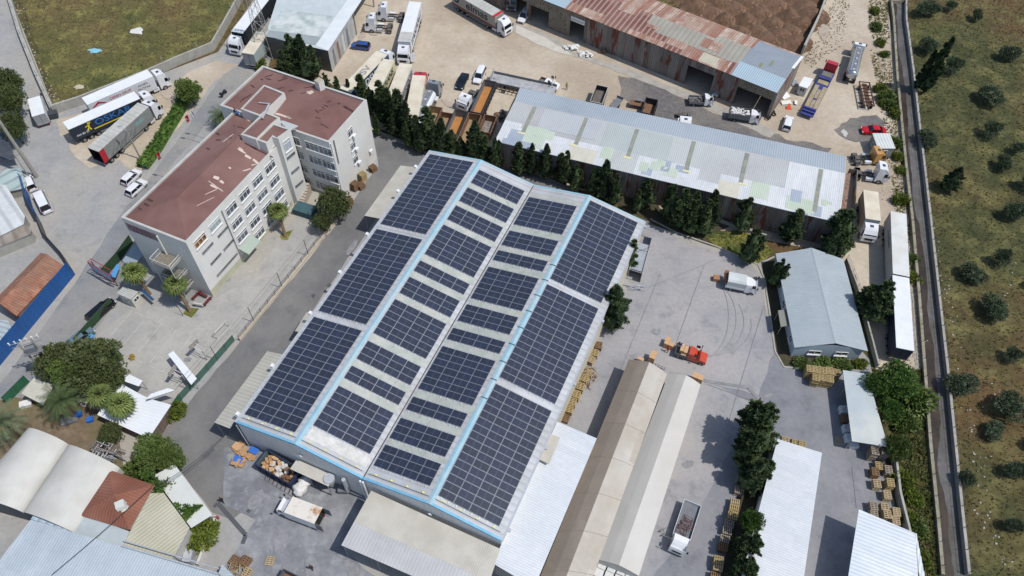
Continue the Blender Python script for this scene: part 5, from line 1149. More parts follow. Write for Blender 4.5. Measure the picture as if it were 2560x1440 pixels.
# yard lorries
t, L = semi('articulated_lorry', 'lorry with grey curtains lettered elmas driving past the rusty shed', (1140, -25), (1248, 36.5), 4.0, pw, mat('printed grey curtain', '#a19b91', '#979187', .5, .7), roof_g)
st(t, 'elmas', 1.0, 2.85, 2.5, m_dlet, bold=.05, squash=1.15); st(t, 'e', -L/2+1.3, 3.0, 1.1, m_wlet, off=.03); MB().tube((-L/2+1.3, -1.272, 3.0), (-L/2+1.3, -1.282, 3.0), .85, m_dlet, 20).build('emblem', t, world=False)
MB().box((0, -1.28, 1.45), (L, .01, .4), mat('maroon stripe', '#6a3238')).build('stripe', t, world=False); MB().box((L/2-.35, 0, 4.0), (.7, 2.6, .12), mat('red wrap', '#b0222c')).build('roof_edge', t, world=False)
t, L = semi('articulated_lorry', 'white lorry facing the camera with its door open, top centre', (1038, 5), (1010, 104), 4.0, pw, tarp_w, roof_w)
st(t, 'TAKARLI', .3, 2.6, 2.1, m_dlet, side=1, squash=1.3, bold=.05)
MB().box((L/2-1.6, 0, 4.06), (3.0, 2.5, .04), roof_g).build('roof_patch', t, world=False)
MB().box((L/2+1.7, 1.9, 1.6), (.08, 1.1, 1.8), pw, rz=.5).build('open_door', t, world=False)
m_db = mat('deep blue curtain', '#2c4a6c', '#26415f', .5, .6)
t, L = semi('articulated_lorry', 'white cab lorry with blue curtain and big grey roof letters', (864, 226), (955, 132), 4.0, pw, m_db, roof_c, Hc=4)
text('DSV', (-.6, -.1, 4.05), (1, 0, 0), (0, 1, 0), 1.9, mat('grey roof lettering', '#87898a'), t, world=False, squash=1.3, bold=.05)
st(t, 'DSV', 0, 2.7, 2.0, m_wlet, bold=.04)
tc_ = mat('cream trailer side', '#cbc7a0', '#c2be97', .5, .7)
t, L = semi('box_trailer', 'cream trailer with dark TRANS lettering on its side', (925, 238), (971, 149.5), 4.0, pw, tc_, roof_c, cab=False)
st(t, 'PAN TRANS', -1.0, 2.8, 1.9, mat('navy lettering', '#2c3a4d'), bold=.05); st(t, 'com.tr', L/2-2.3, 2.5, .8, mat('olive lettering', '#8b8552'))
t, L = semi('box_trailer', 'beige roofed trailer with grey lettering along its side', (975, 262), (1015, 160), 4.0, pw, mat('pale grey side', '#c7c6c4', '#bdbcba', .5, .7), roof_c, cab=False)
st(t, 'KAMERSPOR', 0, 2.7, 1.9, mat('grey blue lettering', '#5f6875'), squash=1.05, bold=.05)
t, L = semi('articulated_lorry', 'white box trailer behind a bright red cab in the cypress side row', (1027, 300), (1048, 189), 4.0, paint('crimson', '#b02a38'), mat('yellowed white side', '#bfbdae', '#c8c6ba', .5, .6, stain=.15), roof_c)
# tankers
def tank(t, x0, x1, r, zc, m, top=None, n=16, flat=None):
    mb = MB(); mb.smooth = True
    xs = [(x0, .55), (x0+.12, .85), (x0+.4, 1), (x1-.4, 1), (x1-.12, .85), (x1, .55)]; secs = []
    for x, k in xs: secs.append([(x, r*1.12*k*math.cos(2*PI*i/n), zc+r*k*math.sin(2*PI*i/n)) for i in range(n)])
    V = [v for s_ in secs for v in s_]; mb.mesh_(V, [(k*n+i, k*n+(i+1) % n, (k+1)*n+(i+1) % n, (k+1)*n+i) for k in range(5) for i in range(n)], m); mb.smooth = False
    mb.face(secs[0], m); mb.face(list(reversed(secs[-1])), m); mb.build('tank', t, world=False)
    w_ = MB()
    for s_ in (-1, 1): w_.box(((x0+x1)/2, s_*.55, zc+r*.93), (x1-x0-.8, .07, .18), top or m_alu)
    w_.box(((x0+x1)/2, 0, zc+r*.98), (x1-x0-.8, 1.4, .05), mat('tank walkway', '#77797d', '#65686c', 2, .6)); w_.build('walkway', t, world=False)
    for k in range(5): MB().tube(((x0+.9+(x1-x0-1.8)*k/4), 0, zc+r*.95), ((x0+.9+(x1-x0-1.8)*k/4), 0, zc+r*1.1), .28, m_alu, 10).build('hatch', t, world=False)
    ch = MB()
    for yy in (-.5, .5): ch.box(((x0+x1)/2, yy, .95), (x1-x0, .12, .25), m_chas)
    ch.build('chassis', t, world=False)
p_, rz_, L = pose((1029, 316), (1077, 222), 3.3)
t = thing('tanker_lorry', 'white tanker trailer with grey walkway behind a grey cab', 'tanker', p_, rz_, 'articulated lorries in the dirt yard'); tank(t, -L/2, L/2, 1.05, 2.25, mat('glossy white tank', '#d6d9dc', rough=.2)); 
for a in (1.5, 2.8, 4.1):
    for y in (-1.22, 1.22): wheel(t, -L/2+a, y, .5, .33)
tractor(t, L/2+3.3, paint('slate grey', '#7d848b'), H=3.75)
p_, rz_, L = pose((2133, 180), (2153, 103), 3.2)
t = thing('tanker_lorry', 'silver tanker lorry on the dirt track at upper right', 'tanker', p_, rz_); tank(t, -L/2, L/2-1.6, 1.0, 2.2, mat('polished steel', '#b5bcc0', rough=.22, metal=.75))
cabover(t, L/2-1.3, pw, 2.0, H=3.1)
for a, dd in ((1.2, 1), (2.5, 1), (L-.4, 0)):
    for y in (-1.2, 1.2): wheel(t, -L/2+a, y, .5, .3, dual=bool(dd))
# bare tractor units
def tr_unit(label, a, b, z, p, H=3.6, ax=(0,)):
    p_, rz_, L = pose(a, b, z); t = thing('tractor_unit', label, 'truck', p_, rz_, 'bare tractor units'); tractor(t, L/2, p, H=H, axles=ax, chl=L); return t
tr_unit('white tractor unit without trailer in front of the workshop', (984, 66), (914, 62), 1.2, pw)
tr_unit('white tractor unit without trailer beside the workshop, cut by the top edge', (1012, 38), (944, 34), 1.2, pw)
tr_unit('white tractor unit with yellow box behind it beside the dirt track kiosk', (2134, 428), (2218, 440), 1.2, pw, ax=(0, .001))
t = tr_unit('dark tractor unit parked under the far end of the rusty shed', (1290, -40), (1278, 20), 1.2, paint('steel blue', '#51606e'))
p_, rz_, L = pose((2138, 395), (2200, 393), 1.0); t = thing('tractor_unit', 'orange cab truck with bare chassis beside the white tractor unit', 'truck', p_, rz_, 'bare tractor units'); tractor(t, L/2+.6, paint('orange', '#b98a4a'), H=2.9, chl=6.2)
# cab pieces and chassis near the tanker
p_, rz_, L = pose((1183, 292), (1160, 256), 1.2); t = thing('tractor_unit', 'white cab tipper chassis facing the camera among the skips', 'truck', G(1170, 262, 0), R(-118), 'bare tractor units'); tractor(t, 2.4, pw, H=2.9, chl=6.0)
p_, rz_, L = pose((1705, 262), (1708, 330), 1.2); t = thing('tractor_unit', 'white cab half hidden behind the long shed roof', 'truck', G(1708, 316, 0), R(-97), 'bare tractor units'); tractor(t, 2.6, pw, H=2.9, chl=6.0)
# low loader
p_, rz_, L = pose((2018, 285), (2072, 180), .9); t = thing('low_loader', 'low loader with red cab and blue deck on the dirt track', 'lorry', p_, rz_)
m_bl = mat('ultramarine steel', '#303770', '#3b4380', 1, .6); m_deck = mat('worn timber deck', '#a3977d', '#8a7d64', 1.2, .9)
mb = MB(); mb.box((-1.0, 0, .85), (L-1.2, 2.5, .18), m_bl); mb.box((L/2-2.0, 0, 1.3), (2.6, 2.5, .2), m_bl); mb.build('deck_frame', t, world=False)
for x_, y_, lx, ly in ((-1.6, -.8, 7.4, .8), (-1.6, .8, 7.4, .8), (-4.2, 0, 3.0, .62), (-.6, 0, 3.0, .62), (L/2-3.6, 0, 2.0, 2.1)): MB().box((x_, y_, .97 if x_ < 2 else 1.0), (lx, ly, .06), m_deck).build('deck_board', t, world=False)
MB().box((L/2-1.7, 0, 1.45), (1.6, 2.0, .14), mat('grease plate', '#77786f', '#5f6058', 3, .8)).build('neck_plate', t, world=False)
for x_ in (-4.6, -3.4, -2.2):
    for y in (-1.22, 1.22): wheel(t, x_-.3, y, .42, .3)
cabover(t, L/2-.6, paint('crimson', '#b02a38'), 2.2, H=3.3, hatch=False)
for y in (-1.22, 1.22): wheel(t, L/2+.3, y, .5, .3)
for x_ in (-L/2+.5, -L/2+1.4): MB().box((x_, 0, 1.15), (.5, 2.4, .4), m_bl).build('ramp', t, world=False)
# rusty chassis trailer
p_, rz_, L = pose((2172, 266), (2160, 206), 1.1); t = thing('chassis_trailer', 'rusty skeletal trailer frame on the dirt track', 'trailer', p_, rz_); m_rf = mat('rusty frame', '#5c4237', '#4b362e', 1.5, .9)
mb = MB()
for y in (-1.0, 1.0): mb.box((0, y, 1.25), (L, .16, .26), m_rf)
for k in range(8): mb.box((-L/2+.1+k*(L-.2)/7, 0, 1.25), (.12, 2.0, .18), m_rf)
mb.build('frame', t, world=False); MB().box((0, 0, 1.1), (L*.9, .9, .05), m_rf).build('floor_plate', t, world=False)
for x_ in (-L/2+.9, -L/2+2.0, L/2-1.0):
    for y in (-1.0, 1.0): wheel(t, x_, y, .45, .3)
# tippers / open skips
def tub(t, x0, x1, W, z0, z1, mo, mi, floor, load=None, t_=.08, slope=0):
    y = W/2; mb = MB()
    for a, b in ((-y, -y+t_), (y-t_, y)):
        mb.box(((x0+x1)/2, (a+b)/2, (z0+z1)/2), (x1-x0, t_, z1-z0), mo)
    for xx in (x0+t_/2, x1-t_/2): mb.box((xx, 0, (z0+z1)/2-.003), (t_, W-.01, z1-z0), mo)
    for k in range(int((x1-x0)/1.1)):
        for s_ in (-1, 1): mb.box((x0+.6+k*1.1, s_*(y+.05), (z0+z1)/2), (.1, .1, z1-z0-.1), mo)
    mb.build('tub', t, world=False)
    inn = MB(); e = t_+.01
    for s_ in (-1, 1): q = [(x0+e, s_*(y-e), z0), (x1-e, s_*(y-e), z0), (x1-e, s_*(y-e), z1-.02), (x0+e, s_*(y-e), z1-.02)]; inn.face(q if s_ > 0 else q[::-1], mi)
    for xx in (x0+e, x1-e): q = [(xx, -y+e, z0), (xx, y-e, z0), (xx, y-e, z1-.02), (xx, -y+e, z1-.02)]; inn.face(q, mi)
    inn.build('inner_lining', t, world=False)
    MB().box(((x0+x1)/2, 0, z0+.05), (x1-x0-.2, W-.2, .08), floor).build('floor', t, world=False)
    MB().box(((x0+x1)/2, 0, z1+.02), (x1-x0+.1, .0001, .0001), mo) if False else None
    rim_ = MB()
    for s_ in (-1, 1): rim_.box(((x0+x1)/2, s_*(y-.02), z1+.03), (x1-x0, .14, .08), mo)
    for xx in (x0+.04, x1-.04): rim_.box((xx, 0, z1+.032), (.14, W-.2, .08), mo)
    rim_.build('rim_bar', t, world=False)
m_blk = mat('black steel', '#2b2c30', '#36373b', 1, .7); m_brn = mat('rusty brown steel', '#6e523f', '#7e604a', 1, .9, stain=.3); m_org = mat('orange painted floor', '#b07a42', '#a2703c', .8, .8, c3='#9a744e', sc3=.5, amt3=.4)
m_gry = mat('grey steel', '#75777b', '#66686c', 1, .75); m_tan = mat('tan dust floor', '#9b8468', '#8b755a', 1, .95)
def tipper(label, a, b, z, W, z0, z1, mo, mi, fl, axx=(1.3, 2.6), name='tipper_trailer'):
    p_, rz_, L = pose(a, b, z); t = thing(name, label, 'trailer', p_, rz_, 'tipper trailers and skips'); tub(t, -L/2, L/2, W, z0, z1, mo, mi, fl)
    mb = MB()
    for yy in (-.5, .5): mb.box((0, yy, z0-.15), (L, .12, .22), m_chas)
    mb.build('chassis', t, world=False)
    for a_ in axx:
        for y in (-W/2+.04, W/2-.04): wheel(t, -L/2+a_, y, .48, .3)
    return t
tipper('big black tipper trailer with an orange floor beside the shed end', (1190, 283), (1226, 203), 2.8, 2.5, 1.3, 2.9, m_blk, m_gry, m_org)
tipper('black tipper trailer with bright orange floor, lower of the orange pair', (1124, 345), (1153, 278), 2.8, 2.5, 1.3, 2.9, m_blk, m_gry, m_org)
tipper('grey brown tipper trailer with a dusty floor beside the orange one', (1153, 368), (1188, 286), 2.8, 2.5, 1.3, 2.9, m_brn, m_brn, m_tan)
tipper('rusty tan tipper body beside the white tanker', (1068, 320), (1090, 268), 2.6, 2.5, 1.1, 2.7, m_brn, m_tan, m_tan)
tipper('rusty skip with timber scraps between tipper trailers', (1092, 345), (1118, 283), 2.2, 2.4, 1.0, 2.3, m_brn, m_brn, m_tan)
tipper('small brown skip filled with scrap beside the long shed end', (1210, 332), (1227, 290), 1.8, 2.4, .4, 1.9, m_brn, m_brn, mat('mixed scrap', '#8f8d8a', '#6a5a4c', 2, .8), axx=())
tipper('grey walled tipper trailer behind the long shed, left one', (1490, 258), (1506, 216), 2.3, 2.4, 1.2, 2.4, mat('faded white steel', '#a7a49c', '#96938b', 1, .8), m_blk, mat('dark rubble floor', '#5a5450', '#6e6762', 2, .9))
tipper('black skip behind the long shed, right one', (1618, 285), (1630, 248), 1.8, 2.4, .5, 1.9, m_blk, m_blk, m_brn, axx=())
p_, rz_, L = pose((1530, 268), (1549, 246), 1.0)
for nm, lab, a, b in (('flat_trailer', 'small empty flat trailer between the tipper and the workbench', (1532, 268), (1550, 246)),):
    p_, rz_, L = pose(a, b, .8); t = thing(nm, lab, 'trailer', p_, rz_); MB().box((0, 0, .75), (L, 1.4, .12), m_gry).build('bed', t, world=False); MB().box((L/2, 0, 1.05), (.1, 1.4, .5), m_gry).build('headboard', t, world=False)
    for y in (-.75, .75): wheel(t, 0, y, .32, .2)
t = thing('steel_workbench', 'steel framed workbench behind the long shed', 'workbench', G(1592, 268, 0), R(-15)); MB().box((0, 0, .95), (3.2, 1.5, .1), m_brn).build('tabletop', t, world=False)
for x_ in (-1.5, 1.5):
    for y in (-.65, .65): MB().box((x_, y, .45), (.1, .1, .9), m_gry).build('leg', t, world=False)
MB().box((.2, .5, 1.5), (1.2, .7, .06), m_gry).build('upper_shelf', t, world=False)
for x_ in (-.35, .75): MB().box((x_, .5, 1.23), (.06, .06, .5), m_gry).build('bracket', t, world=False)
# flatbed trailer grey with side walls
p_, rz_, L = pose((1230, 192), (1388, 226), 1.4); t = thing('platform_trailer', 'long grey platform trailer with a tall front board behind the shed end', 'trailer', p_, rz_)
MB().box((0, 0, 1.25), (L, 2.5, .16), mat('pale deck plate', '#a8a9aa', '#8e8f91', 1, .7, c4='#4b4c50', sc4=.9, th4=.62, w4=.03)).build('deck', t, world=False)
MB().box((0, 1.25, 1.6), (L, .08, .6), m_gry).build('side_board', t, world=False); MB().box((0, -1.22, 1.05), (L, .1, .35), m_gry).build('side_rail', t, world=False); MB().box((-L/2, 0, 1.9), (.1, 2.5, 1.3), mat('pale deck plate', '#a8a9aa')).build('headboard', t, world=False)
for a_ in (2, 3.3, 4.6):
    for y in (-1.2, 1.2): wheel(t, L/2-a_, y, .48, .3)
p_, rz_, L = pose((1243, 215), (1330, 236), .8); t = thing('ladder_frame', 'rusty ladder like trailer frame lying beside the platform trailer', 'frame', p_, rz_); mb = MB()
for y in (-.8, .8): mb.box((0, y, .8), (L, .12, .2), m_rf)
for k in range(9): mb.box((-L/2+.2+k*(L-.4)/8, 0, .8), (.1, 1.6, .1), m_rf)
mb.build('rail', t, world=False)
for y in (-.8, .8): wheel(t, -L/2+1.5, y, .4, .25)
# white pickups and small trucks
def small_truck(name, label, a, b, z, p, Lc=1.7, W=1.9, H=2.1, bed=None, bm=None, group=None, bonnet=False, side_h=.45, cat='truck', bedz=.8):
    p_, rz_, L = pose(a, b, z); t = thing(name, label, cat, p_, rz_, group); xf = L/2
    if bonnet:
        mb = MB(); mb.prof([(xf-1.25, .4), (xf, .4), (xf+.02, .9), (xf-.15, 1.15), (xf-1.25, 1.3)], -W/2*.92, W/2*.92, p); mb.build('bonnet', t, world=False); cabover(t, xf-1.25-1.55, p, 1.75, W=W, H=H, z0=.42, hatch=False)
        xb = xf-2.8
    else: cabover(t, xf-Lc, p, Lc, W=W, H=H, z0=.42, hatch=False); xb = xf-Lc
    Lb = xb-.08+L/2; bm = bm or m_gry
    mb = MB(); mb.box((-L/2+Lb/2, 0, bedz), (Lb, W+.15, .1), m_gry)
    mb.build('bed', t, world=False)
    for s_ in (-1, 1): MB().box((-L/2+Lb/2, s_*(W/2+.06), bedz+side_h/2+.05), (Lb, .05, side_h), bm).build('side_board', t, world=False)
    MB().box((-L/2+.03, 0, bedz+side_h/2+.05), (.05, W+.05, side_h-.01), bm).build('tail_board', t, world=False)
    MB().box((xb-.1, 0, bedz+.5), (.06, W+.05, .95), bm).build('headboard', t, world=False)
    for y in (-W/2+.02, W/2-.02): wheel(t, xf-.75 if bonnet else xf-.8, y, .36, .22); wheel(t, -L/2+Lb*.33, y, .36, .22)
    mb = MB()
    for y in (-.35, .35): mb.box((-.2, y, .55), (L-1.2, .08, .16), m_chas)
    mb.build('chassis', t, world=False)
    return t, L, Lb, W
m_scrap = mat('grey scrap metal', '#6f6c68', '#55524f', 3, .8); m_sack = mat('white woven sacks', '#d9d8d5', '#c9c8c4', 2, .9, bump=.6, bsc=5)
def heap(c, sx, sy, sz, n, m, name, label, cat, seed=1, r=(.2, .5), parent=None, group=None, kind=None, flat=True, world=True, sub=1):
    rr = random.Random(seed); mb = MB()
    for k in range(n):
        x, y = rr.uniform(-1, 1), rr.uniform(-1, 1); q = rr.uniform(*r); f = 1-.5*(x*x+y*y)
        mb.blob((c[0]+x*sx/2, c[1]+y*sy/2, c[2]+max(q*.3, sz*f*rr.random())), (q*rr.uniform(.7, 1.3), q*rr.uniform(.6, 1.2), q*rr.uniform(.4, .8)), m if not isinstance(m, list) else rr.choice(m), seed=k+seed, sub=sub, amp=.5, flat=flat)
    if parent: return mb.build(name, parent, label=label, world=world)
    return mb.build(name, label=label, cat=cat, group=group, origin=(c[0], c[1], 0), kind=kind)
t, L, Lb, W = small_truck('pickup_truck', 'white single cab truck loaded with grey scrap by the rusty shed doors', (1722, 250), (1782, 253), .9, pw, group='small trucks'); q = t.matrix_basis @ Vector((-L/2+Lb/2, 0, 0))
o = heap((q.x, q.y, .85), 3.0, 1.6, .5, 26, m_scrap, 'scrap_load', 'grey scrap metal heaped on the small white truck', 'scrap', 3, (.15, .4)); o.rotation_euler = (0, 0, 0)
t, L, Lb, W = small_truck('pickup_truck', 'white truck with high grey sides full of white sacks by the rusty shed', (1822, 283), (1900, 296), 1.1, pw, Lc=1.9, W=2.0, H=2.3, bm=m_gry, side_h=1.1, bedz=.9, group='small trucks'); rz0 = t.rotation_euler[2]
mb = MB(); r9 = random.Random(8)
for k in range(60): mb.blob((-L/2+.3+r9.random()*(Lb-.6), r9.uniform(-.8, .8), 1.75+r9.random()*.35), (.3, .2, .15), m_sack, seed=k, sub=1, amp=.6, flat=True)
o = mb.build('sack_load', label='heap of white sacks filling the high sided grey truck bed', cat='sacks', world=False, origin=None); o.location = t.location; o.rotation_euler = (0, 0, rz0)
small_truck('pickup_truck', 'white pickup with short wooden bed behind the platform trailer', (1348, 202), (1396, 218), .9, pw, bonnet=True, H=1.75, W=1.8, side_h=.5, bm=m_brn, group='small trucks', bedz=.7)
# tarp truck in right yard
t, L, Lb, W = small_truck('tarpaulin_truck', 'white truck with pale tarpaulin cover parked by the yard kerb under the conifer', (1815, 702), (1893, 718), 1.2, pw, Lc=1.9, W=2.05, H=2.3, bm=pwt, bedz=.85)
mb = MB(); n = 8
n = 5; PT = [(W/2+.06, 1.25), (W/2+.05, 2.45), (W/2-.25, 2.72), (-W/2+.25, 2.72), (-W/2-.05, 2.45), (-W/2-.06, 1.25)]
def tp(x, i): return (x, PT[i][0], PT[i][1])
for x0, x1 in ((-L/2+.1, -L/2+Lb),):
    for i in range(n): mb.face([tp(x0, i), tp(x1, i), tp(x1, i+1), tp(x0, i+1)][::-1], mat('grey white tarpaulin', '#b5bab9', '#c6cac9', .5, .7))
    mb.face([tp(x1, i) for i in range(n+1)], mat('grey white tarpaulin', '#b5bab9'))
mb.build('tarpaulin', t, world=False)
def boxes(label_, loc, rz, grid, s=(.8, .6, .45), m=None, name='cardboard_box', group='cardboard boxes', z0=0.0, seed=3):
    r = random.Random(seed); out = []
    for (ix, iy, iz) in grid:
        c, s_ = math.cos(rz), math.sin(rz); x, y = ix*s[0]*1.03, iy*s[1]*1.03
        lab = label_ if isinstance(label_, str) else label_.pop(0)
        o = MB().box((0, 0, s[2]/2), s, m or m_card).build(name, label=lab, cat='box', group=group, world=False); o.location = (loc[0]+x*c-y*s_, loc[1]+x*s_+y*c, z0+iz*(s[2]+.005)); o.rotation_euler = (0, 0, rz+r.uniform(-.04, .04)); out.append(o)
    return out
m_card = mat('cardboard', '#b08d68', '#a17f5b', 1.5, .9, stripe=None); m_card2 = mat('pale cardboard', '#c49f79', '#b8936d', 1.5, .9)
# cargo sticking out of the tarp truck
q = G(1812, 706, 0); boxes('brown boxes stacked at the open tail of the tarpaulin truck', q, R(-8), [(0, j, k) for j in (-1, 0, 1) for k in (2, 3)], (.7, .65, .5), mat('dark brown carton', '#8d5f49', '#7c523f', 1, .9))
boxes('flat brown crate on a pallet behind the tarpaulin truck', G(1790, 700, 0), R(-8), [(0, 0, 0)], (1.1, .9, .8), mat('brown carton', '#a57a5a', '#936a4c', 1, .9), name='crate')
# orange truck
t, L, Lb, W = small_truck('open_truck', 'orange cab truck being loaded with cardboard boxes in the right yard', (1690, 873), (1767, 898), .9, paint('orange red', '#b8452f'), bonnet=True, H=1.95, W=1.85, side_h=.55, bm=m_gry, bedz=.8)
q = t.matrix_basis
def onq(v): return q @ Vector(v)
for (x_, y_, z_, sx, sy, sz, lb) in ((L/2-3.35, -.1, .86, .55, 1.3, 1.1, 'tall pale carton behind the orange cab, front one'), (L/2-3.95, .0, .86, .55, 1.35, 1.1, 'tall pale carton behind the orange cab, second one'), (L/2-3.4, -.78, .86, 1.0, .4, .5, 'low pale carton at the side of the orange truck bed'), (-L/2+1.9, .2, .86, .5, 1.2, .6, 'dark brown carton in the middle of the orange truck bed'), (-L/2+.9, .35, .86, .7, .6, .5, 'single carton at the tail of the orange truck bed')):
    v = onq((x_, y_, 0)); o = MB().box((0, 0, sz/2), (sx, sy, sz), m_card2 if 'pale' in lb or 'single' in lb else m_brn).build('cardboard_box', label=lb, cat='box', group='cartons on the orange truck', world=False); o.location = (v.x, v.y, z_); o.rotation_euler = (0, 0, t.rotation_euler[2])
boxes('carton stacked on the hand truck behind the orange truck', G(1664, 866, 0), R(-25), [(0, 0, 0), (1, 0, 0), (0, 0, 1), (1, 0, 1), (0, 1, 1)], (.75, .7, .6), m_card2)
boxes('carton stacked on a pallet at the mouth of the brown tent', G(1627, 905, 0), R(-25), [(0, 0, 0), (0, 0, 1), (0, 0, 2), (0, 1, 2)], (.9, .7, .55), m_card2)
boxes('large carton at the mouth of the cream tent', G(1734, 950, 0), R(-25), [(0, 0, 0), (1, 0, 0), (0, 0, 1), (1, 0, 1)], (.8, .9, .75), m_card2)
boxes('low carton beside the brown tent ridge end', G(1600, 905, 0), R(-25), [(0, 0, 0), (0, 0, 1)], (.9, .5, .5), m_card2)
# small box truck lower centre, open rear with rust on the roof
p_, rz_, L = pose((796, 1290), (722, 1262), 2.9); rt_ = mat('rust stained white roof', '#d3cec4', '#cac5bb', .6, .7, c4='#a8754a', sc4=.5, th4=.5, w4=.12)
t = thing('box_truck', 'white box truck with rust stains on its roof and open rear, lower centre', 'truck', p_, rz_); trailer(t, -L/2, L, pwt, rt_, H=3.0, z0=.85, W=2.25, axx=(1.2,), legs=False, open_rear=True); cabover(t, L/2+.15, pw, 1.5, W=2.05, H=2.25, z0=.4, hatch=False)
for y in (-1.0, 1.0): wheel(t, L/2+1.0, y, .38, .22)
for s_ in (-1, 1): MB().box((-L/2-.5, s_*1.12, 1.95), (1.0, .05, 2.1), m_gry).build('rear_flap', t, world=False)
# flatbed truck lower right
p_, rz_, L = pose((1725, 1262), (1692, 1380), 1.2)
t, L, Lb, W = small_truck('open_truck', 'white flatbed truck carrying red steel frames beside the cream tent', (1731, 1258), (1691, 1381), 1.2, pw, Lc=1.9, W=2.2, H=2.4, bm=pwt, side_h=.5, bedz=1.0)
fr = mat('red oxide frames', '#7c4c44', '#6c413a', 2, .8); mb = MB(); r7 = random.Random(5)
for k in range(7):
    x0 = -L/2+1.9+k*.32; a_ = r7.uniform(-.3, .3); y0 = r7.uniform(-.3, .3); P_ = [Vector((x0, y0-.7, 1.1)), Vector((x0+a_, y0+.6, 1.1+.1*k)), Vector((x0+a_+1.2, y0+.6, 1.5)), Vector((x0+1.2, y0-.7, 1.5))]
    for i in range(4): mb.tube(P_[i], P_[(i+1) % 4], .035, fr if k % 2 else m_gry, 4)
    mb.tube(P_[0], P_[2], .03, fr, 4)
o = mb.build('frame_pile', label='tangle of red steel frames lying on the white flatbed truck', cat='frames', world=False); o.location = t.location; o.rotation_euler = t.rotation_euler
# ---------------------------------------------------------------- cars
def C2(name, label, a, b, p, z=.8, **kw): pp, rz, L = pose(a, b, z); kw.setdefault('L', min(max(L, 3.7), 4.8)); return car(name, label, pp, rz, p, **kw)
C2('parked_car', 'metallic blue hatchback beside the grey workshop wall', (922, 115), (880, 110), paint('mid blue', '#2c4a86'), L=4.0)
C2('parked_car', 'black saloon facing the camera in the middle of the dirt yard', (1164, 183), (1147, 219), paint('near black', '#151b26'), kind='sedan', L=4.7)
C2('parked_car', 'white people carrier next to the black saloon in the dirt yard', (1208, 168), (1190, 207), pw, kind='suv', L=4.6, H=1.75)
C2('parked_van', 'white van standing in the open bay of the rusty shed', (1322, 22), (1300, 54), pw, kind='suv', L=4.6, H=1.85, cat='van', roofm=mat('grey roof', '#a9aeb2'))
C2('parked_car', 'silver car nosing out of the dark bay of the rusty shed', (1795, 205), (1785, 235), paint('silver blue', '#9aa5b2'), L=4.3)
C2('parked_car', 'white hatchback seen from behind near the pile of tyres', (1966, 322), (1975, 290), pw, L=4.2)
C2('parked_car', 'bright red saloon on the dark gravel beside the white kiosk', (2213, 326), (2157, 323), paint('bright red', '#b3121f'), kind='sedan', L=4.6)
C2('parked_car', 'white hatchback by the hedge end, upper of the pair', (309, 458), (345, 424), pw, L=3.9)
C2('parked_car', 'white hatchback by the hedge end, lower of the pair', (321, 485), (359, 450), pw, L=4.1)
C2('parked_van', 'long white van behind the short blue fence', (121, 533), (92, 474), pw, kind='van', L=5.6, W=1.95, H=2.2, cat='van')
C2('parked_car', 'shiny black estate car beside the green court fence', (226, 795), (276, 752), paint('black', '#0c0d10'), kind='suv', L=4.8, H=1.5, roofm=m_wind)
C2('parked_car', 'grey blue car half hidden by the big tree beside the street', (180, 860), (222, 826), paint('grey blue', '#5e7480'), L=4.2)
C2('parked_van', 'small white vehicle tucked behind the blue fence at the left edge', (80, 470), (66, 442), pw, L=4.0, kind='suv', H=1.7, cat='van')
# motorcycle
p_ = G(561, 238, 0); t = thing('motorcycle', 'dark motorcycle on the street beside the white building', 'motorcycle', p_, R(70))
for x_ in (-.65, .65): MB().tube((x_, -.06, .3), (x_, .06, .3), .3, m_tyre_r, 12).build('wheel', t, world=False)
MB().prof([(-.8, .65), (-.2, .55), (.3, .55), (.6, .9), (.2, 1.0), (-.2, .85), (-.8, .9)], -.16, .16, m_plastic).build('body', t, world=False)
MB().tube((.5, -.38, 1.05), (.5, .38, 1.05), .03, m_plastic, 5).build('handlebar', t, world=False); MB().box((-.85, 0, 1.0), (.4, .4, .35), m_plastic).build('top_box', t, world=False)
# ---------------------------------------------------------------- vegetation
def leafm(n, a, b, c, rough=.7): return mat(n, a, b, 1.3, rough, c3=c, sc3=.5, amt3=.8, rnd_obj=.25, spec=.25)
f_con = leafm('dark conifer foliage', '#48573a', '#394829', '#5b6a44'); f_con2 = leafm('blackish cypress foliage', '#3e4d33', '#313e28', '#50603f')
f_bro = leafm('mid green foliage', '#5d7036', '#4c6029', '#73824a'); f_dk = leafm('deep green foliage', '#525f34', '#434f28', '#69714a')
f_oli = leafm('olive foliage', '#55634a', '#434f38', '#6b785e'); f_brt = leafm('bright green foliage', '#4d6b2c', '#3e5923', '#64803e')
f_fan = leafm('fan palm leaf', '#64733c', '#4f5e30', '#808b4c'); f_date = leafm('date palm leaf', '#4e5f38', '#40502e', '#66754a'); f_drypalm = leafm('dry palm leaf', '#99803f', '#877036', '#a8945a')
f_bush = leafm('yellow green bush', '#62702b', '#525f25', '#7c8434')
m_bark = mat('bark', '#5a4a3b', '#463a2f', 3, .95, bump=.5, bsc=8); m_palmb = mat('palm trunk', '#7d6a54', '#67563f', 3, .95, bump=.6, bsc=6)
def clump(mb, c, out, r, tri, n, m, rr):
    q = Vector(out).normalized()
    for _ in range(n):
        d = Vector((rr.gauss(0, 1), rr.gauss(0, 1), rr.gauss(0, 1))).normalized(); d = (d+q*.9).normalized()
        p = Vector(c)+d*r*rr.uniform(.25, 1); a = d.cross(Vector((rr.uniform(-1, 1), rr.uniform(-1, 1), rr.uniform(-1, 1))))
        if a.length < 1e-3: continue
        a = a.normalized()*tri*rr.uniform(.35, .6); t = tri*rr.uniform(.8, 1.5)
        mb.face([p-a, p+a, p+(d+Vector((0, 0, .25))).normalized()*t], m)
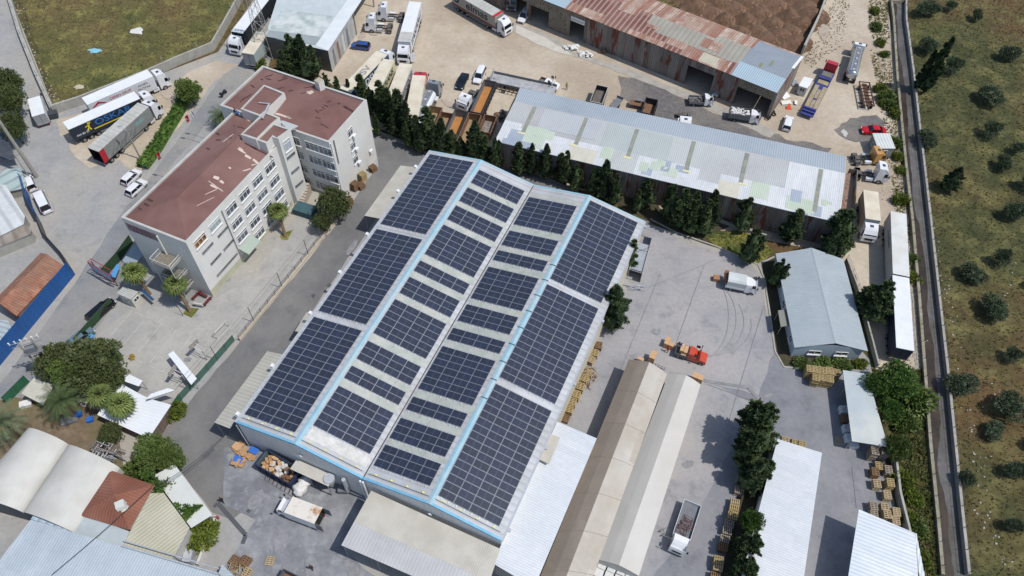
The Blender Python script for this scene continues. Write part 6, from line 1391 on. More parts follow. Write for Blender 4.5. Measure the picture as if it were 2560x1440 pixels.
def conifer(seed, H, Rm, m, n=430, tri=.31, base=.08, pw_=.75, tops=1, lump=.35):
    rr = random.Random(seed); mb = MB(); core = MB()
    def rad(t, a): return Rm*((1-t)**pw_)*min(1, (t+.04)/.16)*(1+lump*noise.noise(Vector((math.cos(a)*1.5, math.sin(a)*1.5, t*5+seed))))
    T = [(0, 0, 1.0)]+[(rr.uniform(-.45, .45)*Rm, rr.uniform(-.45, .45)*Rm, rr.uniform(.75, .92)) for _ in range(tops-1)]
    nb = n//6
    for k in range(nb):
        tx, ty, th = T[k % len(T)]
        t = (k+rr.random())/nb; t = t**1.1; a = rr.uniform(0, 2*PI); r = rad(t, a)*rr.uniform(.72, 1.18)*(1 if tops == 1 else .88); el = rr.uniform(.25, .75)+t*.5
        z = H*(base+(1-base)*t*th)-r*.35*el
        for q in range(6):
            f = .42+.58*q/5; c = Vector((tx*t+r*f*math.cos(a), ty*t+r*f*math.sin(a), z+r*f*el*.8))
            clump(mb, c, (math.cos(a), math.sin(a), .5+el), (.36-.16*q/5)*(1.1-.3*t), tri*(1.0-.3*q/5), 17, m, rr)
    for tx, ty, th in T: clump(mb, (tx, ty, H*(base+(1-base)*th)-.2), (0, 0, 1), .3, tri, 10, m, rr)
    nn = 9; rows = [(.0, .5), (.12, .78), (.35, .74), (.6, .7), (.8, .6), (.94, .35)]
    V = [];
    for t, k in rows:
        for i in range(nn): a = 2*PI*i/nn; r = rad(t, a)*k*.9; V.append((r*math.cos(a), r*math.sin(a), H*(base+(1-base)*t)))
    F = [(j*nn+i, j*nn+(i+1) % nn, (j+1)*nn+(i+1) % nn, (j+1)*nn+i) for j in range(len(rows)-1) for i in range(nn)]+[tuple((len(rows)-1)*nn+i for i in range(nn))]
    mb.mesh_(V, F, m); return mb
def broad(seed, H, Rm, m, n=520, tri=.3, zc=.62, sq=.75, lobes=9, core=True, cl=12):
    rr = random.Random(seed); mb = MB(); L = []
    for k in range(lobes):
        a = 2*PI*k/lobes*2.4+rr.random(); r = Rm*(.5 if k else 0)*rr.uniform(.5, 1.15); L.append((Vector((r*math.cos(a), r*math.sin(a), H*zc+rr.uniform(-.22, .2)*H*sq)), Rm*rr.uniform(.36, .62)))
    for k in range(n):
        c, r = L[k % lobes]; d = Vector((rr.gauss(0, 1), rr.gauss(0, 1), rr.gauss(.25, .8))).normalized(); p = c+Vector((d.x*r, d.y*r, d.z*r*sq))*rr.uniform(.75, 1.25)*(1+.3*noise.noise(d*2.2+Vector((seed, k % lobes, 0))))
        clump(mb, p, d, .4, tri*1.1, cl, m, rr)
    if core:
        for i, (c, r) in enumerate(L): mb.blob(c, (r*.6, r*.6, r*.5*sq), m, seed=i+seed, sub=1, amp=.5, flat=True)
    return mb
def trunkmb(H, r, m=None, lean=0, top=.6):
    mb = MB(); m = m or m_bark; pts = [(0, 0, 0), (lean*.3, .05, H*.35), (lean*.7, -.05, H*.7), (lean, 0, H)]
    for i in range(3): mb.tube(pts[i], pts[i+1], r*(1-i*.22*(1-top)*2), m, 7, r2=r*(1-(i+1)*.22*(1-top)*2))
    for k in range(3): a = k*2.1; mb.tube(pts[2], (lean+math.cos(a)*H*.35, math.sin(a)*H*.35, H*1.15), r*.5, m, 5, r2=r*.15)
    return mb
def make_tree(name, crown, trunk, label, cat='tree'):
    t = thing(name, label, cat); crown.build('crown', t, world=False); trunk.build('trunk', t, world=False); remember(t); t.location = (0, 0, 0); return t
PR = {}
def proto(key, fn):
    if key not in PR: PR[key] = [fn(), False]
    return PR[key]
def grow(key, fn, name, loc, label, cat, s=(1, 1, 1), rz=0.0, group=None):
    e = proto(key, fn)
    if not e[1]: t = e[0]; e[1] = True; t['label'] = label; t['category'] = cat
    else: t = dup(e[0], label=label)
    t.location = loc; t.rotation_euler = (0, 0, rz); t.scale = s
    if group: t['group'] = group
    return t
def tk(key):
    k = key
    return {
     'con0': lambda: make_tree('conifer_tree', conifer(1, 9, 2.3, f_con, 620, tops=2), trunkmb(3, .2), ''),
     'con1': lambda: make_tree('conifer_tree', conifer(2, 9, 2.35, f_con, 680, pw_=.6, lump=.6, tops=3), trunkmb(3, .2), ''),
     'con2': lambda: make_tree('conifer_tree', conifer(3, 9, 2.5, f_con2, 640, pw_=.85, lump=.5), trunkmb(3, .2), ''),
     'cyp0': lambda: make_tree('cypress_tree', conifer(4, 9, 1.05, f_con2, 400, tri=.27, pw_=.5, lump=.3), trunkmb(2, .15), ''),
     'cyp1': lambda: make_tree('cypress_tree', conifer(5, 9, 1.45, f_con, 440, tri=.28, pw_=.7, lump=.5), trunkmb(2, .15), ''),
     'thin': lambda: make_tree('young_conifer', conifer(6, 9, 1.1, leafm('blue green conifer foliage', '#4a5a3c', '#3c4a30', '#5c6a4a'), 90, tri=.4, pw_=.6, lump=.5), trunkmb(8, .09), ''),
     'bro0': lambda: make_tree('leafy_tree', broad(7, 7, 3.2, f_bro, 800, tri=.23, lobes=12), trunkmb(3.4, .22), ''),
     'bro1': lambda: make_tree('leafy_tree', broad(8, 7, 3.4, f_dk, 950, tri=.24, lobes=13), trunkmb(3.4, .25), ''),
     'brt': lambda: make_tree('leafy_tree', broad(9, 7, 3.2, f_brt, 800, tri=.24, lobes=12), trunkmb(3.4, .2), ''),
     'oli0': lambda: make_tree('olive_tree', broad(10, 3.4, 1.9, f_oli, 380, tri=.16, lobes=7), trunkmb(1.6, .18), ''),
     'oli1': lambda: make_tree('olive_tree', broad(11, 3.4, 1.9, f_oli, 330, tri=.17, lobes=5, zc=.55), trunkmb(1.6, .18), ''),
     'shr0': lambda: make_tree('shrub', broad(12, 1.6, 1.3, f_bro, 130, tri=.24, zc=.4, lobes=5), trunkmb(.5, .05), ''),
     'shr1': lambda: make_tree('shrub', broad(13, 1.6, 1.3, f_bush, 130, tri=.22, zc=.4, lobes=5), trunkmb(.5, .05), ''),
    }[k]
rt = random.Random(33)
def T3(key, name, px, h, h0, label, cat='tree', w=1.0, group=None, base=False):
    """px: crown top pixel (or base pixel) of a tree h metres tall; h0 is the prototype height"""
    g_ = G(*px, 0 if base else h*.97); s = h/h0
    return grow(key, tk(key), name, up(g_, 0), label, cat, (s*w, s*w, s), rt.uniform(0, 6.28), group)
# cypress row behind the white building
row = [(719, 92, 9.5, 'con0', 1.0), (747, 94, 10, 'con2', .9), (700, 130, 7.5, 'con1', .95), (776, 118, 7, 'con0', .8), (808, 185, 5.0, 'con1', .7), (838, 194, 5.0, 'cyp1', 1.0), (867, 202, 5.5, 'cyp0', .9), (898, 192, 8.5, 'cyp1', 1.1), (922, 222, 7.0, 'con0', .6), (945, 209, 9.5, 'cyp1', 1.1), (966, 228, 9.2, 'cyp1', 1.1), (990, 232, 10, 'cyp0', 1.2), (978, 262, 8.0, 'con2', .7), (1010, 259, 9, 'cyp0', 1.0), (1037, 294, 7.5, 'cyp1', 1.1), (1064, 275, 9.5, 'cyp1', 1.3), (1084, 318, 7.0, 'con0', .7), (1102, 302, 8.5, 'con2', .85), (1128, 330, 6.5, 'cyp1', 1.2), (1150, 345, 5.5, 'con1', .7), (1187, 308, 9.5, 'con2', .85), (1213, 345, 7, 'cyp1', 1.2), (1238, 350, 7.5, 'con0', .7), (905, 262, 6, 'con1', .6), (935, 285, 5.5, 'con0', .6), (1015, 310, 6, 'con1', .7), (1048, 325, 6, 'con2', .7)]
row.sort()
nw = ['first', 'second', 'third', 'fourth', 'fifth', 'sixth', 'seventh', 'eighth', 'ninth', 'tenth', 'eleventh', 'twelfth', 'thirteenth', 'fourteenth', 'fifteenth', 'sixteenth', 'seventeenth', 'eighteenth', 'nineteenth', 'twentieth', 'twenty first', 'twenty second', 'twenty third', 'twenty fourth', 'twenty fifth', 'twenty sixth', 'twenty seventh', 'twenty eighth']
for i, (x, y, h, k, w_) in enumerate(row):
    T3(k, 'cypress_tree', (x, y), h, 9, f'dark conifer, {nw[i]} from the left in the row behind the white building', 'conifer', w_*1.18, 'conifer row behind the white building')
row2 = [(1298, 361, 7.5, 'cyp1', 1.2), (1331, 364, 7.5, 'con2', .7), (1368, 366, 8, 'con2', .8), (1404, 388, 6.8, 'cyp1', 1.2), (1419, 383, 8, 'con0', .8), (1444, 415, 6.5, 'con1', .7), (1518, 407, 9, 'con2', .9), (1545, 440, 7.5, 'con0', .75), (1487, 425, 7, 'con1', .7), (1627, 452, 6.5, 'con1', .9), (1600, 478, 5.5, 'con0', .8), (1688, 468, 8.5, 'con0', .8), (1716, 478, 9, 'con1', .9), (1745, 486, 8.5, 'con0', .9), (1738, 520, 6.5, 'con1', .9), (1790, 482, 9, 'con2', .9), (1776, 505, 8, 'con1', .9), (1878, 500, 7.5, 'con1', .95), (2000, 530, 7.5, 'cyp1', 1.5), (2128, 532, 9.5, 'con1', 1.15), (2105, 570, 8.5, 'con0', 1.0), (1897, 578, 8, 'con1', .85)]
row2.sort()
for i, (x, y, h, k, w_) in enumerate(row2):
    T3(k, 'cypress_tree', (x, y), h, 9, f'dark conifer, {nw[i]} from the left in front of the long patchwork roofed shed', 'conifer', w_*1.12, 'conifers in front of the long shed')
for k, px, h, w_, lab in (('con0', (1958, 652), 6.8, .8, 'conifer leaning over the left eave of the gabled building, left of two'), ('con1', (1972, 664), 6.2, .75, 'conifer leaning over the left eave of the gabled building, right of two'),
        ('con1', (2224, 710), 9, 1.35, 'broad dark conifer between the gabled building and the white trailers'), ('con2', (1542, 722), 9.5, 1.35, 'big conifer standing against the right side of the warehouse'),
        ('thin', (1587, 606), 8.0, 1.15, 'thin young conifer beside the warehouse back corner'), ('con1', (1928, 1020), 11.0, 1.15, 'tallest dark conifer above the pallet row at lower right'), ('con1', (1900, 1092), 9.5, 1.0, 'dark conifer just below the tallest one in the pallet row'),
        ('con0', (1912, 1155), 8.5, 1.15, 'dark conifer in the middle of the pallet row at lower right'), ('con1', (1892, 1340), 7.5, 1.0, 'dark conifer near the lower end of the pallet row'), ('con0', (1880, 1400), 7, 1.1, 'dark conifer cut by the bottom edge beside the pallet row')):
    T3(k, 'conifer_tree', px, h, 9, lab, 'conifer', w_)
for k, px, h, w_, lab in (('brt', (1892, 1290), 6, .55, 'bright green leafy tree between the conifers of the pallet row'), ('brt', (2262, 930), 6.5, 1.0, 'large bright green tree beside the canal and the low white shed'), ('brt', (2205, 945), 5.5, .8, 'bright green tree just behind the low white shed'), ('brt', (2240, 1010), 5, .75, 'bright green tree overhanging the roof of the low white shed'), ('bro0', (2258, 1105), 5.5, .65, 'rounded green tree beside the canal behind the pallet stacks'),
        ('bro0', (462, 200), 6.0, .9, 'round leafy tree at the upper end of the street hedge'), ('bro1', (830, 482), 7.0, .75, 'leafy tree at the foot of the white building near the pallets'), ('bro1', (800, 535), 4.5, .7, 'lower leafy tree beside the blue tank at the foot of the white building'),
        ('bro1', (205, 890), 8.0, 1.05, 'largest leafy tree beside the street at lower left'), ('bro1', (115, 880), 7, .8, 'leafy tree behind the transformer pole at the street edge'), ('bro1', (250, 925), 6.5, .7, 'leafy tree touching the sports court at lower left'), ('bro0', (150, 905), 7.5, .7, 'leafy tree between the transformer pole and the biggest tree'),
        ('bro0', (370, 1110), 6.5, .85, 'light green tree between the canteen and the tiled house'), ('bro0', (415, 1130), 5.5, .7, 'light green tree overhanging the lane beside the canteen'), ('bro1', (262, 1070), 4.0, .75, 'small dark tree at the corner of the white canteen roof'), ('bro1', (2, 215), 8, .65, 'big dark tree cut by the left edge, upper one'), ('bro1', (14, 290), 7, .6, 'big dark tree at the left edge, lower one'), ('bro1', (2, 175), 7, .7, 'small dark tree at the very left edge above the big ones')):
    T3(k, 'leafy_tree', px, h, 7, lab, 'tree', w_)
for k, px, h, w_, lab in (('shr1', (490, 1335), 2.4, 1.15, 'round yellow green bush at the end of the flat white canopy'), ('shr0', (395, 1215), 4.0, .5, 'ivy between the tiled house and the flat canopy'), ('shr0', (340, 1165), 3, .8, 'shrub left of the tiled house ridge'), ('shr1', (430, 1020), 2.2, .8, 'climber on the green court fence near the canteen'), ('shr0', (2060, 905), 1.0, 1.6, 'low hedge in front of the gabled building, middle part'), ('shr0', (2010, 903), 1.1, 1.3, 'low hedge in front of the gabled building, left part'), ('shr0', (2110, 905), 1.0, 1.5, 'low hedge in front of the gabled building, right part'), ('shr1', (2155, 905), 1.0, 1.2, 'dry bush at the right end of the low hedge'), ('shr1', (645, 150), 2.0, .8, 'yellow green bush behind the parapet corner of the white building')):
    T3(k, 'shrub', px, h, 1.6, lab, 'shrub', w_)
# ivy lying over the flat canopy
def ivy(poly, z, n, m, label):
    P = [G(*q, z) for q in poly]; rr = random.Random(n); mb = MB(); c = sum(P, Vector())/len(P)
    for k in range(n):
        i = rr.randrange(len(P)); a, b = P[i], P[(i+1) % len(P)]; q = c.lerp(a.lerp(b, rr.random()), math.sqrt(rr.random())*rr.uniform(.9, 1.08)); clump(mb, up(q, z+.12+.15*rr.random()), (0, 0, 1), .22, .24, 9, m, rr)
    mb.build('ivy', label=label, cat='plant', origin=up(c, z))
ivy([(434, 1262), (507, 1266), (480, 1285), (464, 1306)], 3.25, 110, f_brt, 'green ivy triangle creeping over the flat white canopy'); ivy([(390, 1190), (412, 1225), (404, 1238), (378, 1222), (352, 1190), (370, 1180)], 3.6, 80, f_brt, 'green ivy patch between the tiled house and the flat canopy')
# street hedge
hd = thing('hedge', 'long clipped green hedge along the left street', 'hedge', G(360, 430, 0)); rr = random.Random(3); mb = MB(); hl = [G(*p) for p in ((358, 422), (372, 405), (395, 372), (420, 330), (445, 290), (462, 255), (480, 240))]
for a, b in zip(hl[:-1], hl[1:]):
    n = int((b-a).length*10)
    for k in range(n):
        p = a.lerp(b, k/n); d = (b-a).normalized(); nn = Vector((-d.y, d.x, 0)); o_ = rr.uniform(-1, 1); p = p+nn*o_*1.15+Vector((0, 0, 1.25*(1-.3*o_*o_)*rr.uniform(.75, 1.1))); clump(mb, p, nn*o_+Vector((0, 0, 1)), .3, .3, 11, f_brt, rr)
    d = (b-a).normalized(); nn = Vector((-d.y, d.x, 0)); mb.face([a-nn+Vector((0, 0, 1)), b-nn+Vector((0, 0, 1)), b+nn+Vector((0, 0, 1)), a+nn+Vector((0, 0, 1))], f_brt)
    for s_ in (-1, 1): mb.face([a+nn*s_, b+nn*s_, b+nn*s_+Vector((0, 0, 1)), a+nn*s_+Vector((0, 0, 1))], f_brt)
mb.build('foliage', hd)
# olive grove
ol = [(2330, 4), (2382, 6), (2452, 26), (2330, 100), (2535, 120), (2392, 150), (2485, 222), (2490, 312), (2552, 360), (2522, 395), (2330, 335), (2552, 515), (2518, 632), (2440, 672), (2502, 758), (2542, 880), (2538, 1005), (2494, 1066), (2428, 1190), (2556, 1165), (2548, 1305), (2414, 950), (2590, 440), (2600, 700), (2610, 1100), (2420, 1500)]
on = ['upper', 'middle', 'lower']
for i, (x, y) in enumerate(sorted(ol, key=lambda q: q[1])):
    T3('oli0' if i % 2 else 'oli1', 'olive_tree', (x, y), rt.uniform(2.2, 3.6), 3.4, f'round grey green olive tree, {nw[i] if i < 28 else ["lower", "lowest"][i-28]} from the top beyond the canal', 'olive tree', rt.uniform(.75, 1.25), 'olive trees beyond the canal')
T3('con2', 'conifer_tree', (2402, 422), 5.5, 9, 'round dark conifer alone in the olive grove', 'conifer', 1.5)
T3('cyp0', 'cypress_tree', (2378, 102), 13, 9, 'very tall slim cypress in the olive grove, the taller of two', 'conifer', .9)
T3('cyp0', 'cypress_tree', (2338, 132), 9.5, 9, 'slim cypress in the olive grove, the shorter of two', 'conifer', .9)
for i, (x, y, h, k) in enumerate([(2205, 212, 1.4, 'shr1'), (2222, 232, 1.7, 'shr0'), (2232, 255, 1.5, 'shr0'), (2212, 252, 1.1, 'shr1'), (2240, 275, 1.3, 'shr1'), (2245, 350, 1.3, 'shr0'), (2248, 385, 1.2, 'shr1'), (2258, 490, 1.5, 'shr1'), (2285, 640, 1.1, 'shr0'), (2290, 690, 1.2, 'shr1'), (2196, 60, 1.3, 'shr0'), (2205, 100, 1.2, 'shr1'), (2190, 20, 1.2, 'shr1'), (2215, 130, 1.0, 'shr0'), (2275, 1050, 1.8, 'shr0'), (2265, 1190, 1.6, 'shr1'), (2290, 1240, 1.3, 'shr1'), (2300, 1320, 1.4, 'shr0'), (2280, 1290, 1.3, 'shr1'), (2310, 1400, 1.4, 'shr1'), (2300, 985, 2.4, 'shr0'), (2255, 420, 1.0, 'shr1')]):
    T3(k, 'shrub', (x, y), h, 1.6, f'wild shrub, {nw[i]} of the scrub patches between the yards and the canal', 'shrub', 1.15, 'scrub along the canal bank')
# palms
def fan_crown(seed, n=40, L=1.35, stem=1.0):
    rr = random.Random(seed); mb = MB()
    for k in range(n):
        el = R(85-130*(k/n)**.85); az = k*2.399+rr.uniform(-.2, .2); d = Vector((math.cos(az)*math.cos(el), math.sin(az)*math.cos(el), math.sin(el))); s = Vector((-math.sin(az), math.cos(az), 0)); u_ = s.cross(d)*-1
        o = d*stem*rr.uniform(.7, 1.05)*(.3+.7*min(1, k/n*1.6)); mb.tube((0, 0, 0), o, .02, f_fan, 3, cap=False); m = f_drypalm if el < R(-38) else f_fan; nb = 11
        for b in range(nb):
            t = R(-105+210*b/(nb-1)); v = (d*math.cos(t)+s*math.sin(t)); l = L*rr.uniform(.85, 1.1)*(1-.25*abs(t)/2); tip = o+v*l+Vector((0, 0, -.28*l*rr.uniform(.6, 1.4))); mid_ = o+v*l*.55; w_ = v.cross(u_).normalized()*.15
            mb.face([o, mid_-w_, tip, mid_+w_], m)
    return mb
def date_crown(seed, n=46, L=3.3, m=None):
    rr = random.Random(seed); mb = MB(); m = m or f_date
    for k in range(n):
        el = R(78-115*(k/n)); az = k*2.399+rr.uniform(-.15, .15); h = Vector((math.cos(az), math.sin(az), 0)); s = Vector((-math.sin(az), math.cos(az), 0)); P = []
        N_ = 9; p = Vector((0, 0, 0)); e = el
        for i in range(N_+1): P.append(p.copy()); p = p+(h*math.cos(e)+Vector((0, 0, math.sin(e))))*(L/N_); e -= R(8.5+rr.uniform(-1, 1))
        for i in range(N_): mb.tube(P[i], P[i+1], .03*(1-i/12), m, 3, cap=False)
        for i in range(1, N_*2):
            q = P[i//2].lerp(P[min(i//2+1, N_)], .5*(i % 2)); dd = (P[min(i//2+1, N_)]-P[i//2]).normalized() if i//2 < N_ else h; ll = .75*(1-.55*abs(i/(N_*2)-.35))
            for sg_ in (-1, 1): v = (s*sg_*.8+dd*.55+Vector((0, 0, -.12))).normalized(); w_ = dd*.045; mb.face([q-w_, q+w_, q+v*ll], m)
    return mb
def palm(name, label, px, h, crown, r=.28, group=None, base=None, fruit=False):
    g_ = G(*px, h); b = G(*base, 0) if base else up(g_, 0); t = thing(name, label, 'palm', up(b, 0), 0, group)
    c = crown.build('crown', t, world=False); c.location = (g_.x-b.x, g_.y-b.y, h); tm = MB(); N_ = 8
    for i in range(N_): p0, p1 = Vector(((g_.x-b.x)*i/N_, (g_.y-b.y)*i/N_, h*i/N_)), Vector(((g_.x-b.x)*(i+1)/N_, (g_.y-b.y)*(i+1)/N_, h*(i+1)/N_)); tm.tube(p0, p1, r*(1.25 if i == 0 else 1.05), m_palmb, 9, r2=r*.95)
    tm.build('trunk', t, world=False)
    if fruit:
        for k in range(4): a_ = k*.9+2.2; MB().blob((g_.x-b.x+math.cos(a_)*.9, g_.y-b.y+math.sin(a_)*.9, h-.2), (.35, .35, .4), mat('orange date cluster', '#a86a35', '#8d5a2c', 5, .9), seed=k, sub=2, amp=.5).build('date_cluster', t, world=False)
    return t
palm('fan_palm', 'fan palm beside the billboard left of the white building', (333, 678), 5.2, fan_crown(1), group='fan palms', base=(374, 735))
palm('fan_palm', 'fan palm with its foot in a small lawn near the fire escape', (436, 707), 5.4, fan_crown(2), group='fan palms', base=(477, 780))
palm('fan_palm', 'fan palm in front of the long white facade', (694, 525), 4.6, fan_crown(3, L=1.15), group='fan palms', base=(714, 592))
palm('fan_palm', 'fan palm over the white canteen roof, lower of the two', (298, 1008), 5.5, fan_crown(4, L=1.5), group='fan palms')
palm('fan_palm', 'fan palm left of the canteen roof, upper of the two', (247, 985), 5.0, fan_crown(5), group='fan palms')
palm('fan_palm', 'fan palm beside the sports court corner under the big tree', (272, 935), 4.0, fan_crown(6), group='fan palms')
palm('fan_palm', 'small pale fan palm between the date palm and the big tree', (162, 975), 4.0, fan_crown(7, 34, .8, .6), group='fan palms', r=.2)
palm('date_palm', 'feathery date palm beside the white canteen', (150, 1003), 4.6, date_crown(8), r=.35, group='date palms')
palm('date_palm', 'date palm with orange fruit clusters at the left edge', (5, 1055), 5.0, date_crown(9, 50, 3.6, leafm('grey green palm leaf', '#6c7553', '#5c6646', '#7f8665')), r=.4, group='date palms', fruit=True)
palm('date_palm', 'date palm between the street and the white building', (552, 292), 2.6, date_crown(10, 40, 2.6), r=.35, group='date palms')
# scattered weeds, grass tufts, stones
def scatter(name, poly, n, mats, seed, sz=(.12, .35), dens=None, px=True):
    rr = random.Random(seed); P = [G(*p) for p in poly]; x0, x1 = min(p.x for p in P), max(p.x for p in P); y0, y1 = min(p.y for p in P), max(p.y for p in P); mb = MB(); k = 0; tries = 0
    def inside(x, y):
        c = False; j = len(P)-1
        for i in range(len(P)):
            if (P[i].y > y) != (P[j].y > y) and x < (P[j].x-P[i].x)*(y-P[i].y)/(P[j].y-P[i].y)+P[i].x: c = not c
            j = i
        return c
    while k < n and tries < n*20:
        tries += 1; x, y = rr.uniform(x0, x1), rr.uniform(y0, y1)
        if not inside(x, y): continue
        if dens is not None and noise.noise(Vector((x*.09, y*.09, seed)))+rr.uniform(-.25, .25) < dens: continue
        s = rr.uniform(*sz); m = rr.choice(mats); k += 1
        for _ in range(4):
            a = rr.uniform(0, 6.28); d = Vector((math.cos(a), math.sin(a), 0)); q = Vector((-d.y, d.x, 0))*s*.35; b = Vector((x, y, .02))+d*s*rr.uniform(0, .3); mb.face([b-q, b+q, b+d*s*rr.uniform(.4, 1)+Vector((0, 0, s*rr.uniform(.5, 1.2)))], m)
    return mb.build(name, kind='stuff', label=None)
w1 = leafm('weed green', '#50592c', '#454e26', '#5c6433'); w2 = leafm('weed olive', '#6b6a40', '#504f2c', '#66643b'); w3 = leafm('dry weed', '#71673f', '#665c39', '#7d7249'); w4 = leafm('dark weed', '#3f4626', '#363d20', '#495029'); w5 = leafm('yellow blossom weed', '#78742c', '#6a6627', '#858037')
s_ = scatter('weeds', [(30, -40), (140, 262), (365, 192), (530, 118), (610, -40)], 5000, [w1, w2, w3, w4, w2], 1, (.08, .22)); tag(s_, 'low dry weeds covering the walled field at upper left', 'weeds')
s_ = scatter('weeds', [(2275, -20), (2310, 400), (2360, 900), (2400, 1180), (2430, 1460), (2600, 1460), (2600, -20)], 7500, [w1, w2, w3, w4, w4, w5], 2, (.1, .26)); tag(s_, 'patchy weeds and dry grass under the olive trees', 'weeds')
s_ = scatter('weeds', [(2170, -20), (2215, -20), (2232, 200), (2250, 400), (2285, 700), (2300, 930), (2270, 930), (2250, 640), (2225, 420), (2195, 230), (2175, 120)], 2200, [w2, w3, w1, w2, w5], 3, (.1, .32), dens=-.02); tag(s_, 'weeds fringing the dirt track beside the canal', 'weeds')
s_ = scatter('weeds', [(2235, 925), (2305, 925), (2320, 1150), (2345, 1460), (2285, 1460), (2250, 1250), (2230, 1120)], 2600, [w1, w4, w3, w1, w2], 4, (.2, .55)); tag(s_, 'thick undergrowth between the pallet yard and the canal', 'undergrowth')
s_ = scatter('weeds', [(2100, -20), (2130, -20), (2105, 120), (2060, 140), (2020, 180), (2010, 150), (2050, 60)], 520, [w2, w3], 5, (.08, .25), dens=.05); tag(s_, 'sparse weeds at the edge of the dirt track near the soil heaps', 'weeds')
s_ = scatter('weeds', [(1755, 588), (1850, 578), (1905, 602), (1932, 632), (1895, 655), (1800, 620)], 900, [w1, w2, w4], 6, (.1, .25)); tag(s_, 'mown grass of the small lawn by the yard kerb', 'grass')
s_ = scatter('weeds', [(1600, -40), (1760, -40), (1820, 60), (1850, 95), (1700, 30)], 700, [w1, w2, w4], 7, (.15, .4)); tag(s_, 'weeds in front of the brown soil heaps', 'weeds')
def stones(name, label, poly, n, m, seed, r=(.06, .2)):
    rr = random.Random(seed); P = [G(*p) for p in poly]; mb = MB()
    for k in range(n):
        i = rr.randrange(len(P)-1); a = P[i].lerp(P[i+1], rr.random()); q = rr.uniform(*r); a = a+Vector((rr.gauss(0, .6), rr.gauss(0, .6), 0)); mb.blob((a.x, a.y, q*.3), (q, q*rr.uniform(.6, 1), q*.6), m, seed=k, sub=1, amp=.6, flat=True)
    return mb.build(name, label=label, cat='rubble', kind='stuff')
m_rub = mat('pale stones', '#b3aca0', '#999286', 3, .95)
stones('rubble', 'pale rubble along the canal wall beside the white trailers', [(2266, 560), (2278, 700), (2287, 820), (2295, 920)], 300, m_rub, 1)
stones('rubble', 'stones scattered near the beige trailer and tractor unit', [(2215, 470), (2235, 520), (2250, 590), (2258, 470)], 220, m_rub, 2)
stones('rubble', 'white litter and stones dotted over the olive grove', [(2330, 560), (2360, 700), (2380, 800), (2400, 1000), (2440, 1150), (2470, 1300), (2520, 1420), (2440, 1250), (2500, 900), (2540, 500)], 130, mat('white litter', '#a9a79f', '#96948c', 3, .9), 3, (.05, .2))
stones('rubble', 'stones and litter along the foot of the field wall', [(35, 10), (60, 90), (95, 180), (140, 260), (180, 255)], 200, m_rub, 4)
for i, (x, y, sx, sy, c_, lb) in enumerate([(345, 78, 1.5, 1.0, '#c9c8c2', 'pale tarpaulin scrap lying in the dry field'), (237, 128, 1.2, .7, '#7fb4c4', 'light blue board lying in the dry field'), (198, 218, 1.0, .6, '#b5a996', 'beige scrap near the field wall behind the lorries'), (2226, 274, .8, 1.0, '#c5c5c2', 'white crumpled sheet beside the canal wall'), (2111, 333, .55, .9, '#b5b2ae', 'white powder patch on the dark gravel'), (2252, 425, .7, .9, '#d0d0cc', 'white sack near the tractor unit')]):
    p = G(x, y, 0); MB().blob((p.x, p.y, .08), (sx, sy, .12 if 'powder' not in lb else .03), mat('scrap '+c_, c_, rough=.8), seed=i, sub=2, amp=.8, flat=True).build('scrap_sheet', label=lb, cat='scrap', origin=up(p, 0))
# soil heaps
k_ = 0
def soil(px, r, h, seed, label):
    p = G(*px, 0); mb = MB(); mb.smooth = True; nr, na = 11, 26; V = [(p.x, p.y, h*(1+.1*noise.noise(Vector((p.x, p.y, 3)))))]
    for i in range(1, nr+1):
        f = i/nr
        for k in range(na):
            a = 2*PI*k/na; rr_ = r*f*(1+.22*noise.noise(Vector((math.cos(a)*1.3, math.sin(a)*1.3, seed)))); x, y = p.x+rr_*math.cos(a), p.y+rr_*math.sin(a)
            z = h*(math.cos(f*PI)*.5+.5)+.5*noise.fractal(Vector((x*.5, y*.5, seed*.1)), 1.0, 2.1, 4)*(1-f*.8)*h*.35; V.append((x, y, max(z, .01) if i < nr else .0))
    F = [(0, 1+k, 1+(k+1) % na) for k in range(na)]+[(1+(i-1)*na+k, 1+i*na+k, 1+i*na+(k+1) % na, 1+(i-1)*na+(k+1) % na) for i in range(1, nr) for k in range(na)]
    mb.mesh_(V, F, m_soil); mb.build('soil_heap', label=label, cat='soil heap', group='soil heaps', origin=up(p, 0))
SH = [(1700, -8), (1735, 20), (1762, -10), (1778, 34), (1800, 8), (1812, 52), (1838, 24), (1828, -14), (1862, 54), (1870, 8), (1894, 78), (1902, 36), (1905, -12), (1932, 62), (1940, 14), (1950, 92), (1972, 44), (1980, -4), (1976, 78), (2004, 62), (2012, 22), (2036, -2), (1990, 108), (2030, 42), (1850, 84), (1925, 100), (1955, -30), (1880, -32)]
for i, q in enumerate(SH): soil(q, 3.6+.6*math.sin(i*2.3), 1.5+.5*math.sin(i*1.7), i*3.1, f'low heap of reddish brown soil, {nw[i]} of the cluster behind the rusty shed')

# ---------------------------------------------------------------- pallets
m_pal = mat('new pallet wood', '#a8946a', '#96835c', 2, .85); m_pal2 = mat('grey pallet wood', '#998d7f', '#897d6d', 2, .9); m_pal3 = mat('brown pallet wood', '#80664c', '#705841', 2, .9); m_pal4 = mat('pale pallet wood', '#ad9a7c', '#9f8c6d', 2, .9)
def pallet_mesh(m, boards=5, nm='pallet'):
    mb = MB(); n = boards
    for i in range(n): mb.box((-.6+.08+i*(1.2-.16)/(n-1), 0, .13), (.6/n+.02, 1.0, .022), m)
    for y in (-.45, 0, .45): mb.box((0, y, .07), (1.2, .1, .09), m)
    for x in (-.5, 0, .5): mb.box((x, 0, .012), (.1, 1.0, .022), m)
    o = mb.build(nm); me = o.data; bpy.data.objects.remove(o); return me
PM = {k: pallet_mesh(m) for k, m in (('y', m_pal), ('g', m_pal2), ('b', m_pal3), ('p', m_pal4))}
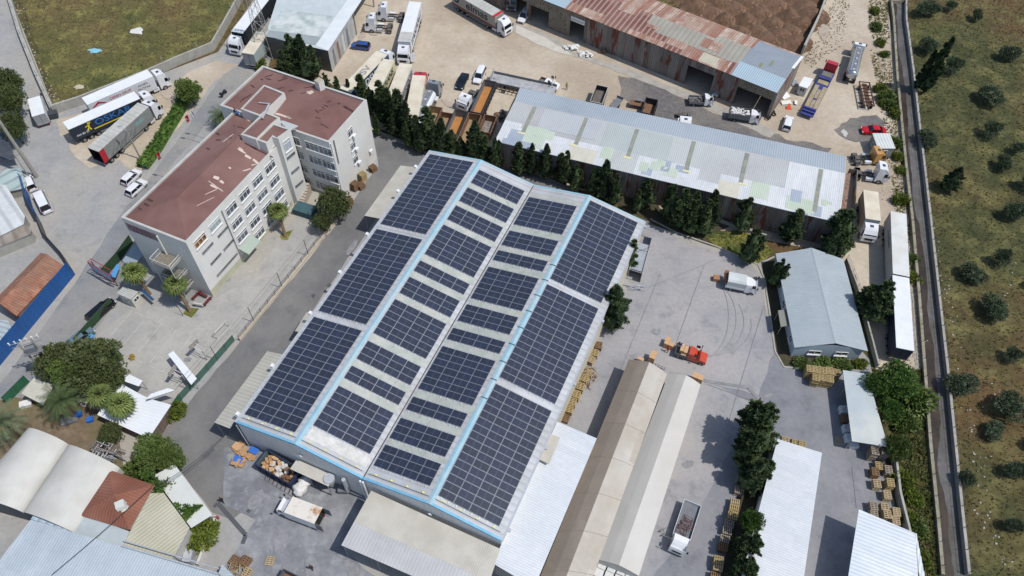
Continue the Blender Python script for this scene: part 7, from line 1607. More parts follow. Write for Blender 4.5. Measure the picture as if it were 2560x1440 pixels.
REST = []
def stack(px, n, key, rz, desc, group, top=True, tilt=None, seed=0, h=.15):
    """px: pixel of the centre of the topmost pallet"""
    p = G(px[0], px[1], n*h) if top else G(*px, 0); r = random.Random(int(px[0]*3+px[1]))
    for k in range(n):
        if k < n-1 and ('conifers' in group or 'cream' in group or 'end wall' in group): REST.append((Matrix.Translation((p.x+r.uniform(-.04, .04), p.y+r.uniform(-.04, .04), k*h)) @ Matrix.Rotation(rz+r.uniform(-.04, .04), 4, 'Z'), key)); continue
        o = bpy.data.objects.new('pallet', PM[key]); C.objects.link(o); o.location = (p.x+r.uniform(-.04, .04), p.y+r.uniform(-.04, .04), k*h); o.rotation_euler = (0, 0, rz+r.uniform(-.04, .04))
        o['category'] = 'pallet'; o['group'] = group
        o['label'] = f'top pallet of the {desc}' if k == n-1 else f'pallet below the top of the {desc}'
        if k == n-1 and n == 1: o['label'] = desc
E1_ = R(-22)
for px, n, k, d in (((931, 415), 8, 'b', 'brown stack nearest the far corner of the white end wall'), ((905, 433), 12, 'y', 'tall yellow stack against the white end wall'), ((886, 456), 12, 'b', 'tall brown stack against the white end wall'), ((902, 460), 7, 'b', 'low brown stack beside the tall one at the white end wall'), ((871, 497), 10, 'b', 'brown stack at the lane beside the leafy tree')):
    stack(px, n, k, R(50), d, 'pallet stacks at the white end wall')
for i, (px, n, k) in enumerate([((1497, 862), 6, 'b'), ((1488, 880), 7, 'y'), ((1478, 897), 7, 'p'), ((1470, 928), 4, 'p'), ((1462, 945), 5, 'y'), ((1452, 965), 9, 'y'), ((1442, 985), 9, 'y'), ((1432, 1003), 8, 'y'), ((1424, 1021), 8, 'y'), ((1414, 1045), 4, 'b')]):
    stack(px, n, k, YW+R(90)+rnd.uniform(-.2, .2), f'{nw[i]} stack from the big conifer along the cream wall', 'pallet stacks along the cream wall')
for i, (px, n) in enumerate([((2026, 921), 14), ((2042, 923), 14), ((2058, 925), 14), ((2075, 926), 14), ((2092, 931), 12), ((2041, 943), 13), ((2058, 943), 13), ((2076, 946), 13)]):
    stack(px, n, 'y', R(80), f'{nw[i]} yellow stack by the gabled building', 'yellow pallet stacks by the gabled building')
for i, (px, n, k) in enumerate([((2189, 1126), 16, 'g'), ((2214, 1126), 16, 'g'), ((2199, 1163), 7, 'y'), ((2222, 1173), 9, 'g'), ((2189, 1179), 8, 'b'), ((2194, 1208), 8, 'p'), ((2228, 1206), 11, 'y'), ((2220, 1236), 8, 'p'), ((2185, 1264), 8, 'g'), ((2186, 1283), 7, 'g'), ((2213, 1268), 8, 'p'), ((2220, 1284), 10, 'p'), ((2242, 1279), 10, 'p'), ((2240, 1300), 10, 'p')]):
    stack(px, n, k, R(84), f'{nw[i]} stack from the low white shed downwards', 'pallet stacks along the right yard wall')
for i, (px, n, k) in enumerate([((1866, 1138), 6, 'b'), ((1860, 1168), 6, 'b'), ((1854, 1196), 7, 'g'), ((1849, 1225), 7, 'g'), ((1838, 1255), 7, 'p'), ((1836, 1272), 8, 'y'), ((1832, 1289), 8, 'y'), ((1824, 1308), 7, 'g'), ((1819, 1325), 7, 'g'), ((1813, 1347), 7, 'g'), ((1808, 1367), 7, 'b'), ((1798, 1398), 9, 'y'), ((1796, 1416), 8, 'p'), ((1789, 1440), 7, 'b')]):
    stack(px, n, k, R(-14), f'{nw[i]} stack in the row under the conifers', 'pallet row under the conifers')
for px, n, k, d in (((586, 1400), 6, 'b', 'left brown stack at the bottom edge beside the ramp'), ((613, 1400), 7, 'b', 'right brown stack at the bottom edge beside the ramp'), ((616, 1430), 5, 'p', 'pale stack cut by the bottom edge beside the ramp'), ((1964, 1100), 3, 'p', 'small stack behind the pale blue roof, left'), ((1988, 1107), 3, 'y', 'small stack behind the pale blue roof, middle'), ((2006, 1112), 4, 'y', 'small stack behind the pale blue roof, right')):
    stack(px, n, k, R(65) if px[0] < 700 else R(76), d, 'small pallet stacks')
stack((674, 1401), 2, 'p', R(82), 'pair of pale pallets alone on the lower yard', 'small pallet stacks'); stack((2096, 1101), 1, 'p', R(80), 'single pallet lying in the shade of the low white shed', 'small pallet stacks')
mb = MB()
for M_, key in REST:
    me_ = PM[key]; mb.mesh_([M_ @ v.co for v in me_.vertices], [tuple(p.vertices) for p in me_.polygons], me_.materials[0])
mb.build('lower_pallets', label='mass of weathered pallets beneath the top ones in the shaded and wall side stacks', cat='pallets', kind='stuff')
# broken pallet boards piled against the wall
for (x, y, n_, lb) in ((1470, 935, 26, 'jumble of broken pallet boards against the cream wall'), (1462, 955, 18, 'second jumble of broken boards against the cream wall'), (596, 1425, 26, 'heap of splintered boards by the ramp at the bottom edge')):
    p = G(x, y, 0); rr = random.Random(x); mb = MB()
    for k in range(n_):
        a = rr.uniform(0, PI); q = Vector((p.x+rr.uniform(-1, 1), p.y+rr.uniform(-1, 1), .1+rr.random()*.8)); v = Vector((math.cos(a), math.sin(a), rr.uniform(-.3, .3)))*.6; mb.tube(q-v, q+v, .05, rr.choice([m_pal, m_pal4, m_pal3]), 4)
    mb.build('board_pile', label=lb, cat='boards', origin=up(p, 0))
# ---------------------------------------------------------------- containers, bags, boxes
t = thing('waste_container', 'long dark blue open container full of cardboard waste at the warehouse front', 'container', *pose((652, 1142), (738, 1192), 1.9)[:2]); L = pose((652, 1142), (738, 1192), 1.9)[2]
tub(t, -L/2, L/2, 2.5, .2, 2.0, mat('navy container', '#22304f', '#1b2742', 1, .7), mat('container inside', '#60727a', '#4b5a63', 1, .8), m_brn); rr = random.Random(2)
for nm, m_, xs, n_ in (('cardboard_heap', [m_card, m_card2], (-L/2+.4, 0), 26), ('paper_waste', [mat('white paper waste', '#cfcdca', '#b5b0ab', 4, .9)], (-L/2+1.2, L/2-1.6), 22), ('mixed_waste', [m_brn, m_card], (.5, L/2-.5), 14)):
    mb = MB()
    for k in range(n_): mb.box((rr.uniform(*xs), rr.uniform(-.95, .95), .5+rr.random()*.8), (rr.uniform(.3, .7), rr.uniform(.3, .6), rr.uniform(.15, .4)), rr.choice(m_), rz=rr.uniform(0, 3))
    q = mb.build(nm, label={'cardboard_heap': 'brown cardboard heaped in the long dark container', 'paper_waste': 'white paper and film waste in the long dark container', 'mixed_waste': 'brown mixed waste at the right end of the dark container'}[nm], cat='waste', world=False); q.location = t.location; q.rotation_euler = t.rotation_euler
for i, (x, y, n_, c_, lb) in enumerate([(597, 1122, 5, 0, 'bale of flattened cardboard nearest the warehouse corner'), (612, 1132, 5, 0, 'tilted slab of flattened cardboard beside the bale'), (598, 1158, 6, 0, 'spread of flattened cardboard sheets furthest from the wall'), (628, 1140, 4, 0, 'flattened cardboard leaning on the dark container')]):
    p = G(x, y, 0); rr = random.Random(i); mb = MB()
    for k in range(n_): mb.box((p.x+rr.uniform(-.3, .3), p.y+rr.uniform(-.3, .3), .08+k*.13), (rr.uniform(1.1, 1.7), rr.uniform(.8, 1.2), .1), rr.choice([m_card, m_card2]), rz=rr.uniform(0, 3))
    mb.build('cardboard_bale', label=lb, cat='cardboard', group='flattened cardboard', origin=up(p, 0))
m_cr = mat('bright blue plastic', '#2a63b5')
for x, y, lb in ((634, 1126, 'bright blue board on top of the cardboard by the container'), (595, 1148, 'bright blue board half under the flattened cardboard')):
    p = G(x, y, .75); MB().box((0, 0, 0), (.9, 1.2, .06), m_cr).build('blue_board', label=lb, cat='board', world=False).matrix_world = Matrix.Translation(p) @ Matrix.Rotation(R(70), 4, 'Z') @ Matrix.Rotation(R(12), 4, 'X')
def bag(px, r, h, label, m=m_sack, group='white bulk bags', seed=1, z=0):
    p = G(*px, 0) if z == 0 else G(*px, z); mb = MB(); mb.blob((p.x, p.y, h*.5), (r, r, h*.55), m, seed=seed, sub=3, amp=.35); return mb.build('bulk_bag', label=label, cat='bag', group=group, origin=up(p, 0))
bag((752, 1226), .95, 1.2, 'big crumpled white bag in front of the small canopy', seed=4); bag((765, 1208), .9, 1.2, 'white bag behind the big crumpled one at the small canopy', seed=9)
m_bb = mat('white bulk bag fabric', '#cfcfcd', '#bcbcba', 2, .9, bump=.5, bsc=4)
bp = [(1506, 1412), (1530, 1420), (1554, 1427), (1576, 1436), (1498, 1432), (1522, 1440), (1546, 1448), (1570, 1456)]
for i, (x, y) in enumerate(bp):
    p = G(x, y, 2.2); MB().box((0, 0, 1.1), (1.05, 1.05, 2.2), m_bb).build('bulk_bag', label=f'square white bulk bag, {nw[i]} of the block at the near end of the cream tent', cat='bag', group='bulk bags at the cream tent', origin=None, world=False).location = (p.x, p.y, 0)
    C.objects[-1].rotation_euler = (0, 0, R(-22)) if False else (0, 0, R(-22))
m_wb = mat('white wrapped packs', '#d3d6d8', '#c3c7ca', 2, .6)
for i, (x, y) in enumerate([(257, 1190), (246, 1203), (238, 1216), (229, 1229), (219, 1243)]):
    p = G(x, y, 1.5); MB().box((0, 0, .75), (1.1, 1.1, 1.5), m_wb).build('wrapped_pack', label=f'white wrapped pack, {nw[i]} of the slanting row left of the tiled house', cat='pack', group='wrapped packs by the tiled house', world=False).location = (p.x, p.y, 0)
for i, (x, y, z) in enumerate([(2112, 1022, 1.0), (2116, 1045, 1.0), (2120, 1070, 1.0), (2126, 1092, 1.1), (2136, 1108, .9)]):
    p = G(x, y, z); MB().box((0, 0, z/2), (1.2, 1.1, z), m_wb if i != 1 else m_brn).build('wrapped_pack', label=f'{"brown" if i == 1 else "white"} wrapped goods under the low white shed, {nw[i]} from the far end', cat='pack', group='goods under the low white shed', world=False).location = (p.x, p.y, 0)
# machinery beside the small canopy: ducts and cyclone
dc = thing('dust_extractor', 'grey dust extractor ducts and hopper against the warehouse front wall', 'machine', G(858, 1225, 0))
a = G(866, 1198, 5.0); b = G(872, 1232, 0); MB().tube(up(b, .6), up(b, 4.6), .28, m_alu, 10).build('duct', dc); MB().tube(up(G(858, 1215, 0), .6), up(G(858, 1215, 0), 3.4), .24, m_alu, 10).build('duct', dc)
p = G(834, 1222, 0); MB().tube(up(p, 1.2), up(p, 3.2), .25, m_alu, 12, r2=.75).build('hopper', dc); MB().tube(up(p, 3.2), up(p, 3.7), .75, m_alu, 12).build('hopper_drum', dc); MB().box((p.x+1.4, p.y-.3, .5), (1.2, .9, 1.0), m_gry).build('motor_box', dc)
p = G(703, 1212, 0); t = thing('cage_frame', 'low rusty steel cage frames beside the dark container', 'frame', p, R(-28)); mb = MB()
for k in range(8): mb.tube((-2.4+k*.68, -.6, .1), (-2.4+k*.68, .5, .75), .04, m_rf, 4); mb.tube((-2.4+k*.68, -.6, .05), (-2.4+k*.68, .6, .05), .04, m_gry, 4)
for y in (-.6, .6): mb.tube((-2.5, y, .06), (2.5, y, .06), .04, m_gry, 4)
mb.build('bars', t, world=False)
# pressure vessels and white pipes in the lower left machine corner
mc = thing('filter_machine', 'white filter tank and pipes between the beige roof and the ramp wall', 'machine', G(455, 1395, 0)); p = G(442, 1386, 0); MB().tube(up(p, 0), up(p, 2.6), .75, m_wb, 14).build('tank', mc); q = G(462, 1372, 0); MB().tube(up(q, 1.2), up(G(470, 1395, 0), 1.0), .4, m_wb, 10).build('pipe', mc); MB().tube(up(p, 2.2), up(q, 2.0), .3, m_wb, 10).build('pipe', mc); q = G(478, 1398, 0); MB().box((q.x, q.y, .8), (1.1, 1.6, 1.6), m_alu).build('machine_box', mc)
wallstrip([(541, 1300), (520, 1360), (497, 1415)], .35, .9, mat('white block wall', '#c7c5c0', '#b8b5af', 1, .9), 'ramp_wall', 'pale block wall beside the ramp near the round bush', 'wall')
p = G(545, 1296, 0); t = thing('barrier_post', 'red and orange barrier motor at the end of the ramp wall', 'barrier', p); MB().box((p.x, p.y, .4), (.35, .3, .8), mat('barrier red', '#9a5346')).build('housing', t); a = up(p, 1.0); b = G(521, 1291, 1.0); MB().tube(a, b, .05, m_white, 5).build('arm', t)
# skip at the bottom edge
tipper('dark open skip cut by the bottom edge near the ramp', (702, 1475), (728, 1432), 1.6, 2.3, .3, 1.6, m_blk, m_gry, m_brn, axx=())
flatroof('guard_cabin', 'small grey cabin roof beside the ramp at the bottom edge', 'cabin', [(541, 1443), (556, 1411), (585, 1440), (580, 1470)], 2.4, m_blroof, walls=1, wm=m_gw)
# kiosks
def kiosk(name, label, pxs, z, roofm, wallm, win=None):
    P = ccw([G(*q, z) for q in pxs]); t = thing(name, label, 'cabin', up(P[0], 0)); c = sum(P, Vector())/4; mb = MB(); Q = [p+(c-p).normalized()*.15 for p in P]
    for i in range(4): a, b = Q[i], Q[(i+1) % 4]; mb.face([up(a, 0), up(b, 0), up(b, z), up(a, z)], wallm)
    mb.build('wall', t); mb = MB().slab(P, .12, roofm); mb.build('roof', t)
    for i in range(4):
        a, b = Q[i], Q[(i+1) % 4]; d = (b-a).normalized(); d.z = 0; nrm_ = Vector((d.y, -d.x, 0))
        if nrm_.dot(Vector((-c.x, -c.y, 0))) > 0: window(t, up(a, 0)+d*((b-a).length*.5-.5), d, 1.1, 2.0, 1.0, 2, bars=False, sill=False)
    return t
kw = mat('kiosk cream wall', '#c9c6b8', '#bdbaab', 1, .8)
kiosk('security_kiosk', 'small cream kiosk with ribbed roof beside the billboard', [(291, 733), (307, 717), (346, 729), (327, 749)], 2.5, mat('kiosk ribbed roof', '#b9bab4', '#a9aaa4', 1, .7, stripe=(.3, .3, .5)), kw)
kiosk('site_office', 'white roofed grey site office beside the red saloon', [(2181, 333), (2224, 333), (2239, 371), (2195, 371)], 2.6, mat('white standing seam', '#cdd0cc', '#c3c7c3', .5, .5, stripe=(.55, .2, .4)), mat('grey office wall', '#8d8b88', '#7f7d7a', 1, .8))
kiosk('cabin', 'small white cabin among scrap beside the low loader', [(1997, 214), (2010, 191), (2033, 197), (2019, 221)], 2.3, roof_w, mat('white cabin wall', '#c9c8c5', '#b5b3af', 1, .8))
t = thing('beige_truck_box', 'beige box lorry with white cab parked behind the broad conifer', 'lorry', *pose((2177, 478), (2183, 549), 3.7)[:2], ); L = pose((2177, 478), (2183, 549), 3.7)[2]
trailer(t, -L/2, L, mat('beige box side', '#9d9383', '#8f8576', .5, .8), roof_c, H=3.7, W=2.5, axx=(1.5, 2.8), legs=False, front=mat('grey front panel', '#8f979c')); tractor(t, L/2+2.4, pw, H=3.1, chl=5.0, saddle=False)
t, L = semi('box_trailer', 'weathered white trailer lettered along its shaded side by the canal', (2246, 532), (2253, 688), 4.0, pw, mat('grey white trailer side', '#a9aaa9', '#9b9c9b', .5, .7), mat('weathered white trailer roof', '#cfd0ce', '#c5c6c4', .4, .7, c3='#b7b0a0', sc3=.25, amt3=.5), cab=False, group='trailers beside the canal')
st(t, 'VanGölü', -1.5, 2.9, 1.1, m_dlet, side=-1)
t, L = semi('box_trailer', 'clean white roofed trailer with a navy rear beside the canal', (2263, 873), (2252, 692), 4.0, pw, mat('navy trailer side', '#2b3346', '#242b3c', .5, .6), roof_w, cab=False, group='trailers beside the canal')
# tyres, scrap and signs near the rusty shed corner
for i, (x, y) in enumerate([(1922, 292), (1926, 285), (1931, 280), (1919, 298), (1934, 287)]):
    p = G(x, y, 0); t_ = MB(); 
    for k in range(12): a0, a1_ = 2*PI*k/12, 2*PI*(k+1)/12; t_.tube((p.x+.38*math.cos(a0), p.y+.38*math.sin(a0), .14+.25*(i % 2)), (p.x+.38*math.cos(a1_), p.y+.38*math.sin(a1_), .14+.25*(i % 2)), .13, m_tyre_r, 6, cap=False)
    t_.build('old_tyre', label=f'old black tyre, {nw[i]} of the pile at the rusty shed corner', cat='tyre', group='old tyres at the shed corner', origin=up(p, 0))
for i, (x, y, a_, sx, sy, c_, lb) in enumerate([(1962, 238, .6, 1.8, 1.6, '#d6d6d2', 'white panel leaning on the rusty shed corner'), (1966, 256, .2, 2.0, .9, '#cfcfca', 'white board lying by the rusty shed corner'), (1990, 256, 1.4, 1.2, .6, '#d3d3d0', 'white folding table by the orange sign'), (1987, 208, .4, 1.5, 1.3, '#8b8d8d', 'grey scrap panels behind the small cabin'), (2000, 230, .3, 1.8, 1.0, '#6f716f', 'dark grey sheet in front of the small cabin')]):
    p = G(x, y, .3); o = MB().box((0, 0, 0), (sx, sy, .06), mat('scrap '+c_, c_, rough=.8)).build('scrap_board', label=lb, cat='panel', world=False); o.matrix_world = Matrix.Translation(p) @ Matrix.Rotation(a_, 4, 'Z') @ Matrix.Rotation(.25, 4, 'X')
p = G(1971, 272, 0); MB().mesh_([(p.x-.6, p.y-.3, .05), (p.x+.6, p.y-.3, .05), (p.x, p.y+.6, 1.0), (p.x-.6, p.y-.2, .05), (p.x+.6, p.y-.2, .05), (p.x, p.y+.66, 1.0)], [(0, 1, 2), (5, 4, 3), (0, 3, 4, 1), (1, 4, 5, 2), (2, 5, 3, 0)], mat('orange red sign', '#cf4a26')).build('warning_triangle', label='orange red triangle sign standing by the rusty shed corner', cat='sign', origin=up(p, 0))
for i, (x, y, lb) in enumerate([(1428, 122, 'heap of white plastic sheeting by the rusty shed, left one'), (1468, 138, 'heap of white plastic sheeting by the rusty shed, right one'), (1515, 128, 'brown junk heap against the rusty shed wall')]):
    p = G(x, y, 0); heap((p.x, p.y, 0), 3.0, 1.8, .8, 22, m_sack if i < 2 else [m_brn, m_scrap], 'junk_heap', lb, 'scrap', i, (.25, .6))
p = G(1318, 285, 0)
for x, y, lb in ((1250, 288, 'dark scrap heap beside the shed end'), (1262, 300, 'second dark scrap heap beside the shed end')): p = G(x, y, 0); heap((p.x, p.y, 0), 2.6, 1.8, .8, 26, [m_scrap, m_blk, m_brn], 'scrap_heap', lb, 'scrap', int(x), (.2, .5))
for x, y, lb in ((285, 1148, 'grey steel shelving scrap beside the barrel hall'), (265, 1140, 'grey metal racks piled beside the barrel hall')):
    p = G(x, y, 0); rr = random.Random(x); mb = MB()
    for k in range(34): q = Vector((p.x+rr.uniform(-1.6, 1.6), p.y+rr.uniform(-1.3, 1.3), rr.uniform(.2, 2.8))); a_ = R(-20) if k % 2 else R(70); v = Vector((math.cos(a_), math.sin(a_), rr.uniform(-.1, .1)))*rr.uniform(.5, 1.1); mb.tube(q-v, q+v, .06, rr.choice([m_alu, m_gry, mat('rose grey metal', '#a49a98')]), 4)
    mb.build('metal_racks', label=lb, cat='scrap', origin=up(p, 0))
for x, y, sx, sy, h_, m_, lb in ((200, 1038, .8, .8, .6, m_cr, 'blue plastic tub in the garden, left one'), (228, 1052, .8, .7, .6, m_cr, 'blue plastic tub in the garden, right one'), (68, 1013, 1.6, 1.0, .6, m_sack, 'white sacks beside the stained garden shed'), (176, 1052, 2.2, 1.2, .35, m_gry, 'dark metal frame lying in the garden'), (137, 293, 1.6, 1.2, 1.2, mat('dark green dumpster', '#3f4448', '#35393d', 1, .7), 'dark refuse dumpster beside the small box truck')):
    p = G(x, y, 0); t_ = thing('garden_item' if m_ is not None and 'dumpster' not in lb else 'dumpster', lb, 'dumpster' if 'dumpster' in lb else 'container', p, .4)
    MB().prof([(-sx/2*.85, 0), (sx/2*.85, 0), (sx/2, h_), (-sx/2, h_)], -sy/2, sy/2, m_).build('bin_body', t_, world=False); MB().box((0, 0, h_+.02), (sx+.06, sy+.06, .05), m_).build('lid', t_, world=False)
# blue tank and stair beside the tower
p = G(752, 512, 0); t = thing('outdoor_stair', 'pale concrete outdoor stair at the foot of the stair tower', 'stairs', G(758, 500, 0)); a, b = G(748, 520, 0), G(772, 478, 0); d = (b-a).normalized()
for k in range(9): q = a.lerp(b, k/9); MB().box((q.x, q.y, .18+k*.13), (.5, 1.5, .36+k*.26), mat('stair concrete', '#b3a798', '#9c9184', 2, .9), rz=math.atan2(d.y, d.x)).build('step', t)
p = G(765, 533, 0); MB().box((0, 0, .7), (3.6, 2.2, 1.4), mat('teal painted box', '#3e5a62', '#345057', 1, .7)).build('plant_box', label='teal green box at the foot of the stair tower', cat='box', world=False).matrix_world = Matrix.Translation(p) @ Matrix.Rotation(R(-20), 4, 'Z')
# ---------------------------------------------------------------- school yard things
m_gf = mat('green mesh fence', '#4f6f63', '#456459', 1, .8); m_gfd = mat('dark green sheet', '#2f4d31', '#28432b', 1, .8)
def meshfence(line, h, m, name, label, step=2.5, tall=None, wall=None):
    P = [G(*p) for p in line]; t = thing(name, label, 'fence', up(P[0], 0)); 
    if m:
        mb = MB()
        for a, b in zip(P[:-1], P[1:]): n_ = Vector((-(b-a).y, (b-a).x, 0)).normalized()*.02; mb.face([a+Vector((0, 0, .1)), b+Vector((0, 0, .1)), up(b, h), up(a, h)], m); mb.face([x+n_ for x in [up(a, h), up(b, h), b+Vector((0, 0, .1)), a+Vector((0, 0, .1))]], m)
        mb.build('mesh_panel', t)
    if wall:
        for a, b in zip(P[:-1], P[1:]): d = (b-a).normalized(); n_ = Vector((-d.y, d.x, 0))*.15; mb = MB(); mb.slab(ccw([up(a-n_, wall), up(b-n_, wall), up(b+n_, wall), up(a+n_, wall)]), wall-.001, mat('cream base wall', '#c6bba9', '#b7ac9a', .8, .9)); mb.build('base_wall', t)
    for a, b in zip(P[:-1], P[1:]):
        k = max(1, int((b-a).length/step))
        for i in range(k): q = a.lerp(b, i/k); MB().tube(up(q, 0), up(q, h+.1), .045, m_post, 4).build('post', t)
        rl = MB()
        for zz in ([h] if m else [h*.45, h*.7, h]): rl.tube(up(a, zz), up(b, zz), .03, m_post, 4, cap=False)
        if tall:
            k = max(1, int((b-a).length/6.5))
            for i in range(k): q = a.lerp(b, (i+.5)/k); MB().tube(up(q, 0), up(q, tall), .06, m_post, 4).build('tall_post', t)
            for zz in (tall*.75, tall): rl.tube(up(a, zz), up(b, zz), .018, m_post, 3, cap=False)
        rl.build('rail', t)
    return t
meshfence([(455, 1000), (500, 952), (588, 852)], 1.7, m_gf, 'mesh_fence', 'grey green mesh fence between the sports court and the lane', 1.6, 4.0)
meshfence([(388, 1098), (436, 1032), (455, 1002)], 1.9, mat('deep green mesh', '#2f6a4c', '#2a5f44', 1, .8), 'mesh_fence', 'deep green mesh fence beside the white canteen and lane', 2.0)
meshfence([(600, 852), (740, 680), (862, 528)], 1.5, None, 'rail_fence', 'dark rail fence on a cream base wall along the lane', 1.7, 4.2, wall=.6)
meshfence([(196, 862), (240, 812), (286, 762)], 1.9, m_gfd, 'sheet_fence', 'dark green sheet fence between the court and the street', 2.2)
meshfence([(20, 1010), (75, 955)], 2.0, mat('deep green mesh', '#2f6a4c'), 'mesh_fence', 'deep green fence beside the stained garden shed', 2.0)
meshfence([(266, 692), (300, 655), (334, 608)], 2.2, m_gfd, 'sheet_fence', 'dark fence running from the billboard to the white building', 2.4)
flatroof('blue_awning', 'light blue awning beside the green fence and the big tree', 'awning', [(212, 852), (226, 832), (238, 838), (222, 860)], 2.0, mat('light blue sheet', '#4e8fc4')); flatroof('blue_awning', 'light blue awning behind the billboard', 'awning', [(272, 690), (292, 660), (300, 664), (288, 694)], 1.6, mat('light blue sheet', '#4e8fc4'))
flatroof('blue_awning', 'dark blue awning beside the cream kiosk', 'awning', [(352, 727), (360, 724), (386, 748), (380, 752)], 1.6, mat('dark blue sheet', '#244a70'))
flatroof('glass_roof', 'rounded grey glazed roof beside the end wall of the white building', 'roof', [(305, 652), (332, 615), (352, 612), (356, 640), (330, 668)], 2.6, mat('grey glazing', '#8e9aa2', '#84919a', .6, .3))
# billboard
A_, B_ = G(243, 690, 0), G(296, 722, 0); t = thing('billboard', 'billboard with a red frame seen obliquely beside the street', 'sign', A_); d = (B_-A_).normalized(); n_ = Vector((d.y, -d.x, 0)); Lb = (B_-A_).length
mb = MB(); P0, P1 = A_+Vector((0, 0, 1.6)), B_+Vector((0, 0, 1.6)); mb.face([P0, P1, up(B_, 3.8), up(A_, 3.8)], mat('billboard face', '#aeb2bf', '#a1a6b5', 2, .7)); mb.build('face', t)
mb = MB()
for a, b in ((up(A_, 3.8), up(B_, 3.8)), (up(A_, 1.6), up(B_, 1.6)), (up(A_, 1.6), up(A_, 3.8)), (up(B_, 1.6), up(B_, 3.8)), (up(A_-n_*.7, 3.8), up(B_-n_*.7, 3.8)), (up(A_, 3.8), up(A_-n_*.7, 3.8)), (up(B_, 3.8), up(B_-n_*.7, 3.8))): mb.tube(a, b, .07, mat('red frame', '#8f3b3e'), 4)
mb.build('frame', t)
for k in (.1, .5, .9): q = A_.lerp(B_, k)-n_*.35; MB().tube(q, up(q, 3.8), .08, m_rf, 5).build('post', t)
# court equipment
m_whp = mat('white painted pipe', '#c9c5be', '#b7b2aa', 2, .7)
for (bx, by), ang, lb in (((519, 900), 150, 'white basketball stand at the upper end of the court by the fence'), ((470, 962), 160, 'white basketball stand at the lower end of the court by the fence')):
    t = thing('basketball_hoop', lb, 'basketball hoop', G(bx, by, 0), R(ang), 'basketball hoops'); MB().tube((0, 0, 0), (0, 0, 2.8), .08, m_whp, 6).build('post', t, world=False)
    mb = MB(); mb.tube((0, -.3, 2.8), (1.5, -.3, 3.0), .05, m_whp, 5); mb.tube((0, .3, 2.8), (1.5, .3, 3.0), .05, m_whp, 5); mb.tube((0, 0, 1.8), (1.4, 0, 2.9), .05, m_whp, 5); mb.build('arm', t, world=False)
    MB().box((1.55, 0, 3.1), (.05, 1.7, 1.05), mat('worn backboard', '#8d8a82', '#a39f96', 2, .7)).build('backboard', t, world=False)
    mb = MB()
    for k in range(10): mb.tube((1.85+.23*math.cos(k*PI/5), .23*math.sin(k*PI/5), 2.8), (1.85+.23*math.cos((k+1)*PI/5), .23*math.sin((k+1)*PI/5), 2.8), .025, m_rf, 4)
    mb.build('rim', t, world=False)
t = thing('football_goal', 'small white pipe football goal beside the lane fence', 'goal', G(553, 828, 0), R(60)); mb = MB(); c_ = [(-1.3, -.5), (1.3, -.5), (1.3, .6), (-1.3, .6)]
for i in range(4): a, b = c_[i], c_[(i+1) % 4]; mb.tube((*a, .04), (*b, .04), .04, m_whp, 4)
for x_ in (-1.3, 1.3): mb.tube((x_, -.5, 0), (x_, -.5, 1.8), .05, m_whp, 5); mb.tube((x_, -.5, 1.8), (x_, .6, 0), .04, m_whp, 4)
mb.tube((-1.3, -.5, 1.8), (1.3, -.5, 1.8), .05, m_whp, 5); mb.build('frame', t, world=False)
def bench(px, rz, m, label):
    t = thing('bench', label, 'bench', G(*px, 0), rz, 'school yard benches')
    for y in (-.13, .13): MB().box((0, y, .45), (1.8, .2, .04), m).build('seat', t, world=False)
    for x_ in (-.7, .7): MB().box((x_, 0, .22), (.08, .4, .42), m_post).build('leg', t, world=False)
    MB().box((0, -.3, .75), (1.8, .04, .3), m).build('backrest', t, world=False)
m_rb = mat('dark red bench', '#6d2b30', '#5c2428', 2, .7)
bench((508, 740), R(-25), m_rb, 'dark red bench nearest the building corner'); bench((520, 757), R(65), m_rb, 'dark red bench at a right angle to the first'); bench((492, 742), R(60), m_rb, 'dark red bench on the left of the corner group'); bench((498, 765), R(-10), m_whp, 'white bench beside the dark red ones')
p = G(332, 896, 0); MB().blob((p.x, p.y, .35), (.45, .45, .4), f_drypalm, seed=2, sub=2, amp=1.2, flat=True).build('dry_plant', label='small dry yellow plant at the edge of the sports court', cat='plant', origin=up(p, 0))
# flags
def flag(base, top, c1, label, star=True):
    b = G(*base, 0); t = thing('flagpole', label, 'flag', b); h = 7.0
    MB().tube(b, up(b, h), .05, m_whp, 6, r2=.03).build('pole', t); V = []; F = []
    for i in range(7):
        for j in range(6): V.append((b.x-.1-i*.13*(.9 if j else 1)-.02*j, b.y-.05*math.sin(i*1.4+j*.7)*2, h-.1-j*.3-i*.10))
    for i in range(6):
        for j in range(5): F.append((i*6+j, i*6+j+1, (i+1)*6+j+1, (i+1)*6+j))
    MB().mesh_(V, F, c1).build('flag_cloth', t)
    if star:
        mb = MB(); q = Vector((b.x-.42, b.y-.3, h-.95)); n = 14
        ring_ = [q+Vector((.2*math.cos(2*PI*k/n), 0, .2*math.sin(2*PI*k/n))) for k in range(n)]; inn = [q+Vector((.06+.15*math.cos(2*PI*k/n), 0, .15*math.sin(2*PI*k/n))) for k in range(n)]
        for k in range(n): mb.face([ring_[k], ring_[(k+1) % n], inn[(k+1) % n], inn[k]], m_wlet)
        q2 = q+Vector((.3, 0, 0)); mb.face([q2+Vector(((.1 if k % 2 == 0 else .04)*math.cos(2*PI*k/10), 0, (.1 if k % 2 == 0 else .04)*math.sin(2*PI*k/10))) for k in range(10)], m_wlet); mb.build('crescent_and_star', t)
m_fl = mat('red flag cloth', '#c01f2c', rough=.8)
flag((500, 357), None, m_fl, 'flagpole with a red crescent and star flag beside the street, upper one'); flag((512, 346), None, mat('white flag cloth', '#d5d6d9'), 'flagpole with a white flag beside the red one', False); flag((432, 450), None, m_fl, 'flagpole with a red crescent and star flag, lower one near the roof edge')
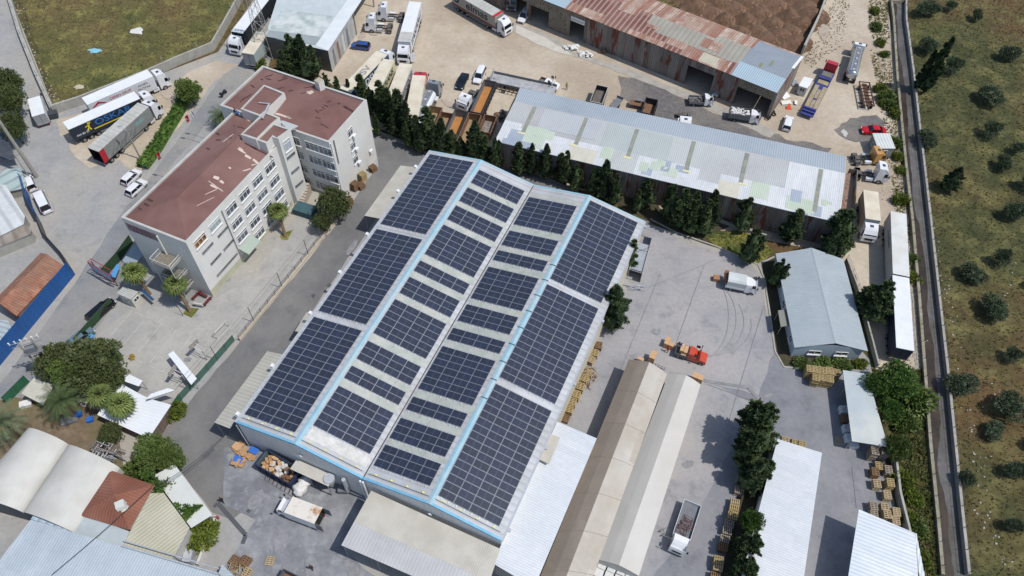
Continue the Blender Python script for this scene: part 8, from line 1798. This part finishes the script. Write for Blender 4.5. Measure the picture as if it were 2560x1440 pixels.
# poles and pylons
def lattice(base, hs, w0, w1, label):
    b = G(*base, 0); t = thing('lattice_pylon', label, 'pylon', b); mb = MB(); N_ = 7; m = mat('galvanised lattice', '#a9a9a3', '#97978f', 2, .6)
    def c_(i, k): w_ = (w0+(w1-w0)*i/N_)/2; sx, sy = ((-1, -1), (1, -1), (1, 1), (-1, 1))[k % 4]; return Vector((b.x+sx*w_, b.y+sy*w_, hs*i/N_))
    for k in range(4): l = MB(); [l.tube(c_(i, k), c_(i+1, k), .06, m, 4) for i in range(N_)]; l.build('leg', t)
    for i in range(N_):
        for k in range(4): mb.tube(c_(i, k), c_(i+1, k+1), .03, m, 3, cap=False); mb.tube(c_(i, k+1), c_(i+1, k), .03, m, 3, cap=False); mb.tube(c_(i+1, k), c_(i+1, k+1), .03, m, 3, cap=False)
    mb.build('bracing', t)
    for z, l in ((hs*.98, 2.0), (hs*.82, 2.6)):
        o = MB().tube((b.x-l, b.y, z), (b.x+l, b.y, z), .07, m, 4).build('cross_arm', t); ins = MB()
        for x_ in (-l, -l/2, l/2, l): ins.tube((b.x+x_, b.y, z), (b.x+x_, b.y, z+.4), .08, mat('insulator', '#c9c9cc'), 6)
        ins.build('insulator', t)
lattice((668, 138), 17, 3.0, 1.0, 'tall lattice pylon beside the dark conifers at the top left')
def pole(name, label, base, h, r, m, arms=(), cat='pole'):
    b = G(*base, 0); t = thing(name, label, cat, b); MB().tube(b, up(b, h), r, m, 8, r2=r*.65).build('shaft', t)
    for z, l, a_ in arms: v = Vector((math.cos(a_), math.sin(a_), 0))*l; MB().tube(up(b, z)-v, up(b, z)+v, .05, m_post, 4).build('cross_arm', t)
    return t, b
m_cp = mat('concrete pole', '#9f9a90', '#8d887e', 1, .9)
t, b = pole('street_lamp', 'concrete lamp post with one arm between the lorries and the hedge', (352, 398), 7.2, .16, m_cp, ((6.6, .6, .4),)); MB().tube(up(b, 7.1), (b.x-1.0, b.y+.5, 7.4), .05, m_alu, 5).build('lamp_arm', t); MB().box((b.x-1.2, b.y+.6, 7.4), (.7, .3, .15), m_alu).build('lamp_head', t)
t, b = pole('concrete_pylon', 'massive concrete pylon leaning out of the left edge above the white van', (92, 442), 17, .34, m_cp, ((12, 1.2, 1.0),), 'pylon')
t, b = pole('utility_pole', 'thin utility pole beside the massive concrete pylon', (82, 455), 7, .12, m_cp, ((6.5, .8, .3),)); t, b = pole('utility_pole', 'slim steel pole at the top of the field wall beside the lorry', (612, 30), 8, .12, m_cp, ())
tp_ = thing('transformer_pole', 'twin transformer pole with insulators in front of the biggest tree at lower left', 'transformer', G(135, 935, 0)); b = G(135, 935, 0); v = Vector((.8, .35, 0))
for s_ in (-1, 1): q = b+v*s_; MB().tube(q, up(q, 9.2), .16, m_cp, 8, r2=.12).build('shaft', tp_)
MB().box((b.x, b.y, 6.6), (2.4, 1.2, .12), m_gry, rz=.4).build('platform', tp_); MB().box((b.x, b.y, 7.2), (1.3, .8, 1.0), mat('transformer grey', '#6f7276'), rz=.4).build('transformer_tank', tp_)
for z in (8.4, 9.2): MB().tube(up(b-v*2.2, z), up(b+v*2.2, z), .07, m_gry, 4).build('cross_arm', tp_)
for k in range(6): q = b+v*(-2.1+k*.85); MB().tube(up(q, 9.2), up(q, 9.7), .1, m_white, 8).build('insulator', tp_)
t, b = pole('lamp_post', 'slim floodlight pole at the front left corner of the lane fence', (458, 790), 3, .05, m_post)
def cable(a, b, za, zb, label, sag=.8, r=.035):
    A_, B_ = G(*a, za), G(*b, zb); mb = MB(); P_ = [A_.lerp(B_, i/14)-Vector((0, 0, sag*4*(i/14)*(1-i/14))) for i in range(15)]
    for p, q in zip(P_[:-1], P_[1:]): mb.tube(p, q, r, m_plastic, 4, cap=False)
    mb.build('overhead_cable', label=label, cat='cable', group='overhead cables', origin=A_)
cable((386, 1218), (556, 1092), 5, 6.5, 'thin overhead cable from the tiled house to the warehouse corner, upper one'); cable((392, 1222), (556, 1096), 5, 6.3, 'thin overhead cable from the tiled house to the warehouse corner, lower one')
cable((384, 1212), (128, 1438), 6, 5.2, 'thick black cable over the tiled roof and the factory roof', .3, .045)
# fenced compound behind the warehouse back corner
cp = thing('fenced_cage', 'wire cage store with grey screen beside the warehouse back corner', 'cage', G(1595, 700, 0)); Q = [G(1600, 590, 0), G(1630, 597, 0), G(1600, 706, 0), G(1568, 696, 0)]
for a, b in ((1, 2),): mb = MB(); mb.face([up(Q[b], 0), up(Q[a], 0), up(Q[a], 2.4), up(Q[b], 2.4)], mat('grey screen', '#7d8188', '#70747b', 1, .7)); mb.build('screen', cp)
for q in Q: MB().tube(q, up(q, 2.5), .06, m_alu, 5).build('post', cp)
mb = MB()
for i in range(4): mb.tube(up(Q[i], 2.5), up(Q[(i+1) % 4], 2.5), .05, m_alu, 4)
mb.tube(up(Q[0].lerp(Q[3], .5), 2.5), up(Q[1].lerp(Q[2], .5), 2.5), .05, m_alu, 4); mb.build('rail', cp)
MB().slab(ccw([up(Q[0].lerp(Q[3], .35), 2.2), up(Q[1].lerp(Q[2], .35), 2.2), up(Q[1].lerp(Q[2], .95), 2.2), up(Q[0].lerp(Q[3], .95), 2.2)]), .05, mat('grey mesh roof', '#9aa0a8', '#8b9199', 1, .6)).build('roof', cp)
p = G(1588, 722, 0); rr = random.Random(6); mb = MB()
for k in range(14): a_ = R(-10)+rr.uniform(-.25, .25); q = Vector((p.x+rr.uniform(-1, .8), p.y+rr.uniform(-.5, .6), .1+k*.03)); v = Vector((math.cos(a_), math.sin(a_), 0))*rr.uniform(.6, 1.3); mb.tube(q-v, q+v, .08, m_alu, 4)
mb.build('aluminium_offcuts', label='pile of aluminium offcuts below the wire cage store', cat='scrap', origin=up(p, 0))
p = G(1634, 908, 0); t = thing('steel_rack', 'short steel rack at the mouth of the brown tent', 'rack', G(1647, 915, 0), R(-25)); mb = MB()
for k in range(5): mb.tube((-1+k*.5, -.3, 0), (-1+k*.5, -.3, .7), .03, m_post, 4)
for z in (.2, .7): mb.tube((-1, -.3, z), (1, -.3, z), .03, m_post, 4)
mb.build('bars', t, world=False)
t = thing('hand_truck', 'hand truck by the white flatbed truck', 'trolley', G(1657, 1333, 0), .3); mb = MB()
for y in (-.3, .3): mb.tube((-.5, y, .15), (.6, y, .9), .03, m_gry, 4)
mb.tube((.6, -.3, .9), (.6, .3, .9), .03, m_gry, 4); mb.tube((0, -.3, .45), (0, .3, .45), .03, m_gry, 4); mb.build('frame', t, world=False)
for y in (-.3, .3): MB().tube((-.4, y-.03, .15), (-.4, y+.03, .15), .15, m_tyre_r, 10).build('wheel', t, world=False)
# ---------------------------------------------------------------- people
m_skin = mat('skin', '#b07f62'); m_hair = mat('dark hair', '#1d1814')
def person(px, rz, shirt, trou, label, z=0.0, pose_='walk', arm=.3, hair=None, vest=None):
    b = G(*px, z); s = .5 if pose_ == 'walk' else .16; bend = 0.0 if pose_ != 'bend' else .55
    V = []; E = []; Rr = []
    def v(x, y, zz, r): V.append((x, y, zz)); Rr.append(r); return len(V)-1
    def e(a, b_): E.append((a, b_)); return b_
    pel = v(0, 0, .95, .14); sx = math.sin(bend); cz = math.cos(bend)
    if pose_ == 'crouch': pel_z = .5; V[0] = (0, 0, .45)
    z0 = V[0][2]
    wa = e(pel, v(.12*sx, 0, z0+.17*cz, .13)); chs = e(wa, v(.42*sx, 0, z0+.40*cz, .155)); nk = e(chs, v(.56*sx, 0, z0+.56*cz, .06)); hd_ = e(nk, v(.62*sx+.02, 0, z0+.66*cz, .09)); tp2 = e(hd_, v(.66*sx+.02, 0, z0+.77*cz, .085)); e(hd_, v(.62*sx+.13, 0, z0+.67*cz, .018))
    for sd_ in (-1, 1):
        sh = e(chs, v(.48*sx, sd_*.19, z0+.48*cz, .065)); ax_ = arm if sd_ > 0 else -arm*.6
        if pose_ == 'bend': ax_ = .35
        el = e(sh, v(.48*sx+ax_*.4, sd_*.25, z0+.22*cz, .045)); wr = e(el, v(.48*sx+ax_*1.0, sd_*.24, z0+.02*cz, .03)); hn = e(wr, v(.48*sx+ax_*1.15, sd_*.235, z0-.05, .032))
        for f in range(4): f1 = e(hn, v(.48*sx+ax_*1.15+.03, sd_*.235+(-.03+.02*f), z0-.10, .009)); e(f1, v(.48*sx+ax_*1.15+.04+.003*f, sd_*.235+(-.03+.02*f), z0-.135-.004*(f % 3), .008))
        th_ = e(hn, v(.48*sx+ax_*1.15+.05, sd_*.20, z0-.06, .010))
        hp = e(pel, v(0, sd_*.09, z0-.03, .1)); st_ = sd_*s*.45
        if pose_ == 'crouch': kn = e(hp, v(.38, sd_*.14, .48, .065)); an = e(kn, v(.12, sd_*.13, .09, .045)); e(an, v(.3, sd_*.13, .045, .04))
        else: kn = e(hp, v(st_*.55+.05, sd_*.1, .5, .065)); an = e(kn, v(st_, sd_*.1, .09, .045)); e(an, v(st_+.18, sd_*.11, .045, .04))
    me = bpy.data.meshes.new('person'); me.from_pydata(V, E, []); o = bpy.data.objects.new('person', me); C.objects.link(o)
    sk = o.modifiers.new('s', 'SKIN'); sv = me.skin_vertices[0].data
    for i, r in enumerate(Rr): sv[i].radius = (r, r*.95 if i not in (1, 2) else r*1.05)
    sv[0].use_root = True; sb = o.modifiers.new('b', 'SUBSURF'); sb.levels = 1; sb.render_levels = 1
    bpy.context.view_layer.update(); m2 = bpy.data.meshes.new_from_object(o.evaluated_get(bpy.context.evaluated_depsgraph_get())); bpy.data.objects.remove(o)
    ms = [m_skin, mat('shirt '+shirt, shirt, rough=.9), mat('trousers '+trou, trou, rough=.9), mat('shoes', '#1a1a1a'), mat('shirt '+(vest or shirt), vest or shirt, rough=.9)]
    m2.materials.clear(); [m2.materials.append(x) for x in ms]
    for p in m2.polygons:
        c = p.center; k = 1
        if c.z < .1 and pose_ != 'crouch': k = 3
        elif c.z < z0+.02 and abs(c.y) < .19: k = 2
        hx = .56*sx; 
        if c.z > z0+.58*cz and abs(c.y) < .12: k = 0
        if abs(c.y) > .2 and c.z < z0+.16: k = 0
        if pose_ == 'crouch' and c.z < .09: k = 3
        p.material_index = k; p.use_smooth = True
    o = bpy.data.objects.new('person', m2); C.objects.link(o); o.location = b; o.rotation_euler = (0, 0, rz); tag(o, label, 'person')
    h = MB(); h.blob((.66*sx+.0, 0, z0+.77*cz), (.1, .09, .085), hair or m_hair, seed=1, sub=2, amp=.1); hh = h.build('hair', world=False); hh.parent = o
    return o
person((1416, 224), R(-80), '#8a9a3a', '#3a3d2a', 'person in a yellow green top standing in the dirt yard near the white pickup', pose_='stand')
person((558, 1256), R(-60), '#2a2326', '#22242c', 'person in dark clothes walking past the drain channel')
person((781, 1424), R(-70), '#3a2a2e', '#2a2c36', 'person in dark clothes walking across the bottom of the yard')
person((1667, 880), R(60), '#c93a26', '#23252b', 'person in a red top pushing the stacked cartons', arm=.5)
person((1690, 868), R(-20), '#1c2430', '#20242e', 'person in dark clothes at the tail of the orange truck', z=.0, pose_='bend')
q = G(1706, 874, .86); person((1706, 874), R(160), '#a9a6c0', '#20222a', 'person in a pale lilac top standing on the orange truck bed', z=.86, pose_='bend')
q = G(590, 282, zP-.2); person((589, 284), R(-10), '#2f3038', '#23252c', 'person in dark clothes crouching on the red brown roof, left', z=zP-.25, pose_='crouch'); person((597, 290), R(150), '#2f6fb8', '#23304a', 'person in a blue jacket crouching on the red brown roof, right', z=zP-.25, pose_='crouch')
person((1212, 100), R(0), '#2a3038', '#2a2c30', 'person by the chassis behind the lettered lorry, top centre', pose_='stand') if False else None
